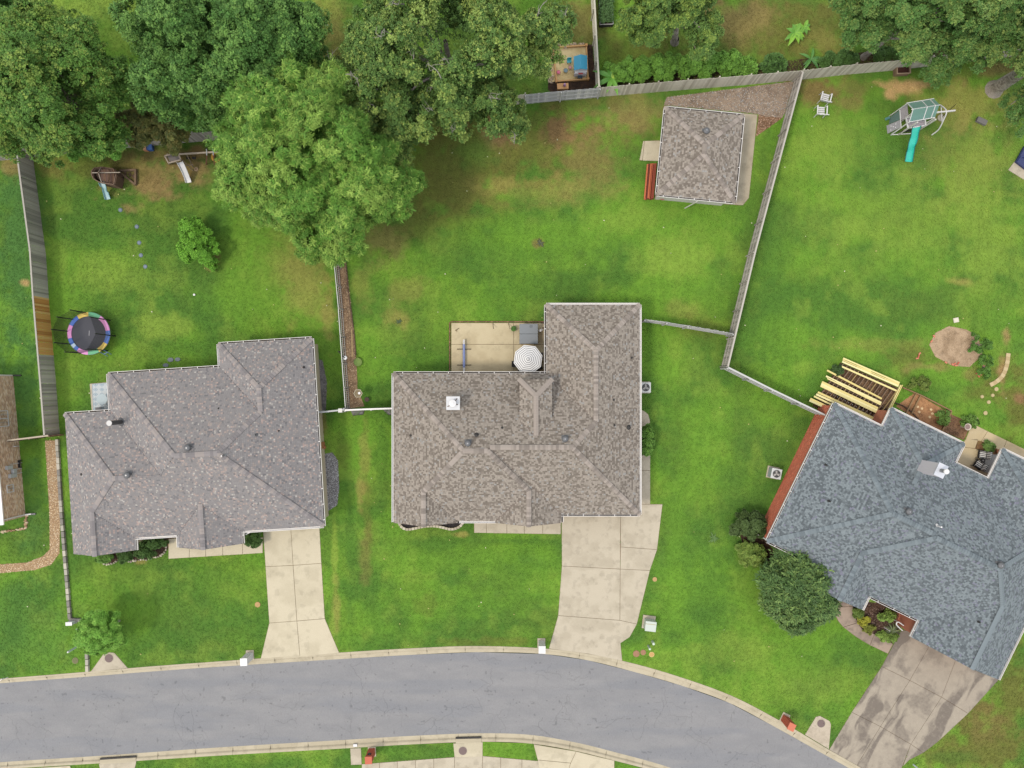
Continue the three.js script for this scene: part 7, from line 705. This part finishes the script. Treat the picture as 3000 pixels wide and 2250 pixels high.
{ const o = thing('timber_border', 'low timber frame edging the bare soil beside the deck', 'edging', P(2730, 1170)); for (const [a, b, c, d] of [[2642, 1135, 2700, 1160], [2700, 1160, 2785, 1204], [2785, 1205, 2757, 1262], [2680, 1155, 2652, 1210], [2693, 1160, 2668, 1212]]) add(o, 'timber', beam(P(a, b).setY(0.1), P(c, d).setY(0.1), 0.09, 0.16), seen(150, 122, 86, 0.9)); add(o, 'drain_hose', tube([P(2615, 1178).setY(0.06), P(2650, 1192).setY(0.08), P(2680, 1218).setY(0.06), P(2700, 1240).setY(0.06)], 0.05), M.darkWood); }
[[2700, 1197], [2727, 1200], [2692, 1207], [2731, 1212], [2723, 1222], [2688, 1192]].forEach(([u, v], i) => { const p = P(u, v), o = thing('paver_stone', ['pale stone in the bare soil, middle of the group', 'pale stone in the bare soil, farthest right in the upper row', 'pale stone in the bare soil nearest the deck', 'pale stone in the bare soil on the right rim', 'pale stone in the bare soil closest to the eave', 'small pale stone in the bare soil beside the frame timbers'][i], 'stone', p, 'pale stones on the bare soil'); const g = new THREE.CylinderGeometry(0.1, 0.12, 0.05, 7); g.translate(p.x, 0.04, p.z); add(o, 'stone', g, seen(226, 196, 152, 0.9)); });
{ let p = P(2818, 1249), o = thing('bird_bath', 'round stone bird bath in the timber edged bed', 'bird bath', p); add(o, 'pedestal', cyl(p, 0.14, 0.65, 18, 0.09), seen(176, 164, 150, 0.9)); add(o, 'basin', (() => { const g = new THREE.LatheGeometry([[0.001, 0.62], [0.12, 0.63], [0.24, 0.7], [0.28, 0.76], [0.25, 0.76], [0.2, 0.71], [0.001, 0.68]].map(([x, y]) => new THREE.Vector2(x, y)), 32); g.translate(p.x, 0, p.z); return g; })(), seen(212, 202, 186, 0.85)); add(o, 'water', cyl(V(p.x, 0.7, p.z), 0.2, 0.015, 28), seen(140, 116, 110, 0.15)); }
{ const o = thing('patio_mat', 'flat grey mat at the patio corner under the eaves', 'mat', P(2900, 1370)); add(o, 'mat', slab([[2893, 1330], [2926, 1332], [2918, 1390], [2880, 1382], [2868, 1372]], 0.046, 0.058), seen(178, 178, 176, 0.9)); add(o, 'border', join([beam(P(2893, 1330).setY(0.06), P(2868, 1372).setY(0.06), 0.05, 0.012), beam(P(2868, 1372).setY(0.06), P(2900, 1388).setY(0.06), 0.05, 0.012)]), seen(200, 200, 198, 0.9)); }
[[2872, 1331, 'striped cushion chair nearer the planted gap'], [2860, 1361, 'striped cushion chair nearer the eave']].forEach(([u, v, label], i) => { const p = P(u, v), a = i ? -0.6 : -0.15, o = thing('cushioned_chair', label, 'chair', p, 'chairs with black and white striped cushions'), q = (x, y, z) => V(p.x + x * Math.cos(a) + z * Math.sin(a), y, p.z - x * Math.sin(a) + z * Math.cos(a)); add(o, 'frame', join([box(q(-0.05, 0.3, 0), 0.66, 0.06, 0.62, a), box(q(0.28, 0.62, 0), 0.06, 0.6, 0.6, a)]), M.black); const seat = add(o, 'seat_cushion', box(q(-0.06, 0.4, 0), 0.5, 0.1, 0.56, a, 0.03), seen(238, 238, 236, 0.9)), back = add(o, 'back_cushion', box(q(0.24, 0.72, 0), 0.14, 0.42, 0.56, a, 0.03), seen(238, 238, 236, 0.9)); for (let k = 0; k < 4; k++) { add(seat, 'dark_stripe', box(q(-0.06, 0.402, -0.21 + k * 0.14), 0.505, 0.1, 0.06, a), M.black); add(back, 'dark_stripe', box(q(0.24, 0.722, -0.21 + k * 0.14), 0.145, 0.425, 0.06, a), M.black); } for (const z of [-0.3, 0.3]) { add(o, 'armrest', box(q(-0.02, 0.55, z), 0.6, 0.03, 0.06, a), M.black); for (const x of [-0.3, 0.28]) add(o, 'leg', rod(q(x - (x < 0 ? 0.1 : 0), 0.05, z), q(x, 0.55, z), 0.018), M.black); } });
{ const p = P(2868, 1347), o = thing('side_table', 'small black side table between the striped chairs', 'table', p); add(o, 'top', cyl(V(p.x, 0.45, p.z), 0.2, 0.03, 24), M.black); add(o, 'ornament', cyl(V(p.x, 0.48, p.z), 0.06, 0.05, 14), M.steel); for (let i = 0; i < 3; i++) add(o, 'leg', rod(V(p.x + Math.cos(i * 2.1) * 0.17, 0.05, p.z + Math.sin(i * 2.1) * 0.17), V(p.x, 0.45, p.z), 0.015), M.black); }
{ const p = P(2920, 1322), o = thing('clay_pot', 'brown clay pot in the planted gap of the patio', 'pot', p); add(o, 'pot', cyl(p, 0.12, 0.26, 20, 0.17), seen(150, 92, 60, 0.9)); add(o, 'rim', (() => { const t = new THREE.TorusGeometry(0.17, 0.025, 8, 24); t.rotateX(Math.PI / 2); t.translate(p.x, 0.27, p.z); return t; })(), seen(166, 104, 70, 0.9)); }
{ const o = structure('mulch_bed', 'brown planted gap between the patio slabs'); add(o, 'surface', slab([[2867, 1285], [2938, 1321], [2926, 1336], [2856, 1314]], 0, 0.032), mat([1, 0.92, 0.8], 1, 0, { map: perM(texSoil, 3) })); }
// brick porch with handrail
{ const o = thing('porch', 'red brick porch landing with a curved white handrail', 'porch', P(2655, 1820)); add(o, 'landing', slab([[2630, 1788], [2700, 1812], [2678, 1850], [2624, 1820]], 0, 0.3), M.brickMortar); const g = new THREE.BoxGeometry(0.19, 0.03, 0.09), ms = [seen(150, 62, 42, 0.9), seen(132, 52, 36, 0.9), seen(166, 74, 50, 0.9)], r = rng(22), a = P(2636, 1794), e1 = V(Math.cos(0.47), 0, Math.sin(0.47)), e2 = V(-e1.z, 0, e1.x), poly = inset(toW([[2630, 1788], [2700, 1812], [2678, 1850], [2624, 1820]]), 0.1); for (let i = -4; i < 11; i++) for (let j = -2; j < 12; j++) { const p = P(2632, 1792).addScaledVector(e1, i * 0.205 + (j % 2) * 0.1).addScaledVector(e2, j * 0.1); if (inPoly(poly, p.x, p.z)) put(o, 'brick', g, ms[Math.floor(r() * 3)], p.setY(0.305), basis(e1, V(0, 1, 0), e2.clone())); } add(o, 'handrail', tube([P(2676, 1848, 1.1), P(2650, 1834, 1.1), P(2630, 1822, 1.1), P(2626, 1828, 1.0), P(2634, 1838, 0.9), P(2644, 1847, 0.8)], 0.045, 50, 8), M.white); for (const [u, v, h] of [[2672, 1845, 1.08], [2634, 1824, 1.08], [2641, 1844, 0.8]]) { const p = P(u, v, h); add(o, 'rail_post', rod(p.clone().setY(h > 1 ? 0.3 : 0.02), p, 0.03), M.white); } }
{ const p = P(2590, 1838), o = thing('garden_marker', 'slim white marker stake in the flower bed', 'marker', p); add(o, 'stake', rod(p, V(p.x + 0.25, 0.35, p.z + 0.15), 0.02), M.white); add(o, 'tip', box(V(p.x + 0.25, 0.36, p.z + 0.15), 0.06, 0.05, 0.06, 0.5), M.white); }
// ---------------------------------------------------------------- play pit and raised planter in the top yards
{ const o = thing('sand_pit', 'timber framed sand play pit beyond the fence', 'sand pit', P(1668, 190)), t = seen(214, 168, 112, 0.85), c = [[1620, 142], [1717, 136], [1722, 234], [1630, 241]]; for (let i = 0; i < 4; i++) add(o, 'frame_timber', beam(P(...c[i]).setY(0.12), P(...c[(i + 1) % 4]).setY(0.12), 0.1, 0.22), t); for (const q of c) { const p = P(...q); add(o, 'corner_post', box(V(p.x, 0.16, p.z), 0.18, 0.32, 0.18, 0.2), seen(206, 156, 100, 0.85)); } for (const [u, v] of [[1668, 133], [1614, 215]]) { const r = rng(u), l = []; for (let i = 0; i < 70; i++) l.push([P(u + (r() - 0.5) * (u > 1650 ? 90 : 14), v + (r() - 0.5) * (u > 1650 ? 12 : 60)).setY(0.05), qe(r() * 3, r() * 3, r()), 0.1 + r() * 0.08, bump1(A(200, 180, 156), 0.7 + r() * 0.5)]); instanced(o, 'river_stones', stoneGeo, whiteRough, l); } }
{ const p = P(1698, 204), o = thing('playhouse', 'small blue and white toy playhouse in the sand pit', 'playhouse', p), Q = (x, y, z) => V(p.x + x, y, p.z + z); add(o, 'wall', box(Q(0.02, 0.4, 0.1), 0.95, 0.78, 0.95, 0.03), seen(232, 230, 232, 0.7)); const f = (...v) => v.flatMap((q) => [q.x, q.y, q.z]), a = Q(-0.55, 0.92, -0.62), b = Q(0.5, 0.96, -0.66), c = Q(0.52, 0.94, 0.42), d = Q(-0.53, 0.9, 0.46), r0 = Q(-0.03, 1.22, -0.65), r1 = Q(0, 1.2, 0.46); add(o, 'roof', upward(f(a, r0, r1, a, r1, d, b, c, r1, b, r1, r0)), seen(70, 170, 206, 0.5)); add(o, 'front_panel', box(Q(0, 0.45, 0.6), 0.95, 0.5, 0.06, 0.03), seen(226, 222, 226, 0.7)); add(o, 'door', box(Q(0.02, 0.72, 0.585), 0.36, 0.03, 0.2, 0.03), seen(180, 70, 70, 0.7)); add(o, 'steps', box(Q(0.0, 0.3, 0.72), 0.36, 0.2, 0.2, 0.03), seen(60, 80, 96, 0.7)); }
[['turquoise toy chair left of the playhouse', 1667, 182, [66, 186, 200]], ['turquoise toy chair behind the playhouse roof', 1711, 176, [60, 176, 196]]].forEach(([label, u, v, c]) => { const p = P(u, v), o = thing('toy_chair', label, 'toy', p, 'turquoise toy chairs'); add(o, 'seat', box(V(p.x, 0.22, p.z), 0.36, 0.05, 0.3, 0.1, 0.02), seen(...c, 0.5)); add(o, 'backrest', box(V(p.x, 0.36, p.z - 0.13), 0.36, 0.28, 0.05, 0.1, 0.02), seen(...c, 0.5)); for (const [x, z] of [[1, 1], [1, -1], [-1, 1], [-1, -1]]) add(o, 'leg', rod(V(p.x + x * 0.14, 0.02, p.z + z * 0.11), V(p.x + x * 0.13, 0.2, p.z + z * 0.1), 0.025), seen(...c, 0.5)); });
[['pink sand toy near the pit corner', 1636, 214, [226, 110, 140], 0.14], ['grey-blue toy bucket in the sand', 1657, 209, [120, 146, 156], 0.16], ['pale pink toy beside the playhouse wall', 1670, 200, [230, 160, 160], 0.12]].forEach(([label, u, v, c, s]) => { const p = P(u, v), o = thing('sand_toy', label, 'toy', p); add(o, 'body', cyl(p, s * 0.7, 0.18, 16, s), seen(...c, 0.5)); add(o, 'rim', (() => { const t = new THREE.TorusGeometry(s, 0.015, 6, 20); t.rotateX(Math.PI / 2); t.translate(p.x, 0.18, p.z); return t; })(), bumpM(c)); });
function bumpM(c) { return seen(c[0] * 0.85, c[1] * 0.85, c[2] * 0.85, 0.5); }
{ const p = P(1648, 257), o = thing('toy_bench', 'tan wooden bench with a purple toy by the fence', 'bench', p); add(o, 'seat', box(V(p.x, 0.3, p.z), 0.9, 0.06, 0.45, 0.05), seen(222, 170, 116, 0.8)); add(o, 'front_board', box(V(p.x, 0.15, p.z + 0.2), 0.88, 0.26, 0.04, 0.05), seen(206, 150, 100, 0.8)); for (const s of [-1, 1]) add(o, 'leg', box(V(p.x + s * 0.4, 0.15, p.z - 0.02), 0.06, 0.28, 0.38, 0.05), seen(206, 150, 100, 0.8)); const q = thing('soft_toy', 'purple toy sitting on the tan bench', 'toy', V(p.x + 0.13, 0.33, p.z)); const g = new THREE.IcosahedronGeometry(0.11, 2); g.scale(1, 1.3, 0.9); g.translate(p.x + 0.13, 0.46, p.z); add(q, 'body', g, seen(196, 146, 196, 0.8)); const h = new THREE.IcosahedronGeometry(0.075, 2); h.translate(p.x + 0.13, 0.64, p.z - 0.02); add(q, 'head', h, seen(206, 160, 206, 0.8)); }
{ const o = thing('raised_planter', 'black framed raised planter with leafy plants near the top edge', 'planter', P(1772, 40)), c = [[1753, -8], [1792, -8], [1794, 78], [1756, 80]], r = rng(7), l = []; for (let i = 0; i < 4; i++) { const a = P(...c[i]), b = P(...c[(i + 1) % 4]); add(o, 'side_board', beam(a.clone().setY(0.2), b.clone().setY(0.2), 0.06, 0.4), M.dark); add(o, 'white_liner', beam(a.clone().setY(0.42), b.clone().setY(0.42), 0.05, 0.03), seen(206, 206, 206, 0.7)); } add(o, 'soil', slab([[1755, -6], [1790, -6], [1792, 76], [1758, 78]], 0.2, 0.32), M.mulchDark); for (let i = 0; i < 420; i++) l.push([P(1757 + r() * 33, -6 + r() * 80).setY(0.4 + r() * 0.4), qe(r() - 0.5, r() * 6, r() - 0.5), 0.8 + r() * 0.6, bump1(A(84, 124, 62), 0.8 + r() * 0.5)]); instanced(o, 'foliage', SP.broad, leafMat, l); }
for (const [u, v, label] of [[876, 22, 'pale stone on dry grass near the top edge, larger of two'], [958, 74, 'pale stone on dry grass between the two back trees'], [848, 26, 'small pale stone on dry grass beside the larger one']]) { const q = P(u, v), o = thing('stone', label, 'stone', q), g = stoneGeo.clone(); g.scale(0.24, 0.14, 0.18); g.translate(q.x, 0.05, q.z); add(o, 'rock', g, seen(216, 206, 180, 0.9)); }
{ const o = thing('meter_cover', 'small white meter plate on the lower kerb beside the short walk', 'meter cover', P(1041, 2184)); const p = P(1041, 2183); add(o, 'plate', box(V(p.x, 0.05, p.z), 0.3, 0.03, 0.2, 0.03), M.white); add(o, 'rim', box(V(p.x, 0.03, p.z), 0.34, 0.02, 0.24, 0.03), M.grey); }
{ const p = P(2676, 2240), o = thing('marker_post', 'white marker post on the lawn below the streaked driveway', 'marker post', p); add(o, 'post', rod(p, V(p.x + 0.1, 0.8, p.z + 0.05), 0.06, 0.06, 12), seen(216, 228, 236, 0.5)); add(o, 'cap', cyl(V(p.x + 0.1, 0.78, p.z + 0.05), 0.08, 0.1, 12, 0.05), M.white); }
{ const o = thing('rock_pile', 'reddish stones at the planting corner of the brown brick house', 'stone', P(50, 1530)), r = rng(14); for (let i = 0; i < 26; i++) put(o, 'rock', stoneGeo, [seen(190, 160, 126, 0.95), seen(214, 196, 166, 0.95), seen(160, 128, 100, 0.95)][Math.floor(r() * 3)], P(i < 16 ? 5 + i * 4.4 : 76 + r() * 4, i < 16 ? 1556 - i * 0.6 + r() * 4 : 1510 + (i - 16) * 4).setY(0.06), qe(r() * 3, r() * 6, 0), V(0.22, 0.2, 0.2).multiplyScalar(0.7 + r() * 0.7)); }
renderer.render(scene, camera);
